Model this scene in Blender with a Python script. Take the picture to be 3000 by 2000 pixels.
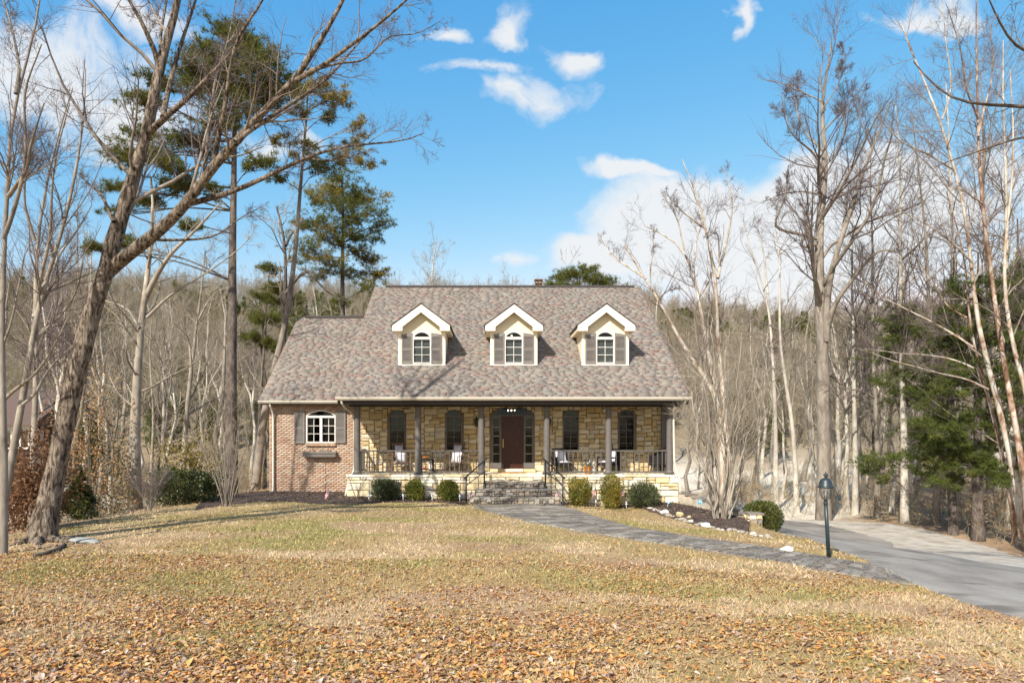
import bpy, math, random
import numpy as np
from mathutils import Matrix, Vector

for _o in list(bpy.data.objects):
    bpy.data.objects.remove(_o, do_unlink=True)
SC = bpy.context.scene
COL = SC.collection
PI = math.pi

# ------------------------------------------------------------------ camera
CZ = 2.70                       # eye height above the grade at the house
F = 2000.0                      # focal length in pixels of a 3000 px wide frame (24 mm)
VX, VY = 1440.0, 1250.0         # where the level optical axis meets the frame
cam_d = bpy.data.cameras.new("camera")
cam_d.sensor_width = 36.0
cam_d.lens = 24.0
cam_d.shift_x = (1500 - VX) / 3000.0
cam_d.shift_y = (VY - 1000) / 3000.0
cam_d.clip_end = 3000.0
cam = bpy.data.objects.new("camera", cam_d)
COL.objects.link(cam)
cam.location = (0, 0, CZ)
cam.rotation_euler = (math.radians(90), 0, 0)
SC.camera = cam

# ------------------------------------------------------------------ sky, sun, exposure
SUN_TRAVEL = Vector((0.59, 1.0, -1.0)).normalized()
SUN_EL = math.asin(-SUN_TRAVEL.z)
SUN_AZ = math.atan2(-SUN_TRAVEL.x, -SUN_TRAVEL.y)      # from +Y towards +X
world = bpy.data.worlds.new("World")
SC.world = world
world.use_nodes = True
SKY_STRENGTH = 0.105
SUN_STRENGTH = 4.6
EXPOSURE = 0.70
SC.view_settings.view_transform = 'Standard'
SC.view_settings.look = 'None'
SC.view_settings.exposure = EXPOSURE
SC.view_settings.gamma = 1.0
SC.view_settings.use_curve_mapping = False


def build_world():
    nt = world.node_tree
    nt.nodes.clear()
    N = nt.nodes.new
    L = nt.links.new
    out = N('ShaderNodeOutputWorld')
    bg = N('ShaderNodeBackground')
    bg.inputs['Strength'].default_value = SKY_STRENGTH
    L(bg.outputs[0], out.inputs[0])
    sky = N('ShaderNodeTexSky')
    sky.sky_type = 'NISHITA'
    sky.sun_disc = False
    sky.sun_elevation = SUN_EL
    sky.sun_rotation = SUN_AZ % (2 * PI)
    sky.altitude = 200
    sky.air_density = 1.0
    sky.dust_density = 1.0
    sky.ozone_density = 1.0
    tc = N('ShaderNodeTexCoord')
    sep = N('ShaderNodeSeparateXYZ')
    L(tc.outputs['Generated'], sep.inputs[0])

    def math_(op, a, b=None, clamp=False):
        n = N('ShaderNodeMath')
        n.operation = op
        n.use_clamp = clamp
        for i, v in enumerate((a, b)):
            if v is None:
                continue
            if isinstance(v, (int, float)):
                n.inputs[i].default_value = v
            else:
                L(v, n.inputs[i])
        return n.outputs[0]
    # the camera's vivid rendering of a clear blue: one contrast curve per channel, the same all over the sky
    sc = N('ShaderNodeSeparateColor')
    L(sky.outputs[0], sc.inputs[0])
    hs = N('ShaderNodeCombineColor')
    s = SKY_STRENGTH * 2 ** EXPOSURE
    for i, (ref, ex, val) in enumerate(((0.209, 2.0, 0.125), (0.337, 0.85, 0.455), (0.578, 0.35, 0.86))):
        p_ = math_('POWER', math_('MULTIPLY', sc.outputs[i], s / ref), ex)
        L(math_('MINIMUM', math_('MULTIPLY', p_, val / s), 1.3 / s), hs.inputs[i])
    yy = math_('MAXIMUM', sep.outputs['Y'], 0.08)
    u = math_('DIVIDE', sep.outputs['X'], yy)
    v = math_('DIVIDE', sep.outputs['Z'], yy)
    cmb = N('ShaderNodeCombineXYZ')
    L(u, cmb.inputs[0])
    L(v, cmb.inputs[1])
    # warp
    nz = N('ShaderNodeTexNoise')
    nz.inputs['Scale'].default_value = 5.0
    nz.inputs['Detail'].default_value = 5.0
    L(cmb.outputs[0], nz.inputs['Vector'])
    sub = N('ShaderNodeVectorMath')
    sub.operation = 'MULTIPLY_ADD'
    sub.inputs[1].default_value = (0.22, 0.20, 0)
    sub.inputs[2].default_value = (-0.11, -0.10, 0)
    L(nz.outputs['Color'], sub.inputs[0])
    add = N('ShaderNodeVectorMath')
    add.operation = 'ADD'
    L(cmb.outputs[0], add.inputs[0])
    L(sub.outputs[0], add.inputs[1])
    p = add.outputs[0]
    # cloud bodies: centre and half axes (in the frame's pixels, turned into direction slopes)
    spots = [(1565, 275, 165, 80), (1430, 205, 170, 42), (1510, 70, 95, 90), (1690, 150, 65, 50),
             (1870, 480, 260, 32), (1530, 760, 85, 50),
             (140, 230, 480, 170), (420, 290, 300, 160), (350, 30, 230, 60), (760, 420, 150, 60),
             (2960, 520, 170, 100), (2700, 40, 230, 70), (2200, 60, 22, 36),
             (1290, 60, 60, 45), (900, 370, 60, 50)]
    bank = [(2060, 640, 400, 190), (2480, 640, 500, 200), (1820, 740, 230, 110), (2250, 800, 600, 110)]

    def nearest(lst):
        r_ = None
        for (cx, cy, ax, ay) in lst:
            m = N('ShaderNodeVectorMath')
            m.operation = 'MULTIPLY_ADD'
            sx, sy = F / ax, F / ay
            m.inputs[1].default_value = (sx, sy, 0)
            m.inputs[2].default_value = (-(cx - VX) / F * sx, -(VY - cy) / F * sy, 0)
            L(p, m.inputs[0])
            ln = N('ShaderNodeVectorMath')
            ln.operation = 'LENGTH'
            L(m.outputs[0], ln.inputs[0])
            r_ = ln.outputs['Value'] if r_ is None else math_('MINIMUM', r_, ln.outputs['Value'])
        return r_
    r = nearest(spots)
    rb = nearest(bank)
    mask = math_('SUBTRACT', 1.0, r)
    nz2 = N('ShaderNodeTexNoise')
    nz2.inputs['Scale'].default_value = 8.0
    nz2.inputs['Detail'].default_value = 11.0
    nz2.inputs['Roughness'].default_value = 0.6
    L(p, nz2.inputs['Vector'])
    nn = math_('MULTIPLY', math_('SUBTRACT', nz2.outputs['Fac'], 0.5), 3.4)
    den = math_('ADD', mask, nn)
    den = math_('MAXIMUM', den, math_('ADD', math_('MULTIPLY', math_('SUBTRACT', 1.05, rb), 2.4), math_('MULTIPLY', nn, 0.7)))
    # the rest of the sky carries the same kind of scattered cloud
    nz3 = N('ShaderNodeTexNoise')
    nz3.inputs['Scale'].default_value = 2.2
    nz3.inputs['Detail'].default_value = 8.0
    L(tc.outputs['Generated'], nz3.inputs['Vector'])
    rest = math_('MULTIPLY', math_('SUBTRACT', nz3.outputs['Fac'], 0.56), 5.0)
    off = N('ShaderNodeMapRange')
    off.inputs['From Min'].default_value = 0.45
    off.inputs['From Max'].default_value = 0.25
    L(sep.outputs['Y'], off.inputs['Value'])
    rest = math_('MULTIPLY', rest, off.outputs[0])
    den = math_('MAXIMUM', den, rest)
    mr = N('ShaderNodeMapRange')
    mr.interpolation_type = 'SMOOTHSTEP'
    mr.inputs['From Min'].default_value = -0.1
    mr.inputs['From Max'].default_value = 0.9
    mr.inputs['To Max'].default_value = 0.93
    L(den, mr.inputs['Value'])
    mix = N('ShaderNodeMix')
    mix.data_type = 'RGBA'
    L(mr.outputs[0], mix.inputs['Factor'])
    L(hs.outputs[0], mix.inputs['A'])
    c = 0.92 / (SKY_STRENGTH * 2 ** EXPOSURE)
    mix.inputs['B'].default_value = (c * 0.97, c * 0.985, c * 1.0, 1)
    L(mix.outputs['Result'], bg.inputs['Color'])


build_world()
sun_d = bpy.data.lights.new("sun", 'SUN')
sun_d.energy = SUN_STRENGTH
sun_d.angle = math.radians(0.5)
sun_d.color = (1.0, 0.95, 0.86)
sun = bpy.data.objects.new("sun", sun_d)
COL.objects.link(sun)
sun.rotation_euler = SUN_TRAVEL.to_track_quat('-Z', 'Y').to_euler()
sun.location = (-20, -30, 40)

# ------------------------------------------------------------------ helpers
rng = np.random.default_rng(7)
random.seed(7)


def P(px, py, d):
    """a point at depth d that the photograph shows at pixel (px, py) of 3000 x 2000"""
    return np.array([(px - VX) * d / F, d, CZ - (py - VY) * d / F])


def tag(o, label=None, cat=None, group=None, kind=None):
    if label:
        o['label'] = label
    if cat:
        o['category'] = cat
    if group:
        o['group'] = group
    if kind:
        o['kind'] = kind
    return o


def mesh_np(name, V, faces, mat=None, smooth=False, attrs=None, cols=None):
    V = np.asarray(V, dtype=np.float32)
    me = bpy.data.meshes.new(name)
    me.vertices.add(len(V))
    me.vertices.foreach_set('co', V.ravel())
    faces = [np.asarray(f, dtype=np.int32) for f in faces if len(f)]
    nl = sum(f.size for f in faces)
    nf = sum(len(f) for f in faces)
    me.loops.add(nl)
    me.polygons.add(nf)
    me.loops.foreach_set('vertex_index', np.concatenate([f.ravel() for f in faces]))
    tot = np.concatenate([np.full(len(f), f.shape[1], np.int32) for f in faces])
    start = np.concatenate([[0], np.cumsum(tot)[:-1]]).astype(np.int32)
    me.polygons.foreach_set('loop_start', start)
    if smooth:
        me.polygons.foreach_set('use_smooth', np.ones(nf, dtype=bool))
    if attrs:
        for k, a in attrs.items():
            at = me.attributes.new(k, 'FLOAT', 'POINT')
            at.data.foreach_set('value', np.asarray(a, np.float32))
    if cols is not None:
        at = me.attributes.new('Col', 'FLOAT_COLOR', 'POINT')
        c4 = np.ones((len(V), 4), np.float32)
        c4[:, :3] = cols
        at.data.foreach_set('color', c4.ravel())
    me.update(calc_edges=True)
    if mat:
        me.materials.append(mat)
    return me


def put(name, me, parent=None, loc=None):
    o = bpy.data.objects.new(name, me)
    COL.objects.link(o)
    if parent is not None:
        o.parent = parent
        if parent.get('is_root'):
            o.matrix_parent_inverse = Matrix.Translation(-Vector(parent.location))
    if loc is not None:
        o.location = loc
    return o


def thing(name, label, cat, loc=(0, 0, 0), group=None):
    o = bpy.data.objects.new(name, None)
    o.empty_display_size = 0.2
    COL.objects.link(o)
    o.location = loc
    o['is_root'] = 1
    return tag(o, label, cat, group)


class MB:
    def __init__(self):
        self.v = []
        self.f = []
        self.sm = []

    def add(self, V, Fs, smooth=False):
        n = len(self.v)
        self.v.extend([tuple(map(float, p)) for p in V])
        for f in Fs:
            self.f.append([i + n for i in f])
            self.sm.append(smooth)
        return self

    def box(self, x0, x1, y0, y1, z0, z1):
        V = [(x0, y0, z0), (x1, y0, z0), (x1, y1, z0), (x0, y1, z0), (x0, y0, z1), (x1, y0, z1), (x1, y1, z1), (x0, y1, z1)]
        return self.add(V, [(0, 3, 2, 1), (4, 5, 6, 7), (0, 1, 5, 4), (1, 2, 6, 5), (2, 3, 7, 6), (3, 0, 4, 7)])

    def bar(self, a, b, w, h=None, up=(0, 0, 1)):
        """a rectangular bar from a to b"""
        h = h or w
        a, b = Vector(a), Vector(b)
        t = (b - a).normalized()
        s = t.cross(Vector(up))
        if s.length < 1e-4:
            s = t.cross(Vector((1, 0, 0)))
        s.normalize()
        n = s.cross(t)
        V = []
        for p in (a, b):
            for (i, j) in ((-1, -1), (1, -1), (1, 1), (-1, 1)):
                V.append(p + s * (i * w / 2) + n * (j * h / 2))
        return self.add(V, [(0, 1, 2, 3), (7, 6, 5, 4), (0, 4, 5, 1), (1, 5, 6, 2), (2, 6, 7, 3), (3, 7, 4, 0)])

    def tube(self, pts, r, sides=8, caps=True):
        pts = np.asarray(pts, float)
        K = len(pts)
        rr = np.broadcast_to(np.asarray(r, float), (K,))
        V, Fq = tubes(pts[None], rr[None], sides)
        self.add(V, Fq.tolist(), True)
        n = len(self.v)
        if caps:
            self.f.append(list(range(n - K * sides, n - K * sides + sides))[::-1])
            self.sm.append(False)
            self.f.append(list(range(n - sides, n)))
            self.sm.append(False)
        return self

    def lathe(self, c, prof, sides=16, axis=None):
        """prof: list of (radius, z)"""
        V = []
        for (r, z) in prof:
            for k in range(sides):
                a = 2 * PI * k / sides
                V.append((c[0] + r * math.cos(a), c[1] + r * math.sin(a), c[2] + z))
        Fs = []
        m = len(prof)
        for i in range(m - 1):
            for k in range(sides):
                k2 = (k + 1) % sides
                Fs.append((i * sides + k, i * sides + k2, (i + 1) * sides + k2, (i + 1) * sides + k))
        self.add(V, Fs, True)
        n = len(self.v)
        self.f.append(list(range(n - sides * m, n - sides * m + sides))[::-1])
        self.sm.append(False)
        self.f.append(list(range(n - sides, n)))
        self.sm.append(False)
        return self

    def prism(self, poly, y0, y1):
        """poly in (x, z), counter-clockwise seen from -Y; extruded along y"""
        n = len(poly)
        V = [(x, y0, z) for x, z in poly] + [(x, y1, z) for x, z in poly]
        Fs = [list(range(n)), list(range(2 * n - 1, n - 1, -1))]
        for i in range(n):
            j = (i + 1) % n
            Fs.append((j, i, n + i, n + j))
        return self.add(V, Fs)

    def prism_x(self, poly, x0, x1):
        """poly in (y, z) extruded along x"""
        n = len(poly)
        V = [(x0, y, z) for y, z in poly] + [(x1, y, z) for y, z in poly]
        Fs = [list(range(n)), list(range(2 * n - 1, n - 1, -1))]
        for i in range(n):
            j = (i + 1) % n
            Fs.append((j, i, n + i, n + j))
        return self.add(V, Fs)

    def mesh(self, name, mat=None):
        me = bpy.data.meshes.new(name)
        me.from_pydata(self.v, [], self.f)
        me.polygons.foreach_set('use_smooth', np.array(self.sm, dtype=bool))
        me.update()
        if mat:
            me.materials.append(mat)
        return me

    def put(self, name, mat, parent=None, loc=None):
        return put(name, self.mesh(name, mat), parent, loc)


def tubes(Pt, R, S):
    """Pt (M,K,3), R (M,K) -> vertices and quads of S-sided tubes"""
    M, K = Pt.shape[:2]
    T = np.gradient(Pt, axis=1)
    T /= np.linalg.norm(T, axis=2, keepdims=True) + 1e-9
    mt = np.abs(T.mean(axis=1)[:, 2])
    ref = np.where((mt > 0.75)[:, None], np.array([[1.0, 0.15, 0]]), np.array([[0, 0, 1.0]]))
    A = np.cross(T, ref[:, None, :])
    A /= np.linalg.norm(A, axis=2, keepdims=True) + 1e-9
    B = np.cross(T, A)
    ang = np.arange(S) * 2 * PI / S
    V = (Pt[:, :, None, :] + R[:, :, None, None] * (np.cos(ang)[None, None, :, None] * A[:, :, None, :]
                                                  + np.sin(ang)[None, None, :, None] * B[:, :, None, :]))
    V = V.reshape(-1, 3)
    i = np.arange(M)[:, None, None] * K * S
    k = np.arange(K - 1)[None, :, None] * S
    s = np.arange(S)[None, None, :]
    s2 = (s + 1) % S
    q = np.stack([i + k + s, i + k + s2, i + k + S + s2, i + k + S + s], axis=-1).reshape(-1, 4)
    return V, q


def resample(pts, K):
    pts = np.asarray(pts, float)
    seg = np.linalg.norm(np.diff(pts[:, :3], axis=0), axis=1)
    s = np.concatenate([[0], np.cumsum(seg)])
    t = np.linspace(0, s[-1], K)
    out = np.stack([np.interp(t, s, pts[:, j]) for j in range(pts.shape[1])], axis=1)
    # soften the corners
    for _ in range(2):
        out[1:-1] = 0.25 * out[:-2] + 0.5 * out[1:-1] + 0.25 * out[2:]
    return out


def grow(rg, Pt, R, n, L, ang, tr, up=0.1, wig=0.12, K=5, rk=0.55, rmin=0.003, tip=0.25, flat=1.15, lenabs=None):
    M, Kp = Pt.shape[:2]
    t = rg.uniform(tr[0], tr[1], (M, n))
    x = t * (Kp - 1)
    i0 = np.clip(x.astype(int), 0, Kp - 2)
    fr = (x - i0)[..., None]
    m = np.arange(M)[:, None]
    pos = Pt[m, i0] * (1 - fr) + Pt[m, i0 + 1] * fr
    T = Pt[m, i0 + 1] - Pt[m, i0]
    T /= np.linalg.norm(T, axis=2, keepdims=True) + 1e-9
    pr = R[m, i0] * (1 - fr[..., 0]) + R[m, i0 + 1] * fr[..., 0]
    plen = np.linalg.norm(np.diff(Pt, axis=1), axis=2).sum(axis=1)[:, None]
    if lenabs is not None:
        plen = np.full_like(plen, lenabs)
    ln = plen * rg.uniform(L[0], L[1], (M, n)) * (flat - 0.75 * t)
    pv = np.cross(T, rg.normal(size=(M, n, 3)))
    pv /= np.linalg.norm(pv, axis=2, keepdims=True) + 1e-9
    a = np.radians(rg.normal(ang[0], ang[1], (M, n)))[..., None]
    D = np.cos(a) * T + np.sin(a) * pv
    D[..., 2] += up
    D /= np.linalg.norm(D, axis=2, keepdims=True) + 1e-9
    out = np.zeros((M, n, K, 3))
    out[:, :, 0] = pos
    cur = pos.copy()
    for k in range(1, K):
        D = D + rg.normal(size=D.shape) * wig
        D[..., 2] += up * 0.5
        D /= np.linalg.norm(D, axis=2, keepdims=True) + 1e-9
        cur = cur + D * (ln / (K - 1))[..., None]
        out[:, :, k] = cur
    r0 = np.maximum(np.minimum(pr * rk, ln * 0.015), rmin)
    rad = r0[..., None] * np.linspace(1, tip, K)[None, None, :]
    rad = np.maximum(rad, rmin * 0.6)
    return out.reshape(M * n, K, 3), rad.reshape(M * n, K)


class Geo:
    """collects numpy vertex / face blocks with one random value per block member"""
    def __init__(self):
        self.V, self.Q, self.T3, self.A, self.n = [], [], [], [], 0

    def tubes(self, Pt, R, S):
        V, q = tubes(Pt, R, S)
        self.V.append(V)
        self.Q.append(q + self.n)
        self.A.append(np.repeat(rng.random(len(Pt)), Pt.shape[1] * S))
        self.n += len(V)

    def quads(self, V, rnd):
        """V (N,4,3)"""
        N = len(V)
        self.V.append(V.reshape(-1, 3))
        self.Q.append(np.arange(N * 4).reshape(N, 4) + self.n)
        self.A.append(np.repeat(rnd, 4))
        self.n += N * 4

    def tris(self, V, rnd):
        N = len(V)
        self.V.append(V.reshape(-1, 3))
        self.T3.append(np.arange(N * 3).reshape(N, 3) + self.n)
        self.A.append(np.repeat(rnd, 3))
        self.n += N * 3

    def mesh(self, name, mat, smooth=False):
        F_ = []
        if self.Q:
            F_.append(np.concatenate(self.Q))
        if self.T3:
            F_.append(np.concatenate(self.T3))
        return mesh_np(name, np.concatenate(self.V), F_, mat, smooth, {'rnd': np.concatenate(self.A)})


def rand_dirs(rg, n):
    d = rg.normal(size=(n, 3))
    return d / np.linalg.norm(d, axis=1, keepdims=True)


def leaf_quads(rg, C, size, aspect=0.55, bias=None, bk=0.0, curl=0.0):
    """diamond-shaped leaf faces at the points C"""
    n = len(C)
    D = rand_dirs(rg, n)
    if bias is not None:
        D = D + bk * bias
        D /= np.linalg.norm(D, axis=1, keepdims=True) + 1e-9
    S = np.cross(D, rand_dirs(rg, n))
    S /= np.linalg.norm(S, axis=1, keepdims=True) + 1e-9
    s = size * rg.uniform(0.7, 1.3, (n, 1))
    V = np.stack([C, C + D * s * 0.5 + S * s * aspect * 0.5, C + D * s, C + D * s * 0.5 - S * s * aspect * 0.5], axis=1)
    if curl:
        Nn = np.cross(D, S)
        V[:, 1] += Nn * s * curl
        V[:, 3] += Nn * s * curl
    return V


# value noise for lawn patches
_tab = np.random.default_rng(99).random((256, 256))


def vnoise(x, y):
    xi, yi = np.floor(x).astype(int), np.floor(y).astype(int)
    fx, fy = x - xi, y - yi
    fx, fy = fx * fx * (3 - 2 * fx), fy * fy * (3 - 2 * fy)
    g = lambda i, j: _tab[i & 255, j & 255]
    return ((g(xi, yi) * (1 - fx) + g(xi + 1, yi) * fx) * (1 - fy) + (g(xi, yi + 1) * (1 - fx) + g(xi + 1, yi + 1) * fx) * fy)


def fbm(x, y, o=4):
    s, a, t = 0, 1.0, 0
    for k in range(o):
        s = s + a * vnoise(x * 2 ** k + 17.3 * k, y * 2 ** k + 9.1 * k)
        t += a
        a *= 0.5
    return s / t


def sstep(a, b, x):
    t = np.clip((x - a) / (b - a), 0, 1)
    return t * t * (3 - 2 * t)


# ------------------------------------------------------------------ materials
def new_mat(name):
    m = bpy.data.materials.new(name)
    m.use_nodes = True
    nt = m.node_tree
    b = nt.nodes['Principled BSDF']
    b.inputs['Specular IOR Level'].default_value = 0.3
    return m, nt, b


def ramp(nt, fac, cols, interp='LINEAR', pos=None):
    r = nt.nodes.new('ShaderNodeValToRGB')
    cr = r.color_ramp
    cr.interpolation = interp
    n = len(cols)
    while len(cr.elements) < n:
        cr.elements.new(0.5)
    for i, c in enumerate(cols):
        cr.elements[i].position = pos[i] if pos else (i / n if interp == 'CONSTANT' else i / max(1, n - 1))
        cr.elements[i].color = (*c, 1)
    nt.links.new(fac, r.inputs[0])
    return r.outputs[0]


def noise(nt, scale, detail=4, rough=0.55, vec='Object', stretch=None, dist=0.0):
    n = nt.nodes.new('ShaderNodeTexNoise')
    n.inputs['Scale'].default_value = scale
    n.inputs['Detail'].default_value = detail
    n.inputs['Roughness'].default_value = rough
    n.inputs['Distortion'].default_value = dist
    tc = nt.nodes.new('ShaderNodeTexCoord')
    src = tc.outputs[vec]
    if vec == 'Geometry':
        src = nt.nodes.new('ShaderNodeNewGeometry').outputs['Position']
    if stretch:
        mp = nt.nodes.new('ShaderNodeMapping')
        mp.inputs['Scale'].default_value = stretch
        nt.links.new(src, mp.inputs['Vector'])
        src = mp.outputs[0]
    nt.links.new(src, n.inputs['Vector'])
    return n


def mixc(nt, fac, a, b, mode='MIX'):
    m = nt.nodes.new('ShaderNodeMix')
    m.data_type = 'RGBA'
    m.blend_type = mode
    for key, v in (('Factor', fac), ('A', a), ('B', b)):
        if isinstance(v, (int, float)):
            m.inputs[key].default_value = v
        elif isinstance(v, tuple):
            m.inputs[key].default_value = (*v, 1)
        else:
            nt.links.new(v, m.inputs[key])
    return m.outputs['Result']


def bump(nt, b, h, strength=0.3, dist=0.02):
    bp = nt.nodes.new('ShaderNodeBump')
    bp.inputs['Strength'].default_value = strength
    bp.inputs['Distance'].default_value = dist
    nt.links.new(h, bp.inputs['Height'])
    nt.links.new(bp.outputs[0], b.inputs['Normal'])


def plain(name, col, rough=0.6, metal=0.0, var=0.12, scale=6.0, spec=0.3):
    """paint with slight weathering"""
    m, nt, b = new_mat(name)
    n = noise(nt, scale, 5)
    lo = tuple(c * (1 - var) for c in col)
    hi = tuple(min(1, c * (1 + var)) for c in col)
    nt.links.new(ramp(nt, n.outputs['Fac'], [lo, hi], pos=[0.3, 0.7]), b.inputs['Base Color'])
    b.inputs['Roughness'].default_value = rough
    b.inputs['Metallic'].default_value = metal
    b.inputs['Specular IOR Level'].default_value = spec
    return m


def pieces_mat(name, cols, src, rough=0.85, nscale=9.0, namt=0.35, bumps=0.35, bdist=0.01):
    """one colour per piece (object or mesh member) with grain"""
    m, nt, b = new_mat(name)
    if src == 'obj':
        r = nt.nodes.new('ShaderNodeObjectInfo').outputs['Random']
    else:
        a = nt.nodes.new('ShaderNodeAttribute')
        a.attribute_name = 'rnd'
        r = a.outputs['Fac']
    c = ramp(nt, r, cols, 'CONSTANT')
    n = noise(nt, nscale, 6, 0.65)
    d = ramp(nt, n.outputs['Fac'], [(1 - namt,) * 3, (1 + namt * 0.5,) * 3], pos=[0.3, 0.75])
    nt.links.new(mixc(nt, 1.0, c, d, 'MULTIPLY'), b.inputs['Base Color'])
    b.inputs['Roughness'].default_value = rough
    b.inputs['Specular IOR Level'].default_value = 0.15
    if bumps:
        bump(nt, b, n.outputs['Fac'], bumps, bdist)
    return m


def leaf_mat(name, cols, trans=0.25, rough=0.7, interp='LINEAR', spec=0.2):
    m, nt, b = new_mat(name)
    a = nt.nodes.new('ShaderNodeAttribute')
    a.attribute_name = 'rnd'
    c = ramp(nt, a.outputs['Fac'], cols, interp)
    nt.links.new(c, b.inputs['Base Color'])
    b.inputs['Roughness'].default_value = rough
    b.inputs['Specular IOR Level'].default_value = spec
    if trans:
        tr = nt.nodes.new('ShaderNodeBsdfTranslucent')
        nt.links.new(c, tr.inputs['Color'])
        mx = nt.nodes.new('ShaderNodeMixShader')
        mx.inputs[0].default_value = trans
        out = nt.nodes['Material Output']
        nt.links.new(b.outputs[0], mx.inputs[1])
        nt.links.new(tr.outputs[0], mx.inputs[2])
        nt.links.new(mx.outputs[0], out.inputs[0])
    return m


def bark_mat(name, cols, scale=6.0, stretch=(1, 1, 0.22), bs=0.6, bd=0.03, pos=None, fine=True):
    m, nt, b = new_mat(name)
    n = noise(nt, scale, 8, 0.62, stretch=stretch, dist=0.6)
    c = ramp(nt, n.outputs['Fac'], cols, pos=pos or list(np.linspace(0.3, 0.72, len(cols))))
    n2 = noise(nt, scale * 0.12, 3)
    c = mixc(nt, 1.0, c, ramp(nt, n2.outputs['Fac'], [(0.75, 0.75, 0.75), (1.15, 1.15, 1.15)], pos=[0.35, 0.65]), 'MULTIPLY')
    nt.links.new(c, b.inputs['Base Color'])
    b.inputs['Roughness'].default_value = 0.9
    b.inputs['Specular IOR Level'].default_value = 0.1
    bump(nt, b, n.outputs['Fac'], bs, bd)
    return m


MATS = {}


def glass_mat(name, tint=0.8, refl=0.12):
    m = bpy.data.materials.new(name)
    m.use_nodes = True
    nt = m.node_tree
    nt.nodes.clear()
    out = nt.nodes.new('ShaderNodeOutputMaterial')
    t = nt.nodes.new('ShaderNodeBsdfTransparent')
    t.inputs[0].default_value = (tint, tint * 1.02, tint * 1.02, 1)
    g = nt.nodes.new('ShaderNodeBsdfGlossy')
    g.inputs['Roughness'].default_value = 0.03
    n = noise(nt, 1.3, 2)
    bp = nt.nodes.new('ShaderNodeBump')
    bp.inputs['Strength'].default_value = 0.01
    bp.inputs['Distance'].default_value = 0.05
    nt.links.new(n.outputs['Fac'], bp.inputs['Height'])
    nt.links.new(bp.outputs[0], g.inputs['Normal'])
    mx = nt.nodes.new('ShaderNodeMixShader')
    mx.inputs[0].default_value = refl
    nt.links.new(t.outputs[0], mx.inputs[1])
    nt.links.new(g.outputs[0], mx.inputs[2])
    nt.links.new(mx.outputs[0], out.inputs[0])
    return m


M_GLASS = glass_mat('window_glass', 0.75, 0.02)
M_TAUPE = plain('taupe_paint', (0.135, 0.12, 0.107), 0.55)
M_RAIL = plain('railing_paint', (0.105, 0.093, 0.083), 0.55)
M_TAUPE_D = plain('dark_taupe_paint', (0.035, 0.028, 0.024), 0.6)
M_SHUT = plain('shutter_paint', (0.19, 0.17, 0.155), 0.55)
M_TRIM = plain('window_trim', (0.60, 0.53, 0.45), 0.5, var=0.06)
M_WTRIM = plain('white_window_trim', (0.70, 0.66, 0.60), 0.5, var=0.05)
M_CREAM = plain('cream_stucco', (0.78, 0.68, 0.48), 0.8, var=0.07, scale=3)
M_RAKE = plain('cream_white_board', (0.80, 0.74, 0.62), 0.6, var=0.04, scale=2)
M_GUTTER = plain('gutter_metal', (0.62, 0.56, 0.46), 0.4, var=0.05)
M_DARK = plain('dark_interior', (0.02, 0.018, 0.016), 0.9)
M_BLIND = plain('window_blind', (0.30, 0.32, 0.31), 0.6)
M_IRON = plain('black_iron', (0.018, 0.02, 0.02), 0.45, spec=0.5)
M_MORTAR = plain('tan_mortar', (0.22, 0.155, 0.085), 0.95, scale=20)
M_BMORTAR = plain('brick_mortar', (0.49, 0.37, 0.285), 0.95, scale=20)
M_GMORTAR = plain('grey_mortar', (0.13, 0.11, 0.09), 0.95, scale=20)
M_BRASS = plain('brass', (0.55, 0.36, 0.10), 0.3, metal=0.9)
M_COPPER = plain('weathered_copper', (0.20, 0.11, 0.05), 0.4, metal=0.6)
STONE_C = [(0.64, 0.51, 0.30), (0.58, 0.45, 0.25), (0.68, 0.56, 0.36), (0.60, 0.47, 0.27), (0.48, 0.36, 0.19), (0.64, 0.54, 0.37),
           (0.54, 0.39, 0.19), (0.62, 0.53, 0.39), (0.70, 0.59, 0.40), (0.54, 0.46, 0.33)]
M_STONE = pieces_mat('buff_limestone', STONE_C, 'obj', namt=0.22)
M_STONE_A = pieces_mat('buff_limestone_joined', STONE_C, 'attr', namt=0.22)
FND_C = [(0.80, 0.72, 0.54), (0.77, 0.67, 0.46), (0.82, 0.76, 0.61), (0.72, 0.61, 0.40), (0.78, 0.71, 0.57), (0.68, 0.53, 0.31)]
M_FND = pieces_mat('pale_limestone', FND_C, 'obj', namt=0.22)
STEP_C = [(0.30, 0.26, 0.21), (0.24, 0.21, 0.175), (0.36, 0.31, 0.25), (0.32, 0.255, 0.19), (0.22, 0.19, 0.155), (0.40, 0.35, 0.29), (0.29, 0.265, 0.235)]
M_STEP = pieces_mat('grey_fieldstone', STEP_C, 'obj', namt=0.4)
M_ROCK = pieces_mat('pale_rock', [(0.42, 0.38, 0.32), (0.35, 0.30, 0.24), (0.50, 0.46, 0.40), (0.30, 0.265, 0.215)], 'obj', namt=0.3)
BRICK_C = [(0.469, 0.308, 0.210), (0.439, 0.267, 0.180), (0.509, 0.391, 0.289), (0.459, 0.293, 0.195), (0.400, 0.246, 0.174), (0.529, 0.422, 0.319), (0.489, 0.334, 0.231), (0.449, 0.349, 0.273)]
M_BRICK = pieces_mat('worn_brick', BRICK_C, 'attr', nscale=14)
M_BRICK_O = pieces_mat('worn_brick_single', BRICK_C, 'obj', nscale=14)
SH_C = [(0.218, 0.184, 0.160), (0.234, 0.199, 0.171), (0.202, 0.172, 0.152), (0.262, 0.221, 0.184), (0.226, 0.199, 0.179), (0.234, 0.159, 0.133), (0.210, 0.187, 0.164), (0.278, 0.239, 0.197), (0.222, 0.203, 0.176), (0.242, 0.223, 0.197), (0.194, 0.163, 0.144), (0.242, 0.176, 0.147), (0.230, 0.195, 0.165), (0.246, 0.203, 0.173)]
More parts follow.
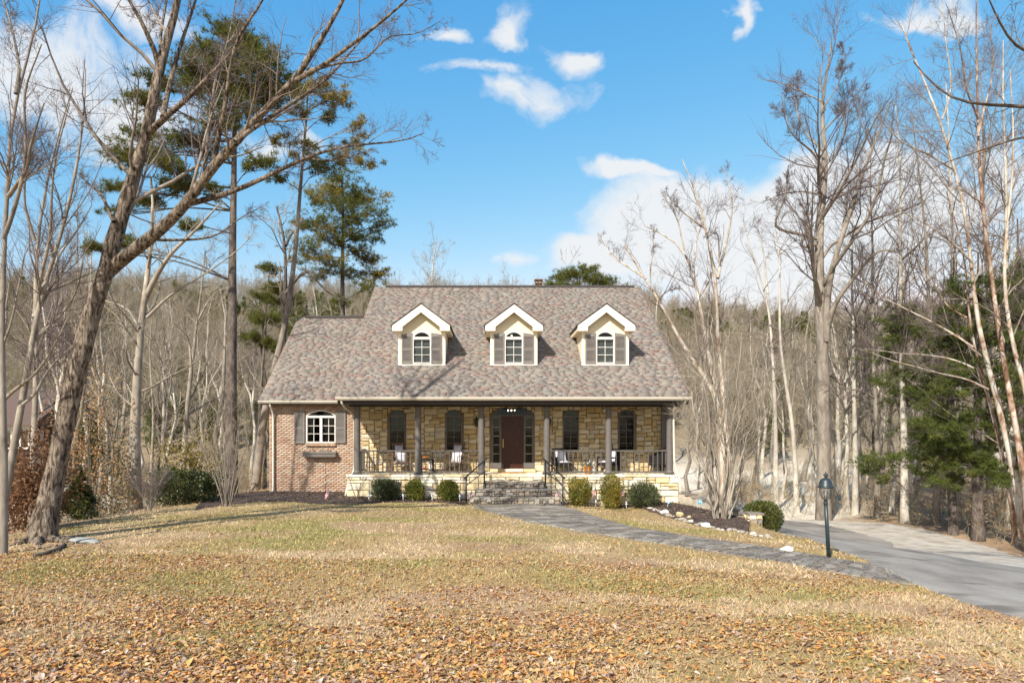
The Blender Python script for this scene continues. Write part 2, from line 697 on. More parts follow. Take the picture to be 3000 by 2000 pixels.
M_BUTT_SHADE = plain('cut_edge_shade_line', (0.035, 0.03, 0.028), 0.95)  # black asphalt edge colour, also standing in for shadow lines between courses and tabs
M_SHING = pieces_mat('asphalt_shingle', SH_C, 'obj', nscale=0.6, namt=0.12, bumps=0)
M_SHING_A = pieces_mat('asphalt_shingle_joined', SH_C, 'attr', nscale=0.6, namt=0.12, bumps=0)
M_ROOFB = plain('roof_deck', (0.09, 0.075, 0.065), 0.9)
M_RIDGE = plain('ridge_cap_shingle', (0.055, 0.045, 0.04), 0.9)

# ------------------------------------------------------------------ terrain
CREST_PX = np.array([-3000, 0, 300, 600, 1000, 1400, 1750, 1900, 2100, 2500, 3000, 6000], float)
CREST_PY = np.array([830, 800, 808, 818, 836, 832, 842, 856, 885, 905, 890, 900], float)


def H(x, y):
    x = np.asarray(x, float)
    y = np.asarray(y, float)
    yc = np.clip(y, 4, 40)
    z = 0.10 * sstep(0, 10, -x) - 0.03 * sstep(-6, 2, x)
    xr = np.maximum(x, 0)
    z = z - (np.minimum(xr, 16) / 8.0) ** 1.5 * (0.25 + 0.021 * (np.clip(yc, 4, 33) - 8))
    # planting bed held up beside the house, dropping behind the retaining wall
    bedz = -0.16 - 0.10 * sstep(25.6, 21.5, y) - 0.03 * np.maximum(x - 6.5, 0)
    wx = 7.12 + (25.6 - y) * 0.40
    inbed = sstep(4.5, 6.2, x) * sstep(0.10, -0.10, x - wx) * sstep(20.6, 22.3, y) * sstep(26.5, 25.5, y)
    z = z * (1 - inbed) + bedz * inbed
    z = z - 0.30 * sstep(0.0, 1.2, x - wx) * sstep(21.3, 22.6, y)
    z = np.maximum(z, -2.2)
    # the yard's left edge falls away to a lower valley
    q = (-9.8 - x) + 0.22 * (np.clip(y, 8, 34) - 22)
    z = z - 2.5 * sstep(0, 13, q) * sstep(8, 16, y)
    val = -2.35 + 0.12 * np.sin(x * 0.21) * np.cos(y * 0.17)
    v = sstep(33, 46, y)
    z = z * (1 - v) + val * v
    u = np.clip(x / np.maximum(y, 30), -2.2, 2.2)
    py = np.interp(u * F + VX, CREST_PX, CREST_PY)
    crest = CZ + (VY - py) * 170 / F - 10.0
    side = sstep(62, 172, y)
    hill = val * (1 - side) + crest * side
    hill = hill + (fbm(x * 0.035, y * 0.035, 3) - 0.5) * 5.0 * side - 0.05 * np.maximum(y - 185, 0)
    w2 = sstep(58, 70, y)
    z = z * (1 - w2) + hill * w2
    z = z + 0.05 * (fbm(x * 0.5, y * 0.5, 3) - 0.5) * sstep(-12, -2, y)
    return z


def ground_px(px, py):
    """the point of the ground seen at a pixel"""
    d = np.arange(4.5, 120, 0.03)
    x = (px - VX) * d / F
    z = CZ - (py - VY) * d / F
    g = H(x, d)
    k = np.nonzero(z <= g)[0]
    i = k[0] if len(k) else len(d) - 1
    return np.array([x[i], d[i], g[i]])


def axis(fine0, fine1, step, far0, far1):
    a = list(np.arange(fine0, fine1 + 1e-6, step))
    s, p = step, a[-1]
    while p < far1:
        s *= 1.18
        p += s
        a.append(p)
    s, p = step, a[0]
    while p > far0:
        s *= 1.18
        p -= s
        a.insert(0, p)
    return np.array(a)


def lawn_color(x, y):
    """dormant lawn: straw, dull green and bare earthy patches"""
    straw = np.array([0.46, 0.33, 0.195])
    tan = np.array([0.37, 0.262, 0.125])
    green = np.array([0.27, 0.235, 0.085])
    earth = np.array([0.37, 0.24, 0.15])
    a = fbm(x / 1.9, y / 1.1, 4)
    b = fbm(x / 2.6 + 40, y / 1.7 + 11, 4)
    c = fbm(x / 3.0 + 90, y / 1.4 + 71, 4)
    A = sstep(0.50, 0.66, a)[..., None]
    B = sstep(0.50, 0.66, b)[..., None]
    Cc = sstep(0.54, 0.68, c)[..., None]
    col = tan + 0 * A
    col = col * (1 - 0.75 * B) + green * 0.75 * B
    col = col * (1 - A) + straw * A
    col = col * (1 - 0.7 * Cc) + earth * 0.7 * Cc
    # woods floor
    wood = np.maximum(sstep(-9.6, -11.5, x + 0.12 * (22 - np.clip(y, 8, 34))) * sstep(13, 17, y), sstep(31, 36, y))
    wood = np.maximum(wood, sstep(0.3, 1.4, x - 9.5 - 0.32 * (y - 16)) * sstep(12, 20, y))
    gh = (sstep(14, 22, y) * 0.55)[..., None]
    col = col * (1 - gh) + gh * (0.5 * col + 0.5 * np.array([0.30, 0.245, 0.10]))
    n = fbm(x / 1.3 + 5, y / 1.3, 4)
    litter = np.array([0.34, 0.235, 0.145]) * (0.65 + 0.75 * n)[..., None]
    pale = np.array([0.72, 0.64, 0.51])
    pz = (sstep(31, 34, y) * sstep(84, 66, y) * sstep(4, 9, x + 0.0 * y) * sstep(0.58, 0.48, x / np.maximum(y, 1)) * (0.35 + 0.65 * sstep(0.34, 0.46, fbm(x / 7 + 3, y / 5 + 8, 3))))[..., None]
    pl = (sstep(33, 37, y) * sstep(60, 48, y) * sstep(-6, -12, x) * sstep(0.46, 0.60, fbm(x / 6 + 13, y / 5 + 8, 3)))[..., None]
    pz = np.maximum(pz, 0.6 * pl)
    far = sstep(60, 90, y)[..., None]
    litter = litter * (1 - far) + far * np.array([0.25, 0.20, 0.135]) * (0.7 + 0.6 * n)[..., None]
    litter = litter * (1 - pz) + pale * pz
    w = wood[..., None]
    return col * (1 - w) + litter * w


def build_ground():
    xs = axis(-15, 20, 0.25, -420, 420)
    ys = axis(4, 36, 0.25, -300, 520)
    X, Y = np.meshgrid(xs, ys)
    Z = H(X, Y)
    V = np.stack([X, Y, Z], -1).reshape(-1, 3)
    nx, ny = len(xs), len(ys)
    i = np.arange(ny - 1)[:, None] * nx + np.arange(nx - 1)[None, :]
    q = np.stack([i, i + 1, i + nx + 1, i + nx], -1).reshape(-1, 4)
    m, nt, b = new_mat('dormant_lawn')
    at = nt.nodes.new('ShaderNodeVertexColor')
    at.layer_name = 'Col'
    n1 = noise(nt, 7.0, 6, 0.7)
    n2 = noise(nt, 55.0, 3, 0.7)
    c = mixc(nt, 1.0, at.outputs[0], ramp(nt, n1.outputs['Fac'], [(0.72,) * 3, (1.2,) * 3], pos=[0.3, 0.7]), 'MULTIPLY')
    c = mixc(nt, 1.0, c, ramp(nt, n2.outputs['Fac'], [(0.65,) * 3, (1.25,) * 3], pos=[0.3, 0.7]), 'MULTIPLY')
    nt.links.new(c, b.inputs['Base Color'])
    b.inputs['Roughness'].default_value = 0.95
    b.inputs['Specular IOR Level'].default_value = 0.05
    bump(nt, b, n2.outputs['Fac'], 0.7, 0.03)
    me = mesh_np('ground', V, [q], m, True, cols=lawn_color(V[:, 0], V[:, 1]))
    o = put('ground', me)
    tag(o, kind='structure')


build_ground()


def strip(name, A, B, lift, mat, nu=60, nv=8, kind='structure', edge_jit=0.0, thick=0.0):
    """a sheet draped over the ground between two edge lines"""
    A, B = resample(np.asarray(A)[:, :2], nu), resample(np.asarray(B)[:, :2], nu)
    if edge_jit:
        s = np.arange(nu)
        A = A + (np.stack([vnoise(s * 0.7, s * 0 + 3), vnoise(s * 0.7, s * 0 + 9)], 1) - 0.5) * edge_jit
        B = B + (np.stack([vnoise(s * 0.7, s * 0 + 13), vnoise(s * 0.7, s * 0 + 19)], 1) - 0.5) * edge_jit
    t = np.linspace(0, 1, nv)[None, :, None]
    XY = A[:, None, :] * (1 - t) + B[:, None, :] * t
    Z = H(XY[..., 0], XY[..., 1]) + lift
    if thick:
        Z[:, 0] -= thick
        Z[:, -1] -= thick
    V = np.concatenate([XY, Z[..., None]], -1).reshape(-1, 3)
    i = np.arange(nu - 1)[:, None] * nv + np.arange(nv - 1)[None, :]
    q = np.stack([i, i + 1, i + nv + 1, i + nv], -1).reshape(-1, 4)
    Vn = V[q[0]]
    nrm = np.cross(Vn[1] - Vn[0], Vn[2] - Vn[0])
    if nrm[2] < 0:
        q = q[:, ::-1]
    o = put(name, mesh_np(name, V, [q], mat, True))
    tag(o, kind=kind)
    return XY


def gpts(l):
    return [ground_px(*p) for p in l]


# driveway and gravel shoulder
m, nt, b = new_mat('worn_asphalt')
n1 = noise(nt, 0.9, 5, 0.6, stretch=(1, 0.5, 1))
n2 = noise(nt, 60, 3, 0.7)
c = ramp(nt, n1.outputs['Fac'], [(0.16, 0.145, 0.128), (0.255, 0.23, 0.20), (0.33, 0.30, 0.26)], pos=[0.3, 0.5, 0.72])
c = mixc(nt, 1.0, c, ramp(nt, n2.outputs['Fac'], [(0.7,) * 3, (1.2,) * 3], pos=[0.3, 0.7]), 'MULTIPLY')
nt.links.new(c, b.inputs['Base Color'])
b.inputs['Roughness'].default_value = 0.9
bump(nt, b, n2.outputs['Fac'], 0.3, 0.01)
n3 = noise(nt, 0.55, 4, 0.6, stretch=(0.5, 1.6, 1))
st_ = ramp(nt, n3.outputs['Fac'], [(1,) * 3, (1,) * 3, (0.55, 0.53, 0.5)], pos=[0.0, 0.56, 0.66])
n4 = noise(nt, 3.0, 6, 0.7, dist=2.0)
ck = ramp(nt, n4.outputs['Fac'], [(1,) * 3, (0.6,) * 3, (1,) * 3], pos=[0.485, 0.5, 0.515])
c = mixc(nt, 1.0, c, st_, 'MULTIPLY')
c = mixc(nt, 0.6, c, mixc(nt, 1.0, c, ck, 'MULTIPLY'))
nt.links.new(c, b.inputs['Base Color'])
M_ASPH = m
m, nt, b = new_mat('pale_gravel')
n1 = noise(nt, 1.4, 5, 0.6)
n2 = noise(nt, 45, 3, 0.8)
c = ramp(nt, n1.outputs['Fac'], [(0.34, 0.27, 0.20), (0.46, 0.41, 0.34), (0.56, 0.51, 0.44)], pos=[0.3, 0.5, 0.7])
c = mixc(nt, 1.0, c, ramp(nt, n2.outputs['Fac'], [(0.6,) * 3, (1.2,) * 3], pos=[0.3, 0.7]), 'MULTIPLY')
nt.links.new(c, b.inputs['Base Color'])
b.inputs['Roughness'].default_value = 0.95
bump(nt, b, n2.outputs['Fac'], 0.8, 0.03)
M_GRAV = m
drL = gpts([(2250, 1530), (2285, 1562), (2400, 1590), (2530, 1638), (2640, 1690), (2760, 1745), (2900, 1790), (3150, 1850), (3700, 1960)])
drR = gpts([(2300, 1523), (2400, 1533), (2500, 1556), (2600, 1582), (2750, 1622), (2900, 1650), (3000, 1662), (3200, 1690), (3800, 1760)])
grR = gpts([(2310, 1521), (2450, 1524), (2600, 1532), (2700, 1548), (2800, 1574), (2900, 1602), (3000, 1632), (3200, 1672), (3800, 1745)])
strip('driveway', drL, drR, 0.035, M_ASPH, 90, 14, edge_jit=0.25, thick=0.03)
strip('gravel_shoulder', drR, grR, 0.03, M_GRAV, 90, 10, edge_jit=0.3, thick=0.03)

# walkway of flagstones
wkU = gpts([(1652, 1481), (1700, 1497), (1760, 1517), (1850, 1543), (2000, 1568), (2150, 1589), (2300, 1611), (2420, 1631), (2520, 1648), (2580, 1660), (2612, 1672)])
wkL = gpts([(1372, 1482), (1450, 1505), (1550, 1530), (1700, 1558), (1850, 1582), (2000, 1603), (2150, 1628), (2300, 1650), (2450, 1680), (2570, 1700), (2672, 1716)])
M_WALK = plain('walkway_joint', (0.20, 0.17, 0.125), 0.95, scale=14, var=0.3)
FLAG_C = [(0.21, 0.185, 0.16), (0.26, 0.23, 0.195), (0.175, 0.155, 0.135), (0.34, 0.30, 0.25), (0.235, 0.195, 0.155), (0.29, 0.26, 0.225)]
M_FLAG = pieces_mat('grey_flagstone', FLAG_C, 'obj', nscale=5, namt=0.55)
strip('walkway', wkU, wkL, 0.02, M_WALK, 60, 8, edge_jit=0.2, thick=0.02)
WALK = bpy.data.objects['walkway']


def flagstones():
    nu, nv = 64, 6
    A, B = resample(np.asarray(wkU)[:, :2], nu), resample(np.asarray(wkL)[:, :2], nu)
    r = np.random.default_rng(3)
    t = np.linspace(0.02, 0.98, nv)[None, :, None]
    G = A[:, None] * (1 - t) + B[:, None] * t
    G[1:-1, 1:-1] += r.uniform(-0.09, 0.09, G[1:-1, 1:-1].shape)
    for i in range(nu - 1):
        j = 0
        while j < nv - 1:
            w = 2 if (j < nv - 2 and r.random() < 0.35) else 1
            c = np.array([G[i, j], G[i + 1, j], G[i + 1, j + w], G[i, j + w]])
            j += w
            ctr = c.mean(0)
            dv = c - ctr
            dv *= (1 - 0.022 / (np.linalg.norm(dv, axis=1, keepdims=True) + 1e-6) * 1.6)
            mid = [(dv[k] + dv[(k + 1) % 4]) / 2 * r.uniform(0.93, 1.04) for k in range(4)]
            ring = []
            for k in range(4):
                ring += [dv[k] * r.uniform(0.86, 0.97), mid[k]]
            ring = np.array(ring)
            top = 0.028 + r.uniform(-0.004, 0.007)
            def zz(rr, l):
                p = rr + ctr
                return np.column_stack([rr, H(p[:, 0], p[:, 1]) - H(ctr[0], ctr[1]) + l])
            V = np.concatenate([zz(ring, 0.0), zz(ring * 0.97, top)])
            n = 8
            Fq = [[k, (k + 1) % n, n + (k + 1) % n, n + k] for k in range(n)]
            area = np.cross(ring[2] - ring[0], ring[4] - ring[0])
            f = MB().add(V, Fq + [list(range(n, 2 * n))])
            if area < 0:
                f.f = [q[::-1] for q in f.f]
            f.put('flagstone', M_FLAG, WALK, (ctr[0], ctr[1], float(H(ctr[0], ctr[1])) + 0.004))


flagstones()

# mulch beds
m, nt, b = new_mat('dark_mulch')
n1 = noise(nt, 28, 5, 0.75)
n2 = noise(nt, 2.2, 3)
c = ramp(nt, n1.outputs['Fac'], [(0.02, 0.015, 0.012), (0.085, 0.06, 0.048), (0.20, 0.14, 0.11)], pos=[0.3, 0.52, 0.75])
c = mixc(nt, 1.0, c, ramp(nt, n2.outputs['Fac'], [(0.7,) * 3, (1.3,) * 3], pos=[0.35, 0.65]), 'MULTIPLY')
nt.links.new(c, b.inputs['Base Color'])
b.inputs['Roughness'].default_value = 0.95
bump(nt, b, n1.outputs['Fac'], 1.0, 0.05)
M_MULCH = m
bedL = gpts([(560, 1496), (640, 1482), (750, 1470), (850, 1470), (1000, 1479), (1100, 1474), (1200, 1470), (1300, 1470), (1368, 1482)])
bedLb = [(-11.0, 26.5), (-9.6, 28.0), (-6, 27.6), (-5.4, 27.5), (-5.3, 26.2), (-5.0, 25.7), (-3, 25.7), (-0.9, 25.7)]
strip('mulch_bed', bedL, bedLb, 0.03, M_MULCH, 50, 12, edge_jit=0.2, thick=0.02)
bedR = gpts([(1652, 1480), (1700, 1474), (1800, 1484), (1860, 1484), (1910, 1500), (1960, 1517), (2020, 1534), (2080, 1547), (2150, 1556), (2200, 1562)])
bedRb = [(2.5, 25.7), (4, 25.7), (5.5, 25.7), (6.9, 25.7), (7.3, 25.1), (7.7, 24.2), (8.1, 23.2), (8.45, 22.3)]
strip('mulch_bed', bedR, bedRb, 0.03, M_MULCH, 50, 14, edge_jit=0.15, thick=0.02)


def chips():
    """loose bark chips on the beds"""
    r = np.random.default_rng(5)
    G = Geo()
    for A, Bk, n in ((bedL, bedLb, 2600), (bedR, bedRb, 2600)):
        a, bb = resample(np.asarray(A)[:, :2], 60), resample(np.asarray(Bk)[:, :2], 60)
        u = r.uniform(0, 58.99, n)
        i = u.astype(int)
        f = (u - i)[:, None]
        t = r.uniform(0.02, 0.98, (n, 1))
        p = (a[i] * (1 - f) + a[i + 1] * f) * (1 - t) + (bb[i] * (1 - f) + bb[i + 1] * f) * t
        C = np.column_stack([p, H(p[:, 0], p[:, 1]) + 0.035])
        V = leaf_quads(r, C, 0.075, 0.4, np.array([[0, 0, 0.15]]), 0.6)
        V[..., 2] = np.maximum(V[..., 2], C[:, None, 2])
        G.quads(V, r.random(n))
    o = put('mulch_chips', G.mesh('mulch_chips', leaf_mat('bark_chip', [(0.03, 0.02, 0.016), (0.10, 0.065, 0.05), (0.20, 0.13, 0.09), (0.06, 0.045, 0.04), (0.27, 0.19, 0.13)], 0)))
    tag(o, kind='stuff')


chips()


# masks used to keep grass and leaves off hard surfaces
def in_poly(x, y, poly):
    poly = np.asarray(poly)[:, :2]
    ins = np.zeros(len(x), bool)
    n = len(poly)
    j = n - 1
    for i in range(n):
        xi, yi = poly[i]
        xj, yj = poly[j]
        c = ((yi > y) != (yj > y)) & (x < (xj - xi) * (y - yi) / (yj - yi + 1e-12) + xi)
        ins ^= c
        j = i
    return ins


POLY_WALK = [p[:2] for p in wkU] + [p[:2] for p in wkL[::-1]]
POLY_DRIVE = [p[:2] for p in drL] + [p[:2] for p in grR[::-1]]
POLY_BEDL = [p[:2] for p in bedL] + bedLb[::-1]
POLY_BEDR = [p[:2] for p in bedR] + bedRb[::-1]


def free_lawn(x, y):
    bad = in_poly(x, y, POLY_WALK) | in_poly(x, y, POLY_DRIVE) | in_poly(x, y, POLY_BEDL) | in_poly(x, y, POLY_BEDR)
    bad |= (y > 25.4) & (x > -9.3) & (x < 7.2)
    return ~bad


def scatter(r, n, d0, d1, pw=1.0):
    """points over the visible wedge of ground"""
    d = d0 + (d1 - d0) * r.random(n) ** pw
    u = r.uniform(-0.76, 0.82, n)
    return u * d, d


def build_grass():
    r = np.random.default_rng(21)
    G_V, G_c = [], []
    for n, d0, d1, pw, h, w in ((170000, 6.4, 13.0, 1.0, 0.05, 0.006), (110000, 12.0, 25.6, 0.9, 0.05, 0.013)):
        x, y = scatter(r, n, d0, d1, pw)
        k = free_lawn(x, y)
        q = (-9.8 - x) + 0.22 * (np.clip(y, 8, 34) - 22)
        k &= (q < 1.5) | (y < 13)
        c = lawn_color(x, y)
        g = c[:, 1] / (c[:, 0] + 1e-6)
        k &= r.random(n) < np.clip(0.25 + (g - 0.68) * 3.0, 0.12, 1.0) + 0.25 * (c[:, 0] > 0.42)
        x, y, c = x[k], y[k], c[k]
        n = len(x)
        z = H(x, y)
        a = r.uniform(0, 2 * PI, n)
        hh = h * r.uniform(0.4, 1.5, n)
        lean = hh * r.uniform(0.3, 1.8, n)
        la = r.uniform(0, 2 * PI, n)
        b0 = np.column_stack([x - np.cos(a) * w, y - np.sin(a) * w, z - 0.004])
        b1 = np.column_stack([x + np.cos(a) * w, y + np.sin(a) * w, z - 0.004])
        tp = np.column_stack([x + np.cos(la) * lean, y + np.sin(la) * lean, z + hh])
        G_V.append(np.stack([b0, b1, tp], 1).reshape(-1, 3))
        # single blades vary between straw and green
        t = r.random((n, 1))
        c = c * (0.75 + 0.75 * t)
        gr = (r.random((n, 1)) < 0.13)
        c = np.where(gr, np.array([[0.24, 0.25, 0.07]]) * (0.7 + 0.6 * t), c)
        G_c.append(np.repeat(c, 3, axis=0))
    V = np.concatenate(G_V)
    m, nt, b = new_mat('grass_blade')
    at = nt.nodes.new('ShaderNodeVertexColor')
    at.layer_name = 'Col'
    nt.links.new(at.outputs[0], b.inputs['Base Color'])
    b.inputs['Roughness'].default_value = 0.8
    me = mesh_np('grass', V, [np.arange(len(V)).reshape(-1, 3)], m, cols=np.concatenate(G_c))
    tag(put('grass', me), kind='stuff')


build_grass()
LEAF_C = [(0.495, 0.259, 0.084), (0.565, 0.334, 0.132), (0.424, 0.185, 0.059), (0.565, 0.354, 0.161), (0.307, 0.142, 0.069), (0.543, 0.303, 0.107), (0.258, 0.154, 0.113), (0.565, 0.386, 0.219), (0.495, 0.249, 0.074), (0.377, 0.259, 0.189), (0.589, 0.366, 0.132), (0.543, 0.249, 0.059), (0.543, 0.420, 0.335), (0.152, 0.074, 0.044), (0.377, 0.154, 0.055), (0.448, 0.291, 0.180)]


def leaf_density(x, y):
    den = sstep(0.36, 0.62, fbm(x / 2.2 + 7, y / 1.6 + 31, 4))
    near = 0.18 + 1.0 * sstep(17.5, 7.5, y)
    left = sstep(4, -8, x) * sstep(19, 14, y) * 0.45
    bare = sstep(0.56, 0.70, fbm(x / 1.9, y / 1.1, 4))      # straw patches carry few leaves
    return np.clip((0.14 + 0.90 * den) * near * 0.78 + left, 0, 1) * (1 - 0.6 * bare)


def build_leaves():
    r = np.random.default_rng(31)
    Vs, A = [], []
    for n, d0, d1, pw in ((105000, 6.3, 14, 0.95), (52000, 13.0, 26, 0.85), (9000, 24, 44, 1.0)):
        x, y = scatter(r, n, d0, d1, pw)
        k = r.random(n) < leaf_density(x, y)
        if d0 > 20:
            k = (x > 9.5) | (x < -9.3)
        hard = in_poly(x, y, POLY_WALK) | in_poly(x, y, POLY_DRIVE)
        k &= free_lawn(x, y) | (in_poly(x, y, POLY_BEDL) | in_poly(x, y, POLY_BEDR)) & (r.random(n) < 0.25)
        k &= ~hard | (r.random(n) < 0.06)
        x, y = x[k], y[k]
        n = len(x)
        sz = 0.03 + (0.05 + 0.040 * sstep(12, 7, y)) * r.random(n) ** 1.5 * np.where(y > 20, 1.15, 1.0)
        a = r.uniform(0, 2 * PI, n)
        ca, sa = np.cos(a), np.sin(a)
        # a folded, curled leaf of six points: stem, two shoulders, two tips' sides, tip
        asp = r.uniform(0.14, 0.40, n)
        cu = r.uniform(-0.10, 0.32, n)
        cw = r.uniform(-0.1, 0.40, n)
        prof = [(-0.5, 0, 0), (-0.18, 1, 1), (0.12, 0.55, 1), (0.55, 0, 0.3), (0.30, -0.9, 1), (-0.10, -0.6, 1), (0.05, 0, 0)]
        tilt = r.normal(0, 0.17, (n, 2))
        P7 = []
        for (l, s, c) in prof:
            lx = l * sz
            ly = s * asp * sz
            lz = c * cw * sz * (abs(s)) + cu * sz * (abs(l) * 2) ** 2 * 0.5
            X = ca * lx - sa * ly
            Y = sa * lx + ca * ly
            Z = lz + tilt[:, 0] * lx + tilt[:, 1] * ly
            P7.append(np.stack([X, Y, Z], -1))
        Pn = np.stack(P7, 1)
        Pn[..., 2] -= Pn[..., 2].min(axis=1, keepdims=True) - 0.004
        lift = r.uniform(-0.006, 0.012, n)
        Pn += np.stack([x, y, H(x, y) + lift], -1)[:, None]
        Vs.append(Pn.reshape(-1, 3))
        A.append(np.repeat(r.random(n), 7))
    V = np.concatenate(Vs)
    N = len(V) // 7
    base = (np.arange(N) * 7)[:, None]
    tr = np.array([[0, 6, 1], [1, 6, 2], [2, 6, 3], [3, 6, 4], [4, 6, 5], [5, 6, 0]])
    T = (base[:, None, :] + tr[None]).reshape(-1, 3)
    me = mesh_np('fallen_leaves', V, [T], leaf_mat('dry_leaf', LEAF_C, 0.12, 0.6, 'CONSTANT', spec=0.3), attrs={'rnd': np.concatenate(A)})
    tag(put('fallen_leaves', me), kind='stuff')


build_leaves()

# ------------------------------------------------------------------ house
YF, YW = 25.6, 27.4            # porch front, front wall
FLOOR = 0.90
CEIL = 3.55
XL, XR = -5.22, 6.86           # stone wall
RX0, RX1 = -5.69, 7.28         # main roof
SL = 0.69
EY, EZ = 25.0, 3.80
RY, RZ = 33.3, 3.80 + 0.69 * 8.3
WX0 = -8.93                    # wing wall
WRX0, WEY, WEZ, WRY, WSL = -9.2, 27.0, 3.75, 32.5, 0.758

house = thing('house', 'cream stone and brick house with three dormers and a full front porch', 'house', (0.8, YW, 0))


def wall_with_holes(x0, x1, z0, z1, holes, y0, y1):
    b = MB()
    xs = sorted({x0, x1, *[h[0] for h in holes], *[h[1] for h in holes]})
    for i in range(len(xs) - 1):
        a, c = xs[i], xs[i + 1]
        hs = sorted([(h[2], h[3]) for h in holes if h[0] < (a + c) / 2 < h[1]])
        z = z0
        for (p, q) in hs:
            if p > z:
                b.box(a, c, y0, y1, z, p)
            z = q
        if z < z1:
            b.box(a, c, y0, y1, z, z1)
    return b


def arch(a, rise, n=10):
    """points of a circular segment from -a to a, z above the spring line"""
    R_ = (a * a + rise * rise) / (2 * rise)
    xs = np.linspace(-a, a, n + 1)
    return [(x, math.sqrt(max(R_ * R_ - x * x, 0)) - (R_ - rise)) for x in xs]


def spandrel(b, xc, a, zs, rise, y0, y1, n=10):
    """wall filling between a segmental arch and the top of its square opening"""
    pts = arch(a, rise, n)
    for (x1, z1), (x2, z2) in zip(pts[:-1], pts[1:]):
        b.prism([(xc + x1, zs + max(z1, 0)), (xc + x2, zs + max(z2, 0)), (xc + x2, zs + rise), (xc + x1, zs + rise)], y0, y1)


# ---- stone laying
def lay(x0, x1, z0, z1, ux, uz, blocked, seed, sizes):
    r = random.Random(seed)
    nx, nz = int(round((x1 - x0) / ux)), int(round((z1 - z0) / uz))
    ux, uz = (x1 - x0) / nx, (z1 - z0) / nz
    occ = [[blocked(x0 + (i + .5) * ux, z0 + (j + .5) * uz) for j in range(nz)] for i in range(nx)]
    out = []
    for j in range(nz):
        for i in range(nx):
            if occ[i][j]:
                continue
            s = r.choice(sizes)
            w = 0
            while w < s[0] and i + w < nx and not occ[i + w][j]:
                w += 1
            if i + w < nx and not occ[i + w][j] and (i + w + 1 >= nx or occ[i + w + 1][j]) and w < 5:
                w += 1
            h = 0
            while h < s[1] and j + h < nz and all(not occ[i + k][j + h] for k in range(w)):
                h += 1
            for k in range(w):
                for l in range(h):
                    occ[i + k][j + l] = True
            out.append((x0 + i * ux, x0 + (i + w) * ux, z0 + j * uz, z0 + (j + h) * uz))
    return out


def stone_mesh(r, w, h, dep, jit, joint=0.011):
    """one dressed stone, centred, face towards -Y"""
    w2, h2 = w / 2 - joint, h / 2 - joint
    ring = [(-w2, -h2), (0, -h2), (w2, -h2), (w2, 0), (w2, h2), (0, h2), (-w2, h2), (-w2, 0)]
    ring = [(x + r.uniform(-jit, jit), z + r.uniform(-jit, jit)) for x, z in ring]
    bev = min(0.02, h2 * 0.35)
    V = [(x, 0.0, z) for x, z in ring]
    V += [(x, -dep * 0.7, z) for x, z in ring]
    for x, z in ring:
        L_ = math.hypot(x, z) + 1e-6
        V.append((x - bev * x / L_ * 1.3, -dep * r.uniform(0.9, 1.15), z - bev * z / L_ * 1.3))
    V.append((0, -dep * r.uniform(1.0, 1.25), 0))
    Fs = []
    for k in range(8):
        l = (k + 1) % 8
        Fs.append((k, l, 8 + l, 8 + k))
        Fs.append((8 + k, 8 + l, 16 + l, 16 + k))
        Fs.append((16 + k, 16 + l, 24))
    return V, Fs


def place_stones(rects, y, dep, mat, parent, seed, jit=0.012, name='stone', limit=300, mat_joined=None):
    r = random.Random(seed)
    rects = sorted(rects, key=lambda q: -(q[1] - q[0]) * (q[3] - q[2]))
    rest = Geo()
    for n, (a, b_, c, d) in enumerate(rects):
        V, Fs = stone_mesh(r, b_ - a, d - c, dep * r.uniform(0.7, 1.3), jit)
        cx, cz = (a + b_) / 2, (c + d) / 2
        if n < limit:
            MB().add(V, Fs).put(name, mat, parent, (cx, y, cz))
        else:
            V = np.array(V) + np.array([cx, y, cz])
            rest.V.append(V)
            rest.Q.append(np.array([f for f in Fs if len(f) == 4]) + rest.n)
            rest.T3.append(np.array([f for f in Fs if len(f) == 3]) + rest.n)
            rest.A.append(np.full(len(V), r.random()))
            rest.n += len(V)
    if rest.n:
        o = put('stones', rest.mesh('stones', mat_joined), parent)
        tag(o, kind='stuff')


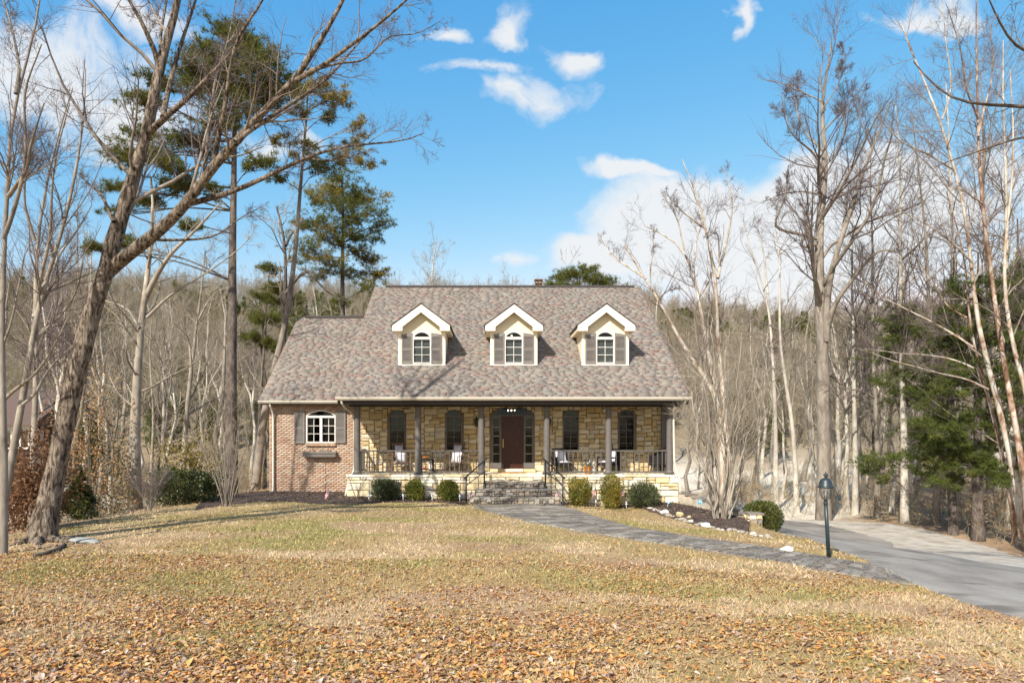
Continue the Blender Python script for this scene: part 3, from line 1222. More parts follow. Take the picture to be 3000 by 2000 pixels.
# ---- windows
def window(parent, xc, y, z0, zs, W, rise, cols, rows, mt, name='window', depth=0.10, fr=0.045, rail=0.06, muntin=0.018, mull=0, ring=True, mm=None, blind=False):
    """y is the plane of the wall face; frame stands proud, glass set back"""
    w = thing_part = MB()
    a = W / 2
    yf = y - 0.02
    yb = y + depth
    zt = zs - rail
    w.box(xc - a, xc - a + fr, yf, yb, z0, zs)
    w.box(xc + a - fr, xc + a, yf, yb, z0, zs)
    w.box(xc - a + fr, xc + a - fr, yf - 0.02, yb, z0, z0 + fr)
    w.box(xc - a + fr, xc + a - fr, yf - 0.008, yb, zt, zs)
    if rise:
        pts = arch(a, rise)
        inn = arch(a - fr, rise - fr * 0.9)
        for i in range(len(pts) - 1):
            (x1, z1), (x2, z2) = pts[i], pts[i + 1]
            (u1, v1), (u2, v2) = inn[i], inn[i + 1]
            w.prism([(xc + u1, zs + max(v1, 0)), (xc + u2, zs + max(v2, 0)), (xc + x2, zs + z2 + 1e-4), (xc + x1, zs + z1 + 1e-4)], yf, yb)
    fo = w.put(name, mt, parent)
    if True:
        sill = None
    # glazing bars
    mb = MB()
    gx0, gx1, gz0, gz1 = xc - a + fr, xc + a - fr, z0 + fr, zt
    yg = y + depth * 0.55
    mul = []
    if mull:
        mb.box(xc - mull / 2, xc + mull / 2, yf + 0.004, yb, gz0, gz1)
        spans = [(gx0, xc - mull / 2), (xc + mull / 2, gx1)]
    else:
        spans = [(gx0, gx1)]
    cells = []
    for (s0, s1) in spans:
        cw = (s1 - s0) / cols
        for c in range(1, cols):
            mb.box(s0 + c * cw - muntin / 2, s0 + c * cw + muntin / 2, yg - 0.022, yg + 0.002, gz0, gz1)
        ch = (gz1 - gz0) / rows
        for rr in range(1, rows):
            for c in range(cols):
                p = s0 + c * cw + (muntin / 2 if c else 0)
                q = s0 + (c + 1) * cw - (muntin / 2 if c < cols - 1 else 0)
                mb.box(p, q, yg - 0.020, yg + 0.002, gz0 + rr * ch - muntin / 2, gz0 + rr * ch + muntin / 2)
        for c in range(cols):
            for rr in range(rows):
                cells.append((s0 + c * cw, s0 + (c + 1) * cw, gz0 + rr * ch, gz0 + (rr + 1) * ch))
    mb.put('glazing_bar', mm or mt, fo)
    cache = {}
    for (p, q, c, d) in cells:
        key = (round(q - p, 4), round(d - c, 4))
        if key not in cache:
            e = muntin * 0.4
            cache[key] = MB().box(-(q - p) / 2 + e, (q - p) / 2 - e, 0.004, 0.009, -(d - c) / 2 + e, (d - c) / 2 - e).mesh('pane', M_GLASS)
        put('pane', cache[key], fo, ((p + q) / 2, yg, (c + d) / 2))
    if rise:
        inn = arch(a - fr, rise - fr * 0.9)
        MB().prism([(xc + x, zs + max(z, 0)) for x, z in inn][::-1], yg + 0.004, yg + 0.009).put('pane', M_GLASS, fo)
    if blind:
        bm = MB()
        z = gz0 + 0.02
        while z < gz1 - 0.01:
            bm.box(gx0, gx1, yb - 0.02, yb - 0.005, z, z + 0.022)
            z += 0.046
        bm.put('blind', M_BLIND, fo)
    return fo


def shutter(parent, x0, x1, y, z0, z1, slope=0.0, louvres=True):
    """frame, middle rail and louvred panels; slope lowers the outer top corner"""
    b = MB()
    s = 0.05
    zl, zr = z1 - max(0, slope), z1 - max(0, -slope)
    b.prism([(x0, z0), (x0 + s, z0), (x0 + s, zl), (x0, zl)], y - 0.045, y)
    b.prism([(x1 - s, z0), (x1, z0), (x1, zr), (x1 - s, zr)], y - 0.045, y)
    zm = z0 + (z1 - z0) * 0.46
    b.box(x0 + s, x1 - s, y - 0.043, y, z0, z0 + 0.09)
    b.box(x0 + s, x1 - s, y - 0.043, y, zm - 0.035, zm + 0.035)
    ztop = min(zl, zr) - 0.10
    b.prism([(x0 + s, ztop), (x1 - s, ztop), (x1 - s, zr - 0.002), (x0 + s, zl - 0.002)], y - 0.043, y)
    b.box(x0 + s, x1 - s, y - 0.008, y, z0 + 0.09, ztop)
    o = b.put('shutter', M_SHUT, parent)
    lm = MB()
    z = 0
    V = MB().bar((0, 0, 0), (x1 - x0 - 2 * s - 0.004, 0, 0), 0.036, 0.008, up=(0, -0.7, 0.7)).mesh('slat', M_SHUT)
    for (c, d) in ((z0 + 0.09, zm - 0.035), (zm + 0.035, ztop)):
        z = c + 0.022
        while z < d - 0.012:
            put('slat', V, o, (x0 + s + 0.002, y - 0.026, z))
            z += 0.046
    return o


# ---- openings of the porch wall
PX = lambda px, d: (px - VX) * d / F
PZ = lambda py, d: CZ - (py - VY) * d / F
WIN_X = [PX(1164, YW), PX(1330, YW), PX(1672, YW), PX(1835.5, YW)]
WIN_W, WIN_Z0, WIN_ZS, WIN_RISE = 0.67, 1.74, 3.15, 0.245
DX0, DX1 = PX(1437, YW), PX(1567, YW)
DZ0, DZS, DRISE = 1.04, 3.13, 0.34
DXC = (DX0 + DX1) / 2
holes = [(x - WIN_W / 2, x + WIN_W / 2, WIN_Z0, WIN_ZS + WIN_RISE) for x in WIN_X]
holes.append((DX0, DX1, DZ0, DZS + 0.05 + DRISE + 0.05))
sw = wall_with_holes(XL, XR, 0.0, CEIL, holes, YW + 0.03, YW + 0.25)
for xw_ in WIN_X:
    spandrel(sw, xw_, WIN_W / 2, WIN_ZS, WIN_RISE, YW + 0.03, YW + 0.25)
spandrel(sw, DXC, (DX1 - DX0) / 2, DZS + 0.05, DRISE + 0.05, YW + 0.03, YW + 0.25)
sw = sw.put('stone_wall', M_MORTAR, house)


def blk(x, z):
    for xw in WIN_X:
        if abs(x - xw) < WIN_W / 2 + 0.02 and WIN_Z0 - 0.02 < z < WIN_ZS + WIN_RISE * math.sqrt(max(0, 1 - ((x - xw) / (WIN_W / 2 + .02)) ** 2)) + 0.01:
            return True
    if abs(x - DXC) < (DX1 - DX0) / 2 + 0.02 and z < DZS + DRISE * math.sqrt(max(0, 1 - ((x - DXC) / ((DX1 - DX0) / 2 + .02)) ** 2)) + 0.01:
        return True
    return False


SIZES = [(2, 1), (3, 1), (4, 1), (2, 2), (3, 2), (3, 2), (4, 2), (5, 2), (4, 3), (3, 3), (2, 2), (4, 2)]
place_stones(lay(XL, XR, FLOOR, CEIL, 0.105, 0.093, blk, 4, SIZES), YW + 0.032, 0.05, M_STONE, sw, 11, 0.014, limit=300, mat_joined=M_STONE_A)

for xw in WIN_X:
    window(house, xw, YW, WIN_Z0, WIN_ZS, WIN_W, WIN_RISE, 2, 5, M_TAUPE, fr=0.05, rail=0.075, mm=M_TAUPE)
    MB().box(xw - WIN_W / 2 - 0.3, xw + WIN_W / 2 + 0.3, YW + 0.9, YW + 0.92, WIN_Z0 - 0.3, WIN_ZS + 0.5).put('room_backing', M_DARK, sw)

# ---- front door with sidelights and fan transom
dfr = MB()
y0, y1 = YW - 0.02, YW + 0.12
dl, dr = PX(1469, YW), PX(1534, YW)
for (a, c) in ((DX0, DX0 + 0.08), (dl - 0.045, dl), (dr, dr + 0.045), (DX1 - 0.08, DX1)):
    dfr.box(a, c, y0, y1, DZ0, DZS)
dfr.box(DX0, DX1, y0 - 0.006, y1, DZS, DZS + 0.05)
for (a, c) in ((DX0 + 0.08, dl - 0.045), (dr + 0.045, DX1 - 0.08)):
    dfr.box(a, c, y0 + 0.01, y1, DZ0, 1.27)
    dfr.box(a, a + 0.035, y0 + 0.01, y1, 1.27, 3.04)
    dfr.box(c - 0.035, c, y0 + 0.01, y1, 1.27, 3.04)
    dfr.box(a, c, y0 + 0.01, y1, 3.04, DZS)
aa = (DX1 - DX0) / 2
pts, inn = arch(aa, DRISE + 0.05, 14), arch(aa - 0.07, DRISE - 0.02, 14)
for i in range(14):
    (x1, z1), (x2, z2), (u1, v1), (u2, v2) = pts[i], pts[i + 1], inn[i], inn[i + 1]
    b0 = DZS + 0.05
    dfr.prism([(DXC + u1, b0 + max(v1, 0)), (DXC + u2, b0 + max(v2, 0)), (DXC + x2, b0 + z2 + 1e-4), (DXC + x1, b0 + z1 + 1e-4)], y0, y1)
dframe = dfr.put('door_surround', M_TAUPE, house)
for (a, c) in ((DX0 + 0.115, dl - 0.08), (dr + 0.08, DX1 - 0.115)):
    hgt = (3.04 - 1.27) / 5
    for k in range(5):
        z = 1.27 + k * hgt
        MB().box(a, c, YW + 0.05, YW + 0.056, z + 0.008, z + hgt - 0.008).put('pane', M_GLASS, dframe)
        if k:
            MB().box(a, c, YW + 0.03, YW + 0.06, z - 0.008, z + 0.008).put('glazing_bar', M_TRIM, dframe)
MB().prism([(DXC + x, DZS + 0.05 + max(z, 0)) for x, z in inn][::-1], YW + 0.05, YW + 0.056).put('pane', M_GLASS, dframe)
fan = MB()
for ang in (30, 62, 90, 118, 150):
    a = math.radians(ang)
    L_ = min(0.8, 0.30 / max(math.sin(a), 0.2))
    fan.bar((DXC, YW + 0.044, DZS + 0.05), (DXC + L_ * math.cos(a), YW + 0.044, DZS + 0.05 + L_ * math.sin(a) * 0.95), 0.014)
fan.put('glazing_bar', M_TAUPE, dframe)
MB().box(DX0 - 0.3, DX1 + 0.3, YW + 2.2, YW + 2.22, FLOOR, 4.0).put('room_backing', M_DARK, sw)
m, nt, b = new_mat('dark_cherry_wood')
n = noise(nt, 6, 6, 0.6, stretch=(6, 6, 0.7))
nt.links.new(ramp(nt, n.outputs['Fac'], [(0.022, 0.007, 0.004), (0.055, 0.017, 0.010), (0.09, 0.03, 0.015)], pos=[0.3, 0.5, 0.75]), b.inputs['Base Color'])
b.inputs['Roughness'].default_value = 0.35
M_DOOR = m
db = MB()
yd = YW + 0.07
dw = dr - dl
db.box(dl + 0.004, dr - 0.004, yd, yd + 0.045, DZ0 + 0.01, DZS - 0.006)
st = 0.115
xs_ = [dl + 0.004, dl + st, dl + dw / 2 - st / 2, dl + dw / 2 + st / 2, dr - st, dr - 0.004]
zs_ = [DZ0 + 0.01, DZ0 + 0.20, DZ0 + 0.88, DZ0 + 1.02, DZS - 0.50, DZS - 0.42, DZS - 0.12, DZS - 0.006]
for i in (0, 2, 4):
    db.box(xs_[i], xs_[i + 1], yd - 0.022, yd, zs_[0], zs_[-1])
for (i, j) in ((0, 1), (2, 3), (4, 5), (6, 7)):
    for (k, l) in ((1, 2), (3, 4)):
        db.box(xs_[k], xs_[l], yd - 0.020, yd, zs_[i], zs_[j])
door = db.put('front_door', M_DOOR, house)
for (i, j) in ((1, 2), (3, 4), (5, 6)):
    for (k, l) in ((1, 2), (3, 4)):
        e = 0.03
        MB().box(xs_[k] + e, xs_[l] - e, yd - 0.014, yd, zs_[i] + e, zs_[j] - e).put('door_panel', M_DOOR, door)
hb = MB()
hb.box(dl + 0.05, dl + 0.085, yd - 0.03, yd - 0.022, 1.88, 2.22)
hb.tube([(dl + 0.068, yd - 0.03, 1.92), (dl + 0.068, yd - 0.08, 1.94), (dl + 0.068, yd - 0.08, 2.10), (dl + 0.068, yd - 0.03, 2.13)], 0.011, 6)
hb.lathe((dl + 0.068, yd - 0.045, 2.18), [(0.001, 0), (0.025, 0.008), (0.025, 0.03), (0.001, 0.04)], 8)
hb.put('door_handle', M_BRASS, door)
# lit chandelier seen through the transom
m, nt, b = new_mat('lit_bulb')
b.inputs['Emission Color'].default_value = (1, 0.85, 0.6, 1)
b.inputs['Emission Strength'].default_value = 12
M_BULB = m
cb = MB()
for dx in (-0.16, -0.02, 0.12):
    cb.lathe((DXC + dx, YW + 1.1, 3.36), [(0.002, 0), (0.022, 0.02), (0.02, 0.045), (0.002, 0.06)], 8)
cb.put('chandelier_bulb', M_BULB, house)

# ---- porch base, floor, ceiling, beam, columns
FX0, FX1 = PX(1016, YF), PX(1988, YF)
pf = MB().box(FX0 + 0.04, FX1 - 0.04, YF + 0.03, YW + 0.02, -0.6, FLOOR - 0.07).put('porch_foundation', M_MORTAR, house)
place_stones(lay(FX0, FX1, -0.42, FLOOR - 0.07, 0.17, 0.125, lambda x, z: False, 8, [(2, 1), (3, 1), (2, 2), (3, 2), (4, 2), (3, 2), (2, 2), (4, 1)]),
             YF + 0.032, 0.055, M_FND, pf, 12, 0.012)
# side faces of the foundation
for sgn, xx in ((-1, FX0), (1, FX1)):
    MB().box(min(xx, xx - sgn * 0.04), max(xx, xx - sgn * 0.04), YF + 0.03, YW + 0.02, -0.7, FLOOR - 0.07).put('foundation_side', M_MORTAR, pf)
fl = MB().box(FX0, FX1, YF + 0.2, YW + 0.03, FLOOR - 0.07, FLOOR - 0.03).put('porch_floor', M_MORTAR, house)
r = random.Random(2)
x = FX0 - 0.03
while x < FX1 - 0.02:
    w = min(r.uniform(0.5, 0.95), FX1 + 0.03 - x)
    if FX1 + 0.03 - x - w < 0.25:
        w = FX1 + 0.03 - x
    V, Fs = stone_mesh(r, w, 0.32, 0.075, 0.010, 0.006)
    V = [(a, c, -b_) for a, b_, c in V]
    MB().add(V, Fs).put('cap_stone', M_FND, fl, (x + w / 2, YF + 0.11, FLOOR - 0.075))
    x += w
y = YF + 0.275
row = 0
while y < YW - 0.02:
    hgt = min(0.42, YW - y)
    x = FX0
    while x < FX1 - 0.05:
        w = min(r.uniform(0.35, 0.8), FX1 - x)
        V, Fs = stone_mesh(r, w, hgt, 0.035, 0.010, 0.006)
        V = [(a, c, -b_) for a, b_, c in V]
        MB().add(V, Fs).put('floor_stone', M_FND, fl, (x + w / 2, y + hgt / 2, FLOOR - 0.032))
        x += w
    y += hgt
# raised sill stone under the door
ss = MB().box(DX0 - 0.02, DX1 + 0.02, YW - 0.30, YW + 0.03, FLOOR, DZ0 - 0.004).put('door_step', M_MORTAR, house)
place_stones([(DX0 - 0.02, DX0 + 0.6, FLOOR, DZ0), (DX0 + 0.6, DX0 + 1.3, FLOOR, DZ0), (DX0 + 1.3, DX1 + 0.02, FLOOR, DZ0)], YW - 0.30, 0.03, M_FND, ss, 3, 0.006)
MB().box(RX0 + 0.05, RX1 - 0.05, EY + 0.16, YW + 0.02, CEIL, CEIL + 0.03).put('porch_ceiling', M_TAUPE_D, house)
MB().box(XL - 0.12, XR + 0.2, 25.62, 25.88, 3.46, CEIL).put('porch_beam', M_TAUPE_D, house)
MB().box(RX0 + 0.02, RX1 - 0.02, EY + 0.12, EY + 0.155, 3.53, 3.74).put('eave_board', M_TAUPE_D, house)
colx = [PX(p, 25.75) for p in (1046, 1225, 1410, 1602, 1783, 1962)]
cm = MB()
cm.box(-0.16, 0.16, -0.16, 0.16, 0, 0.06)
cm.lathe((0, 0, 0.06), [(0.155, 0), (0.155, 0.05), (0.128, 0.075), (0.122, 0.12), (0.124, 0.9), (0.118, 1.8), (0.108, 2.44), (0.125, 2.46), (0.125, 2.50)], 20)
cme = cm.mesh('column', M_TAUPE)
for cx in colx:
    put('column', cme, house, (cx, 25.75, FLOOR))
pil = MB()
pil.box(XR - 0.06, XR + 0.08, YW - 0.13, YW + 0.03, FLOOR, CEIL)
pil.box(XR + 0.08, XR + 0.20, YW - 0.10, YW + 0.03, FLOOR, CEIL)
pil.put('wall_pilaster', M_TAUPE, house)

# ---- porch railing
rl = thing('porch_railing', 'taupe wooden railing with slim balusters between the porch columns', 'railing', (0.8, 25.75, FLOOR))
bal = MB().box(-0.017, 0.017, -0.017, 0.017, 0, 0.75).mesh('baluster', M_RAIL)


def rail_run(a, c):
    a, c = np.array(a, float), np.array(c, float)
    L_ = np.linalg.norm(c - a)
    mb = MB()
    zt = FLOOR + 0.90
    mb.bar((a[0], a[1], zt), (c[0], c[1], zt), 0.085, 0.05)
    mb.bar((a[0], a[1], FLOOR + 0.105), (c[0], c[1], FLOOR + 0.105), 0.05, 0.06)
    o = mb.put('rail', M_RAIL, rl)
    n = int(L_ / 0.168)
    for k in range(1, n):
        p = a + (c - a) * k / n
        put('baluster', bal, o, (p[0], p[1], FLOOR + 0.13))


for (i, j) in ((0, 1), (1, 2), (3, 4), (4, 5)):
    rail_run((colx[i] + 0.11, 25.75), (colx[j] - 0.11, 25.75))
rail_run((colx[0], 25.87), (colx[0] - 0.0, YW - 0.0))
rail_run((colx[5], 25.87), (colx[5], YW - 0.13))

# ---- brick wing
whx, whw = PX(940.5, YW), PX(984, YW) - PX(897, YW)
wz0, wzs = PZ(1297, YW), PZ(1217, YW)
bw = wall_with_holes(WX0, XL, -0.5, WEZ + 0.25, [(whx - whw / 2, whx + whw / 2, wz0, wzs + 0.22)], YW + 0.03, YW + 0.25)
spandrel(bw, whx, whw / 2, wzs, 0.22, YW + 0.03, YW + 0.25)
bw = bw.put('brick_wall', M_BMORTAR, house)
MB().box(WX0, WX0 + 0.22, YW + 0.25, 38, -3.0, WEZ + 0.25).put('brick_wall', M_BMORTAR, house)
MB().box(whx - 1.0, whx + 1.0, YW + 1.2, YW + 1.22, wz0 - 0.4, wzs + 0.8).put('room_backing', M_DARK, bw)
G = Geo()
rr = np.random.default_rng(17)
bz, k = -0.35, 0
while bz < WEZ + 0.2:
    x = WX0 - (0.1 if k % 2 else 0)
    while x < XL - 0.02:
        a, c = max(x, WX0), min(x + 0.2, XL)
        cx_, cz_ = (a + c) / 2, bz + 0.033
        inwin = abs(cx_ - whx) < whw / 2 + 0.04 and wz0 - 0.13 < cz_ < wzs + 0.225 * math.sqrt(max(0, 1 - ((cx_ - whx) / (whw / 2 + .05)) ** 2))
        if c - a > 0.05 and not inwin:
            dp = rr.uniform(0.009, 0.014)
            b_ = MB().box(a + 0.005, c - 0.005, YW + 0.032 - dp, YW + 0.034, bz + 0.005, bz + 0.062 + rr.uniform(-0.002, 0.002))
            G.V.append(np.array(b_.v))
            G.Q.append(np.array(b_.f) + G.n)
            G.A.append(np.full(8, rr.random()))
            G.n += 8
        x += 0.21
    bz += 0.0735
    k += 1
tag(put('bricks', G.mesh('bricks', M_BRICK), bw), kind='stuff')
sb = MB().box(-0.03, 0.03, -0.05, 0.05, 0, 0.105).mesh('brick', M_BRICK_O)
n = int((whw + 0.06) / 0.068)
for k in range(n):
    put('brick', sb, bw, (whx - whw / 2 + 0.0 + k * 0.068, YW + 0.0, wz0 - 0.115))
window(house, whx, YW, wz0, wzs, whw, 0.22, 2, 3, M_WTRIM, fr=0.05, rail=0.09, mull=0.10, muntin=0.02)
zt_ = PZ(1203, YW)
shutter(house, PX(863, YW), PX(893, YW), YW - 0.005, PZ(1298, YW), zt_, 0.0)
shutter(house, PX(983.5, YW), PX(1013, YW), YW - 0.005, PZ(1297, YW), zt_, 0.0)


# ---- roofs
def roof_slab(name, x0, x1, ye, ze, yr, zr, yb, zb, th=0.14):
    b = MB()
    b.prism_x([(ye, ze - th), (yr, zr - th), (yb, zb - th), (yb, zb - 0.004), (yr, zr - 0.004), (ye, ze - 0.004)][::-1], x0, x1)
    return b.put(name, M_ROOFB, house)


main_roof = roof_slab('main_roof', RX0, RX1, EY, EZ, RY, RZ, 41.6, EZ)
wing_roof = roof_slab('wing_roof', WRX0, RX0 + 0.5, WEY, WEZ, WRY, WEZ + WSL * (WRY - WEY), 38.0, WEZ)


def shingles(roof, x0, x1, ye, ze, yr, sl, seed, singles, skip=None):
    rr = np.random.default_rng(seed)
    L_ = (yr - ye) * math.sqrt(1 + sl * sl)
    ex = 0.135
    dy, dz = 1 / math.sqrt(1 + sl * sl), sl / math.sqrt(1 + sl * sl)
    rows = int(L_ / ex)
    G = Geo()
    cnt = 0
    cache = {}
    for k in range(rows + 1):
        x = x0 - rr.uniform(0, 0.2)
        s0, s1 = k * ex - 0.01, min((k + 1) * ex + 0.035, L_)
        col_run = rr.random()
        while x < x1:
            w = rr.choice([0.2, 0.26, 0.34, 0.42, 0.5])
            a, c = max(x, x0), min(x + w, x1)
            x += w
            if c - a < 0.02:
                continue
            t0 = rr.choice([0.013, 0.016, 0.020])
            # local frame: along x, slope distance s, normal n
            pts = []
            for (s, nn) in ((s0, 0.002), (s1, 0.002), (s1, 0.005), (s0, t0)):
                pts.append((ye + s * dy - nn * dz, ze + s * dz + nn * dy))
            e = 0.0015
            V = np.array([(a + e, *p) for p in pts] + [(c - e, *p) for p in pts])
            Q = np.array([(0, 3, 7, 4), (3, 2, 6, 7), (0, 1, 2, 3), (4, 7, 6, 5)])
            if cnt < singles:
                o3 = V[0].copy()
                key = (round(c - a, 3), t0)
                if key not in cache:
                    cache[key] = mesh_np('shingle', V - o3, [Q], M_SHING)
                    cache[key].materials.append(M_BUTT_SHADE)
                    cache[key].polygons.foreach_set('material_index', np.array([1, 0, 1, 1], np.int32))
                put('shingle', cache[key], roof, tuple(o3))
                cnt += 1
            else:
                G.V.append(V)
                G.Q.append(Q + G.n)
                G.A.append(np.full(8, rr.random()))
                G.n += 8
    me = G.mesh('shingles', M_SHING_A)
    me.materials.append(M_BUTT_SHADE)
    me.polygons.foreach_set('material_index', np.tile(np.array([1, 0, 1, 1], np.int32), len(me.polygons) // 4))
    tag(put('shingles', me, roof), kind='stuff')


shingles(main_roof, RX0, RX1, EY, EZ, RY, SL, 41, 220)
shingles(wing_roof, WRX0, RX0 + 0.3, WEY, WEZ, WRY, WSL, 42, 80)


def ridge(roof, x0, x1, y, z):
    b = MB()
    b.prism_x([(y - 0.14, z - 0.07), (y, z + 0.035), (y + 0.14, z - 0.07), (y + 0.14, z - 0.10), (y - 0.14, z - 0.10)][::-1], x0, x1)
    b.put('ridge_cap', M_RIDGE, roof)


ridge(main_roof, RX0 + 0.55, RX1 - 0.35, RY, RZ + 0.04)
ridge(wing_roof, WRX0 + 0.35, RX0 - 0.05, WRY, WEZ + WSL * (WRY - WEY) + 0.04)
# gable ends and body walls (siding), so the house is closed from every side
M_SIDE = plain('gable_siding', (0.60, 0.50, 0.34), 0.8)
gb = MB()
for (xa, xb) in ((-5.40, -5.26), (6.88, 7.02)):
    gb.prism_x([(EY + 0.4, CEIL), (41.2, CEIL), (RY, RZ - 0.16)], xa, xb)
    gb.box(xa, xb, YW + 0.25, 39.0, -3.0, CEIL)
gb.prism_x([(WEY + 0.45, WEZ), (37.6, WEZ), (WRY, WEZ + WSL * 5.5 - 0.16)], WX0, WX0 + 0.12)
gb.box(WX0 + 0.12, 6.88, 38.8, 39.0, -3.0, CEIL)
gb.put('gable_wall', M_SIDE, house)
# ---- gutters and downspouts


def gutter(x0, x1, y, z):
    b = MB()
    prof = [(y + 0.10, z), (y + 0.10, z - 0.13), (y + 0.03, z - 0.14), (y - 0.01, z - 0.09), (y - 0.03, z - 0.05), (y - 0.03, z - 0.012), (y - 0.015, z - 0.012),
            (y - 0.012, z - 0.05), (y + 0.005, z - 0.085), (y + 0.035, z - 0.125), (y + 0.085, z - 0.118), (y + 0.085, z)]
    b.prism_x(prof, x0, x1)
    b.prism_x([(y + 0.10, z), (y + 0.10, z - 0.13), (y + 0.03, z - 0.14), (y - 0.01, z - 0.09), (y - 0.03, z - 0.05), (y - 0.03, z)], x0 - 0.006, x0)
    b.prism_x([(y + 0.10, z), (y + 0.10, z - 0.13), (y + 0.03, z - 0.14), (y - 0.01, z - 0.09), (y - 0.03, z - 0.05), (y - 0.03, z)], x1, x1 + 0.006)
    b.put('gutter', M_GUTTER, house)


gutter(RX0 - 0.02, RX1 + 0.02, EY - 0.02, EZ + 0.005)
gutter(WRX0 - 0.02, XL - 0.10, WEY - 0.02, WEZ + 0.005)
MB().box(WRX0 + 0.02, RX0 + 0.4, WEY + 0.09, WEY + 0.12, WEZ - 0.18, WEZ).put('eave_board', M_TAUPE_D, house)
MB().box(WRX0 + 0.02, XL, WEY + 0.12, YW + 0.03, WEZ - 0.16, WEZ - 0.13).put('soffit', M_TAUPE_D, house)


def spout(pts, mat=M_GUTTER):
    b = MB()
    b.tube(resample(pts, 26), 0.042, 8)
    b.put('downspout', mat, house)


spout([(-8.80, 27.05, 3.62), (-8.78, 27.08, 3.50), (-8.75, 27.28, 3.38), (-8.74, 27.33, 3.2), (-8.74, 27.33, 0.25), (-8.74, 27.2, 0.05)])
spout([(-5.52, 25.05, 3.66), (-5.50, 25.10, 3.50), (-5.42, 25.5, 3.36), (-5.30, 26.0, 3.26), (-5.26, 26.2, 3.05), (-5.26, 26.25, 1.0), (-5.40, 26.0, 0.75), (-5.50, 25.7, 0.1)])
spout([(7.12, 25.05, 3.66), (7.10, 25.15, 3.52), (6.96, 25.45, 3.38), (6.86, 25.68, 3.30), (6.85, 25.70, 3.1), (6.87, 25.66, 1.25), (6.90, 25.62, 1.08), (7.06, 25.56, 0.85), (7.07, 25.55, 0.6), (7.07, 25.55, -0.15)])

# ---- chimney cap behind the ridge
cc = MB()
ccx, ccy = PX(1578, 35.2), 35.2
cz0 = 9.55 - 0.69 * 1.9
cc.box(ccx - 0.19, ccx + 0.19, ccy - 0.19, ccy + 0.19, cz0 - 0.3, 9.96)
for sx in (-0.19, -0.02, 0.15):
    for sy in (-0.19, 0.15):
        cc.box(ccx + sx, ccx + sx + 0.04, ccy + sy, ccy + sy + 0.04, 9.96, 10.22)
cc.box(ccx - 0.185, ccx + 0.185, ccy - 0.185, ccy + 0.185, 10.05, 10.10)
cc.box(ccx - 0.22, ccx + 0.22, ccy - 0.22, ccy + 0.22, 10.22, 10.27)
cc.put('chimney_cap', M_COPPER, house)


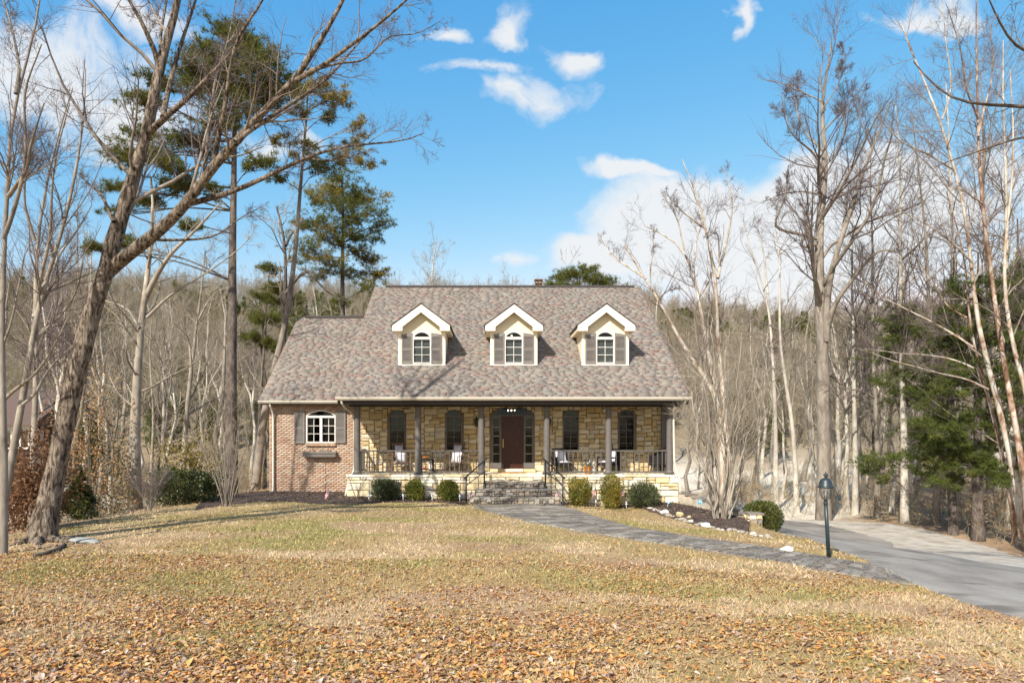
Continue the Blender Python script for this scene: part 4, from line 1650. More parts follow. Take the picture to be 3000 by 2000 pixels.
# ---- dormers
DZB, DYF = 5.11, 26.9
for n_, pxc in enumerate((1236.5, 1505, 1772)):
    xc = PX(pxc, 27.0)
    hw = 0.915
    ztop = 6.60
    zpk = 7.36
    wx, ww = xc, 0.73
    body = MB()
    # front wall around the window: pieces butt end to end
    wl, wr = xc - ww / 2, xc + ww / 2
    zw0, zw1 = 5.19, 6.24
    y0, y1 = DYF, DYF + 0.09
    body.box(xc - hw, wl, y0, y1, DZB - 0.1, ztop)
    body.box(wr, xc + hw, y0, y1, DZB - 0.1, ztop)
    body.box(wl, wr, y0, y1, DZB - 0.1, zw0)
    body.box(wl, wr, y0, y1, 6.462, ztop)
    spandrel(body, xc, ww / 2, 6.24, 0.222, y0, y1)
    body.prism([(xc - hw, ztop), (xc + hw, ztop), (xc, zpk)], y0, y1)
    dm = body.put('dormer', M_CREAM, house)
    sd = MB()
    for sg in (-1, 1):
        xa, xb = sorted((xc + sg * hw, xc + sg * (hw - 0.08)))
        sd.prism_x([(DYF + 0.09, DZB - 0.1), (30.0, DZB + 1.9), (30.0, 6.66), (DYF + 0.09, 6.66)], xa, xb)
    sd.put('side_wall', M_CREAM, dm)
    # corner boards and sill band, a little proud
    cb = MB()
    for sg in (-1, 1):
        xa, xb = sorted((xc + sg * (hw + 0.012), xc + sg * (hw - 0.085)))
        cb.box(xa, xb, DYF - 0.014, DYF + 0.06, DZB - 0.02, 6.52)
    cb.box(xc - hw + 0.086, xc + hw - 0.086, DYF - 0.014, DYF - 0.001, DZB - 0.02, DZB + 0.07)
    cb.put('corner_board', M_RAKE, dm)
    # rake boards with level returns
    yr0 = 26.60
    poly = [(0.73, 6.44), (1.117, 6.44), (1.117, 6.655), (0, 7.475), (0, 7.17), (0.73, 6.60)]
    for sg in (-1, 1):
        q = [(xc + sg * x, z) for x, z in poly]
        if sg < 0:
            q = q[::-1]
        MB().prism(q, yr0, yr0 + 0.035).put('rake_board', M_RAKE, dm)
        # boxed return and soffit behind it
        xa, xb = sorted((xc + sg * 0.915, xc + sg * 1.115))
        MB().box(xa, xb, yr0 + 0.035, 29.0, 6.445, 6.60).put('eave_return', M_CREAM, dm)
        xa, xb = sorted((xc + sg * 0.735, xc + sg * 0.915))
        MB().box(xa, xb, yr0 + 0.035, DYF, 6.445, 6.60).put('eave_return', M_CREAM, dm)
    rf = MB()
    for sg in (-1, 1):
        q = [(xc + sg * 1.15, 6.655), (xc, 7.50), (xc, 7.40), (xc + sg * 1.15, 6.60)]
        if sg > 0:
            q = q[::-1]
        rf.prism(q, yr0 + 0.036, 30.6)
        # shingle edge over the board
        q2 = [(xc + sg * 1.16, 6.672), (xc, 7.525), (xc, 7.502), (xc + sg * 1.16, 6.657)]
        if sg > 0:
            q2 = q2[::-1]
        rf.prism(q2, yr0 - 0.03, 30.6)
    rf.put('dormer_roof', M_RIDGE, dm)
    wo = window(dm, xc, DYF, zw0, zw1, ww, 0.22, 2, 3, M_WTRIM, fr=0.045, rail=0.10, muntin=0.02, blind=True)
    shutter(dm, xc - 0.365 - 0.425, xc - 0.37, DYF - 0.004, 5.19, 6.40, 0.055)
    shutter(dm, xc + 0.37, xc + 0.365 + 0.425, DYF - 0.004, 5.19, 6.40, -0.055)
    MB().box(xc - 0.82, xc + 0.82, DYF + 0.35, DYF + 0.36, 5.0, 6.8).put('room_backing', M_DARK, dm)
    if n_ == 1:
        MB().lathe((xc - 0.08, DYF + 0.2, 6.30), [(0.002, 0), (0.022, 0.012), (0.022, 0.03), (0.002, 0.045)], 8).put('ceiling_bulb', M_BULB, dm)

# ---- wall lanterns beside the door
for pxl in (1396, 1608):
    lx = PX(pxl, 27.2)
    lz = PZ(1250, 27.2)
    lb = MB()
    lb.box(lx - 0.05, lx + 0.05, YW - 0.05, YW - 0.02, lz + 0.1, lz + 0.35)
    lb.bar((lx, YW - 0.04, lz + 0.32), (lx, YW - 0.20, lz + 0.42), 0.02)
    lb.lathe((lx, YW - 0.20, lz), [(0.03, 0), (0.06, 0.03), (0.085, 0.24), (0.10, 0.26), (0.05, 0.34), (0.01, 0.44)], 8)
    lb.put('wall_lantern', M_IRON, house)

# ------------------------------------------------------------------ trees
M_OAK = bark_mat('furrowed_bark', [(0.04, 0.029, 0.021), (0.155, 0.118, 0.088), (0.27, 0.215, 0.165), (0.35, 0.285, 0.22)], 15.0, (1, 1, 0.26), 1.0, 0.12, pos=[0.38, 0.47, 0.55, 0.68])
M_PALE = bark_mat('pale_smooth_bark', [(0.17, 0.14, 0.108), (0.32, 0.275, 0.22), (0.44, 0.39, 0.32)], 3.0, (1, 1, 0.5), 0.3, 0.01)
M_WOODP = bark_mat('pale_woodland_bark', [(0.30, 0.26, 0.205), (0.50, 0.45, 0.375), (0.62, 0.57, 0.49)], 4.0, (1, 1, 0.4), 0.4, 0.015)  # paler bark for the woodland trunks
M_GREY = bark_mat('grey_brown_bark', [(0.12, 0.098, 0.078), (0.24, 0.205, 0.168), (0.34, 0.295, 0.245)], 5.0, (1, 1, 0.3), 0.5, 0.02)
M_DKBARK = bark_mat('dark_pine_bark', [(0.045, 0.036, 0.03), (0.12, 0.095, 0.08), (0.22, 0.185, 0.16)], 7.0, (1, 1, 0.35), 0.7, 0.03)
M_SYC = bark_mat('peeling_birch_bark', [(0.19, 0.10, 0.06), (0.34, 0.235, 0.165), (0.43, 0.365, 0.29), (0.55, 0.505, 0.44)], 3.6, (1, 1, 0.45), 0.7, 0.02, pos=[0.34, 0.42, 0.50, 0.62])
M_RED = bark_mat('rusty_birch_bark', [(0.11, 0.06, 0.04), (0.23, 0.135, 0.09), (0.36, 0.26, 0.19), (0.52, 0.475, 0.415)], 3.6, (1, 1, 0.5), 0.7, 0.02, pos=[0.34, 0.46, 0.54, 0.66])
M_LIMB = bark_mat('limb_bark', [(0.13, 0.105, 0.085), (0.26, 0.215, 0.17), (0.36, 0.305, 0.25)], 6.0, (1, 1, 0.5), 0.3, 0.01)
M_TWIG = leaf_mat('bare_twig', [(0.10, 0.075, 0.075), (0.15, 0.11, 0.105), (0.19, 0.15, 0.13), (0.13, 0.095, 0.105)], 0, 0.9)
M_TWIG_P = leaf_mat('pale_twig', [(0.22, 0.18, 0.135), (0.33, 0.28, 0.21), (0.44, 0.38, 0.29)], 0, 0.9)
M_PINE = leaf_mat('pine_needles', [(0.075, 0.09, 0.018), (0.145, 0.145, 0.027), (0.105, 0.12, 0.024), (0.22, 0.185, 0.035)], 0.4, 0.55)
M_PINEY = leaf_mat('yellowing_pine_needles', [(0.20, 0.175, 0.03), (0.36, 0.26, 0.04), (0.15, 0.15, 0.035), (0.45, 0.30, 0.045)], 0.3, 0.6)
M_WPINE = leaf_mat('soft_pine_needles', [(0.085, 0.115, 0.026), (0.15, 0.175, 0.036), (0.075, 0.105, 0.026), (0.23, 0.22, 0.055)], 0.4, 0.55)
M_RUSS = leaf_mat('russet_leaves', [(0.10, 0.05, 0.028), (0.17, 0.085, 0.045), (0.27, 0.15, 0.08), (0.075, 0.042, 0.026)], 0.3, 0.7)
M_TAN = leaf_mat('clinging_tan_leaves', [(0.34, 0.20, 0.09), (0.44, 0.27, 0.13), (0.28, 0.15, 0.07)], 0.3, 0.7)


def traced(d, pts, dd=(0, 0), K=14):
    """a limb through pixels of the photograph at depth d, drifting in depth by dd[0]..dd[1]"""
    n = len(pts)
    q = np.array([P(p[0], p[1], d + dd[0] + (dd[1] - dd[0]) * i / max(1, n - 1)) for i, p in enumerate(pts)])
    q = resample(q, K)
    # a little natural crookedness
    h_ = np.random.default_rng(abs(int(pts[0][0] * 7 + pts[-1][0] * 13)) + K)
    L_ = np.linalg.norm(q[-1] - q[0])
    e_ = h_.normal(0, 0.009 * L_ ** 0.6, q.shape)
    for _ in range(3):
        e_[1:-1] = 0.25 * e_[:-2] + 0.5 * e_[1:-1] + 0.25 * e_[2:]
    e_[:, 0] *= 0.6
    e_[0] = 0
    e_[-1] *= 0.5
    return q + e_


def radii(r0, r1, K=14, flare=0.0, pw=0.9):
    t = np.linspace(0, 1, K)
    r = r0 + (r1 - r0) * t ** pw
    if flare:
        r = r * (1 + flare * np.exp(-t * K * 0.9))
    return r


def bare_tree(name, label, limbs, seed, barkm, twigm=None, group=None, lv=(6, 5, 4), ln=(0.42, 0.45, 0.5), sides=10, base=None, limbm=None,
              up=0.12, tr=(0.35, 1.0), rmin=0.0035, wig=0.14, ang=48, cat='tree', root=None, lenabs=None, uneven=0.0):
    """limbs: list of (points (K,3), radii (K)); first one is the trunk.  Branches, twigs and fine twigs are grown on them"""
    rg = np.random.default_rng(seed)
    f0 = limbs[0][0][0]
    f0[2] = min(f0[2], float(H(f0[0], f0[1])) - 0.12)      # the foot stands in the ground
    loc = (f0[0], f0[1], float(H(f0[0], f0[1]))) if base is None else base
    t = root or thing(name, label, cat, loc, group)
    Gt = Geo()
    for i, (p, r_) in enumerate(limbs):
        if uneven and i == 0:
            V, q = tubes(p[None], r_[None], 20)
            c = np.repeat(p, 20, axis=0)
            nv = fbm(V[:, 0] * 5 + V[:, 2] * 0.8, V[:, 1] * 5 + 30, 3) - 0.5
            V = c + (V - c) * (1 + uneven * nv[:, None])
            Gt.V.append(V); Gt.Q.append(q); Gt.A.append(np.zeros(len(V))); Gt.n += len(V)
        else:
            Gt.tubes(p[None], r_[None], sides if i == 0 else max(6, sides - 2))
    put('trunk', Gt.mesh('trunk', barkm, True), t)
    Gc, Gw = Geo(), Geo()
    K0 = limbs[0][0].shape[0]
    Pt = np.stack([resample(p, 12) for p, _ in limbs])
    R = np.stack([np.interp(np.linspace(0, 1, 12), np.linspace(0, 1, len(r_)), r_) for _, r_ in limbs])
    P1, R1 = grow(rg, Pt, R, lv[0], (ln[0] * 0.5, ln[0] * 1.1), (ang, 12), tr, up, wig, 7, 0.5, rmin * 1.6, lenabs=lenabs)
    P2, R2 = grow(rg, P1, R1, lv[1], (ln[1] * 0.6, ln[1] * 1.5), (44, 14), (0.15, 1.0), up * 0.8, wig, 5, 0.55, rmin * 1.1)
    P3, R3 = grow(rg, P2, R2, lv[2], (ln[2] * 0.6, ln[2] * 1.9), (40, 15), (0.15, 0.95), up * 0.5, wig, 4, 0.6, rmin * 0.85)
    Gc.tubes(P1, R1, 5)
    Gw.tubes(P2, R2, 4)
    Gw.tubes(P3, R3, 3)
    cr = put('crown', Gc.mesh('crown', limbm or M_LIMB, True), t)
    tw = tag(put('twigs', Gw.mesh('twigs', twigm or M_TWIG), cr), kind='stuff')
    return t


# --- the big leaning tree at the left of the lawn
D1 = 15.6
L1 = []
tr_pts = [(122, 1572), (140, 1500), (158, 1383), (197, 1191), (246, 1000), (284, 880), (318, 790), (354, 640), (397, 510), (440, 370), (466, 210), (500, 108), (523, 0), (548, -120), (570, -300)]
p = traced(D1, tr_pts, (0, 1.2), 26)
L1.append((p, np.concatenate([[0.36, 0.27, 0.225], np.linspace(0.212, 0.185, 9), np.linspace(0.16, 0.04, 14)])))
p = traced(D1, [(312, 800), (340, 765), (383, 738), (446, 695), (510, 625), (542, 593), (587, 542), (628, 478), (689, 414), (746, 357), (797, 300), (868, 232), (908, 170), (957, 89), (1010, 0), (1050, -90)], (0.6, -1.5), 22)
L1.append((p, radii(0.165, 0.03, 22)))
for pts, dd, r0, r1 in [
    ([(868, 236), (930, 203), (984, 165), (1037, 129), (1104, 80), (1194, 0), (1250, -60)], (-1.3, -2.4), 0.055, 0.014),
    ([(689, 414), (734, 379), (814, 330), (868, 295), (930, 259), (984, 205), (1037, 138), (1090, 92)], (-0.9, 0.4), 0.055, 0.014),
    ([(542, 600), (580, 598), (638, 578), (712, 549), (765, 529), (823, 491), (890, 464), (988, 429), (1046, 429), (1136, 417), (1198, 417), (1243, 388)], (0, 1.6), 0.075, 0.010),
    ([(592, 540), (602, 472), (612, 383), (622, 274), (640, 180), (676, 115), (690, 0)], (-0.1, 1.4), 0.05, 0.014),
    ([(628, 478), (638, 421), (657, 319), (676, 191), (689, 115), (733, 57), (778, 0), (800, -60)], (-0.2, -1.8), 0.06, 0.015),
    ([(440, 385), (470, 360), (491, 338), (548, 293), (593, 242), (657, 179), (720, 100)], (0.7, -0.8), 0.085, 0.02),
    ([(478, 345), (485, 300), (491, 255), (529, 128), (574, 0), (600, -80)], (0.3, 1.8), 0.07, 0.02),
    ([(466, 200), (455, 150), (440, 121), (408, 51), (376, 0), (350, -70)], (0.9, 0.1), 0.075, 0.02),
    ([(468, 180), (469, 130), (472, 96), (488, 0), (500, -80)], (0.9, 2.0), 0.05, 0.015),
    ([(335, 650), (318, 615), (300, 575), (268, 545), (240, 520)], (0.3, 1.0), 0.055, 0.012),
    ([(445, 700), (520, 706), (600, 700), (640, 690), (700, 640), (760, 610)], (0.4, 2.0), 0.04, 0.008),
    ([(890, 464), (960, 470), (1030, 455), (1100, 440)], (1.0, 0.2), 0.02, 0.006),
    ([(930, 203), (1000, 175), (1060, 190), (1140, 95), (1200, 115), (1290, 60)], (-1.6, -0.8), 0.025, 0.006),
]:
    L1.append((traced(D1, pts, dd, 14), radii(r0, r1)))
T1 = bare_tree('leaning_tree', 'big leaning tree with furrowed bark and forked trunk, left of the lawn', L1, 101, M_OAK,
               lv=(12, 8, 7), ln=(0.34, 0.5, 0.55), sides=14, tr=(0.30, 1.0), up=0.05, rmin=0.0028, uneven=0.5, ang=42)
# surface roots
rt = Geo()
for a, L_, rr_ in ((-0.5, 1.3, 0.10), (-1.3, 1.0, 0.12), (-2.2, 0.9, 0.10), (0.1, 1.1, 0.09), (2.6, 0.8, 0.1), (1.3, 0.8, 0.1)):
    b0 = L1[0][0][0]
    q = []
    for s in np.linspace(0.12, 1, 7):
        x, y = b0[0] + math.cos(a + 0.3 * s) * L_ * s, b0[1] + math.sin(a + 0.3 * s) * L_ * s
        q.append((x, y, float(H(x, y)) + 0.20 * (1 - s) ** 2 - 0.03))
    rt.tubes(np.array(q)[None], np.linspace(rr_, 0.02, 7)[None], 8)
put('root', rt.mesh('root', M_OAK, True), T1)

# --- slim pale trees at the left edge
for lab, limbs, seed in [
    ('slim grey tree with a pale upper trunk cut by the left edge of the photo',
     [(14, [(10, 1580), (14, 1300), (8, 1000), (8, 880), (9, 689), (26, 574), (23, 402), (46, 275), (85, 180), (110, 60), (118, -30)], (0, 0.6), 0.08, 0.018),
      (14, [(26, 574), (60, 530), (78, 500), (90, 420), (130, 300)], (0.2, -0.8), 0.05, 0.012),
      (14, [(46, 275), (60, 200), (30, 60), (0, -30)], (0.3, 0.8), 0.04, 0.012),
      (14, [(10, 700), (50, 590), (75, 480), (70, 260), (120, 130)], (0, -0.5), 0.05, 0.012)], 201),
    ('slim white-barked tree leaning right beside the big leaning trunk',
     [(15.5, [(0, 1560), (22, 1380), (52, 1230), (78, 1120), (92, 1020), (108, 900), (150, 780), (172, 740), (201, 660), (212, 551), (230, 459), (247, 287), (250, 200)], (0, 0.9), 0.10, 0.012),
      (15.5, [(60, 1190), (100, 1160), (130, 1100), (160, 1060), (230, 1000)], (0, 0.5), 0.04, 0.01),
      (15.5, [(108, 900), (120, 800), (150, 690), (150, 560), (170, 430), (205, 300)], (0.4, -0.6), 0.05, 0.01),
      (15.5, [(0, 1185), (40, 1140), (110, 1090), (160, 1010), (200, 930)], (0.1, -0.8), 0.045, 0.012)], 202),
    ('cluster stem of pale bark between the left edge and the big leaning tree',
     [(19, [(95, 1500), (100, 1300), (105, 1100), (100, 930), (103, 706), (125, 600), (150, 460), (190, 330), (215, 260)], (0, 0.6), 0.10, 0.012),
      (19, [(100, 930), (126, 884), (172, 740), (220, 690), (270, 600)], (0, 0.9), 0.06, 0.012),
      (19, [(103, 706), (70, 600), (75, 480), (60, 380)], (0, -0.8), 0.05, 0.012)], 203)]:
    LL = [(traced(d, pts, dd, 16), radii(r0, r1, 16)) for d, pts, dd, r0, r1 in limbs]
    bare_tree('slim_tree', lab, LL, seed, M_GREY if seed == 201 else M_PALE, lv=(15, 8, 6), ln=(0.30, 0.55, 0.55), up=0.14, tr=(0.25, 1.0), rmin=0.003, ang=40,
              group='slim pale trees at the left edge')

# --- mid-left pale trees and stems
for name, lab, limbs, seed, bm in [
    ('beech_tree', 'stout pale beech trunk forking low behind the left of the lawn',
     [(28, [(396, 1500), (396, 1390), (396, 1200), (402, 1050), (408, 960), (416, 900), (428, 860), (436, 800), (445, 700), (455, 600), (440, 520)], (0, 0.5), 0.26, 0.04),
      (28, [(425, 880), (445, 830), (475, 780), (500, 740), (560, 690), (640, 600)], (0, -1), 0.12, 0.03),
      (28, [(408, 960), (380, 910), (345, 890), (300, 880)], (0, 1.5), 0.06, 0.02),
      (28, [(430, 930), (500, 860), (590, 810), (690, 740), (740, 690)], (0, 1.0), 0.07, 0.012)], 211, M_PALE),
    ('forest_tree', 'slender pale tree with bare crooked branches left of the dark pine trunk',
     [(38, [(535, 1480), (535, 1363), (548, 1185), (560, 1083), (570, 996), (581, 904), (592, 840), (601, 790), (600, 740)], (0, 0.5), 0.19, 0.03),
      (38, [(560, 1083), (555, 1000), (530, 950), (500, 900), (470, 880)], (0, 1), 0.07, 0.02),
      (38, [(575, 950), (610, 880), (640, 850), (690, 840)], (0, 1), 0.06, 0.02)], 212, M_PALE),
    ('forest_tree', 'thin wavy pale stem between the beech and the slender tree',
     [(36, [(440, 1480), (443, 1358), (452, 1236), (448, 1160), (440, 1083), (436, 1000), (445, 930)], (0, 0.5), 0.10, 0.02)], 213, M_PALE),
    ('dead_tree', 'dark grey tree with a crooked forked top behind the leaning slim pine',
     [(38, [(826, 1250), (832, 1000), (834, 867), (837, 755), (834, 707), (831, 656), (815, 637), (812, 610)], (0, 0.5), 0.20, 0.05),
      (38, [(837, 720), (850, 690), (866, 672), (890, 640)], (0, 1), 0.10, 0.03),
      (38, [(838, 860), (880, 800), (905, 790), (950, 850), (1000, 880)], (0, -1.5), 0.10, 0.03)], 214, M_DKBARK),
]:
    LL = [(traced(d, pts, dd, 14), radii(r0, r1, 14, 0.2 if i == 0 else 0)) for i, (d, pts, dd, r0, r1) in enumerate(limbs)]
    bare_tree(name, lab, LL, seed, bm, twigm=M_TWIG_P, lv=(14, 7, 5), ln=(0.34, 0.55, 0.55), up=0.1, tr=(0.25, 1.0), rmin=0.005, ang=55)

# --- right side: big tulip tree
D2 = ground_px(2413, 1524)[1]
LL = [(traced(D2, [(2413, 1545), (2412, 1400), (2411, 1200), (2409, 1000), (2400, 829), (2396, 700), (2408, 574), (2427, 497), (2418, 434), (2405, 357), (2399, 300), (2420, 240), (2434, 180), (2440, 110)], (0, 0.8), 22), np.concatenate([[0.46, 0.40], np.linspace(0.37, 0.30, 8), np.linspace(0.26, 0.03, 12)]))]
for pts, dd, r0, r1 in [
    ([(2420, 1000), (2421, 944), (2425, 829), (2459, 721), (2491, 625), (2523, 510), (2555, 434), (2593, 357), (2610, 300)], (0, -1.5), 0.20, 0.03),
    ([(2424, 960), (2440, 900), (2485, 835), (2548, 753), (2587, 721), (2635, 742)], (-0.1, -2.5), 0.16, 0.03),
    ([(2393, 700), (2360, 690), (2261, 670), (2274, 638), (2303, 574), (2310, 500)], (0, -0.8), 0.10, 0.025),
    ([(2393, 716), (2338, 727), (2357, 689), (2375, 660), (2350, 600)], (0, 0.8), 0.10, 0.03),
    ([(2408, 574), (2357, 560), (2300, 565), (2240, 590)], (0, 1), 0.06, 0.015),
    ([(2420, 510), (2380, 440), (2330, 410), (2300, 360), (2290, 280)], (0, -1.5), 0.07, 0.012),
    ([(2412, 440), (2360, 400), (2330, 320), (2340, 230)], (0, 1.6), 0.05, 0.012),
    ([(2425, 500), (2470, 420), (2480, 330), (2470, 240)], (0, 1.2), 0.05, 0.012),
    ([(2403, 330), (2450, 260), (2480, 190), (2470, 130)], (0.4, -0.6), 0.04, 0.01),
    ([(2555, 434), (2530, 380), (2510, 330), (2530, 270)], (-1, 0.4), 0.04, 0.01)]:
    LL.append((traced(D2, pts, dd, 14), radii(r0, r1)))
bare_tree('tulip_tree', 'tallest tree on the right, straight thick grey trunk behind the lamp post', LL, 301, M_GREY, lv=(15, 10, 9), ln=(0.36, 0.5, 0.5), up=0.16, tr=(0.42, 1.0), rmin=0.006, ang=45)

# --- birches standing beyond the right end of the house
for lab, d, limbs, seed in [
    ('pale birch leaning left over the right slope of the house roof', 36,
     [([(2118, 1400), (2116, 1257), (2110, 1190), (2096, 1150), (2056, 1092), (2012, 1029), (1980, 967), (1945, 900), (1926, 867), (1892, 817), (1860, 770), (1830, 720)], (0, 0.5), 0.19, 0.03),
      ([(1892, 817), (1870, 800), (1820, 770), (1780, 740), (1760, 690)], (0, 1), 0.06, 0.015),
      ([(1905, 830), (1905, 780), (1915, 730), (1912, 670)], (0, -1), 0.05, 0.012),
      ([(1930, 870), (1960, 850), (1990, 845)], (0, 1), 0.04, 0.01)], 311),
    ('birch with two curving stems behind the multi-stemmed shrub tree', 38,
     [([(2114, 1400), (2112, 1300), (2092, 1100), (2068, 1000), (2049, 878), (2030, 783), (2007, 737), (1972, 683), (1922, 676), (1890, 660)], (0, 0.5), 0.19, 0.025),
      ([(2030, 783), (2040, 700), (2060, 650), (2040, 580)], (0, 1), 0.06, 0.015),
      ([(2007, 737), (1985, 640), (1960, 600), (1935, 560)], (0, -1), 0.06, 0.012),
      ([(2049, 870), (2075, 830), (2085, 800)], (0, -1), 0.06, 0.02)], 312),
    ('straight white birch with a Y-fork beyond the house', 36,
     [([(2135, 1400), (2130, 1300), (2118, 1150), (2104, 1000), (2102, 813), (2087, 764), (2083, 718), (2064, 668), (2056, 591), (2030, 534), (2018, 496), (2000, 470)], (0, 0.5), 0.17, 0.02),
      ([(2103, 815), (2106, 790), (2118, 752), (2137, 668), (2148, 607), (2136, 530), (2125, 500)], (0, 1), 0.09, 0.015),
      ([(2108, 770), (2106, 700), (2100, 680), (2070, 690)], (0, -1), 0.05, 0.02),
      ([(2064, 668), (2010, 630), (1970, 590), (1950, 560)], (0, -1), 0.05, 0.012)], 313),
    ('thin V-shaped grey tree left of the tallest tree', 42,
     [([(2275, 1500), (2270, 1200), (2263, 1000), (2252, 878), (2232, 817), (2198, 737), (2183, 676), (2178, 640)], (0, 0.5), 0.17, 0.02),
      ([(2250, 860), (2243, 800), (2238, 740), (2222, 676), (2215, 640)], (0, 1), 0.08, 0.015)], 314),
    ('straight pale tree close left of the tallest tree', 40,
     [([(2335, 1500), (2328, 1300), (2300, 1100), (2280, 1000), (2284, 850), (2286, 744), (2276, 668), (2280, 600)], (0, 0.5), 0.16, 0.02),
      ([(2286, 744), (2310, 720), (2330, 700)], (0, 1), 0.05, 0.015)], 315),
]:
    Lm = [(traced(d, pts, dd, 16), radii(r0, r1, 16, 0.2 if i == 0 else 0)) for i, (pts, dd, r0, r1) in enumerate(limbs)]
    bare_tree('birch_tree', lab, Lm, seed, M_SYC if seed < 314 else M_WOODP, twigm=M_TWIG, lv=(12, 7, 5), ln=(0.30, 0.55, 0.55), up=0.12, tr=(0.40, 1.0), rmin=0.005, ang=45)

# --- peeling-bark trees at the right edge
for lab, d, limbs, seed, bm in [
    ('white peeling trunk leaning left at the right edge of the photo', ground_px(3015, 1604)[1],
     [([(3010, 1600), (2990, 1486), (2959, 1338), (2923, 1185), (2903, 1098), (2878, 1006), (2857, 940), (2835, 625), (2810, 529), (2778, 434), (2759, 344), (2705, 230), (2689, 191), (2657, 128), (2640, 60)], (0, 0.6), 0.135, 0.02),
      ([(2895, 1140), (2832, 1108), (2730, 1088), (2602, 1052), (2505, 1016)], (0, -1.5), 0.045, 0.010),
      ([(2852, 1078), (2796, 1052), (2719, 1039), (2628, 1034), (2531, 1021)], (0, 1), 0.035, 0.010),
      ([(2852, 1016), (2755, 955), (2643, 899), (2577, 868)], (0, 1.5), 0.045, 0.012),
      ([(2850, 770), (2780, 700), (2690, 640), (2600, 600)], (0, -1), 0.045, 0.012),
      ([(2800, 500), (2720, 450), (2640, 420), (2560, 330)], (0.4, -1), 0.04, 0.010),
      ([(2760, 350), (2790, 250), (2770, 120), (2760, 0)], (0.5, 1.2), 0.04, 0.010)], 321, M_SYC),
    ('tall rusty trunk with peeling bark, second from the right edge', ground_px(3010, 1612)[1],
     [([(3010, 1540), (2990, 1363), (2974, 1236), (2954, 1134), (2934, 1006), (2923, 930), (2908, 828), (2893, 702), (2874, 574), (2867, 446), (2864, 351), (2864, 191), (2861, 64), (2860, -60)], (0, 0.6), 0.125, 0.02),
      ([(2870, 450), (2905, 430), (2950, 400), (3010, 380)], (0, 0.8), 0.035, 0.010),
      ([(2880, 600), (2830, 560), (2760, 540)], (0, -1), 0.03, 0.008),
      ([(2866, 400), (2890, 300), (2910, 200), (2900, 60)], (0.3, 1.2), 0.04, 0.010),
      ([(2866, 350), (2830, 260), (2810, 120), (2770, 10)], (0.3, -1.2), 0.04, 0.010)], 322, M_RED),
    ('reddish slender trunk crossing behind the white peeling trunk', ground_px(2975, 1596)[1],
     [([(2975, 1560), (2960, 1450), (2928, 1287), (2888, 1134), (2852, 1016), (2832, 930), (2838, 850), (2828, 760), (2800, 650), (2770, 560)], (0, 0.6), 0.10, 0.015),
      ([(2832, 930), (2780, 900), (2730, 830), (2700, 780)], (0, 0.8), 0.035, 0.010)], 323, M_RED),
    ('peeling trunk at the extreme right edge above the driveway', ground_px(3060, 1622)[1],
     [([(3060, 1500), (3030, 1250), (2995, 1098), (2969, 1032), (2954, 955), (2935, 760), (2960, 600), (2970, 420), (2960, 200)], (0, 0.6), 0.11, 0.015)], 324, M_SYC),
]:
    Lm = [(traced(d, pts, dd, 18), radii(r0, r1, 18, 0.15 if i == 0 else 0)) for i, (pts, dd, r0, r1) in enumerate(limbs)]
    bare_tree('peeling_tree', lab, Lm, seed, bm, lv=(13, 8, 6), ln=(0.30, 0.55, 0.55), up=0.1, tr=(0.2, 1.0), rmin=0.0035, ang=50)
# tall bare trees filling the right-hand skyline
for k, (lab, d, pts, r0) in enumerate([
    ('pale straight bare tree just right of the tallest tree', 39, [(2505, 1500), (2502, 1200), (2500, 1000), (2492, 820), (2500, 640), (2490, 520)], 0.17),
    ('slender bare tree over the low boughs of the first white pine', 37, [(2570, 1510), (2566, 1200), (2556, 950), (2562, 750), (2548, 520), (2556, 400)], 0.16),
    ('tall pale bare tree with a high crown behind the first white pine', 35, [(2650, 1500), (2646, 1200), (2640, 900), (2634, 700), (2640, 480), (2620, 300)], 0.19),
    ('leaning bare tree between the two nearest white pines', 34, [(2745, 1520), (2738, 1200), (2722, 900), (2712, 700), (2690, 480), (2672, 330)], 0.16),
    ('pale bare tree rising behind the middle white pine', 36, [(2815, 1520), (2812, 1200), (2800, 900), (2792, 640), (2780, 420), (2770, 240)], 0.18),
    ('bare grey tree behind the thick-trunked white pine', 38, [(2900, 1520), (2895, 1200), (2898, 900), (2880, 600), (2884, 380), (2872, 200)], 0.19),
    ('bare tree closest to the right edge behind the peeling trunks', 33, [(2960, 1520), (2962, 1200), (2948, 850), (2950, 560), (2935, 300), (2940, 120)], 0.18)]):
    Lm = [(traced(d, pts, (0, 0.6), 18), radii(r0, 0.02, 18, 0.2))]
    bare_tree('bare_tree', lab, Lm, 360 + k, [M_WOODP, M_GREY][k % 2], lv=(30, 8, 5), ln=(0.26, 0.5, 0.55), up=0.12, tr=(0.30, 1.0), rmin=0.0055, ang=48)
# a tree just outside the frame whose limbs reach in
Lm = [(traced(14, [(3400, 1700), (3390, 1200), (3370, 700), (3340, 400), (3320, 200), (3300, -200)], (0, 0.5), 14), radii(0.25, 0.08)),
      (traced(14, [(3350, 430), (3150, 330), (3000, 306), (2906, 309), (2784, 300), (2733, 249), (2676, 179)], (0, 0.8), 14), radii(0.07, 0.012)),
      (traced(14, [(3360, 560), (3150, 410), (3000, 389), (2893, 440), (2803, 459), (2740, 490)], (0, 1.2), 14), radii(0.06, 0.010)),
      (traced(14, [(3330, 300), (3150, 190), (3000, 153), (2969, 140), (2931, 83), (2906, 25), (2890, -20)], (0, -1), 14), radii(0.06, 0.012)),
      (traced(14, [(3340, 380), (3150, 250), (3050, 60), (2980, -40)], (0, -1), 14), radii(0.05, 0.012))]
bare_tree('overhanging_tree', 'dark limbs of a tree beyond the right edge reaching into the sky', Lm, 331, M_DKBARK, lv=(7, 5, 4), ln=(0.26, 0.5, 0.5), up=0.02, tr=(0.4, 1.0), rmin=0.003, ang=50)

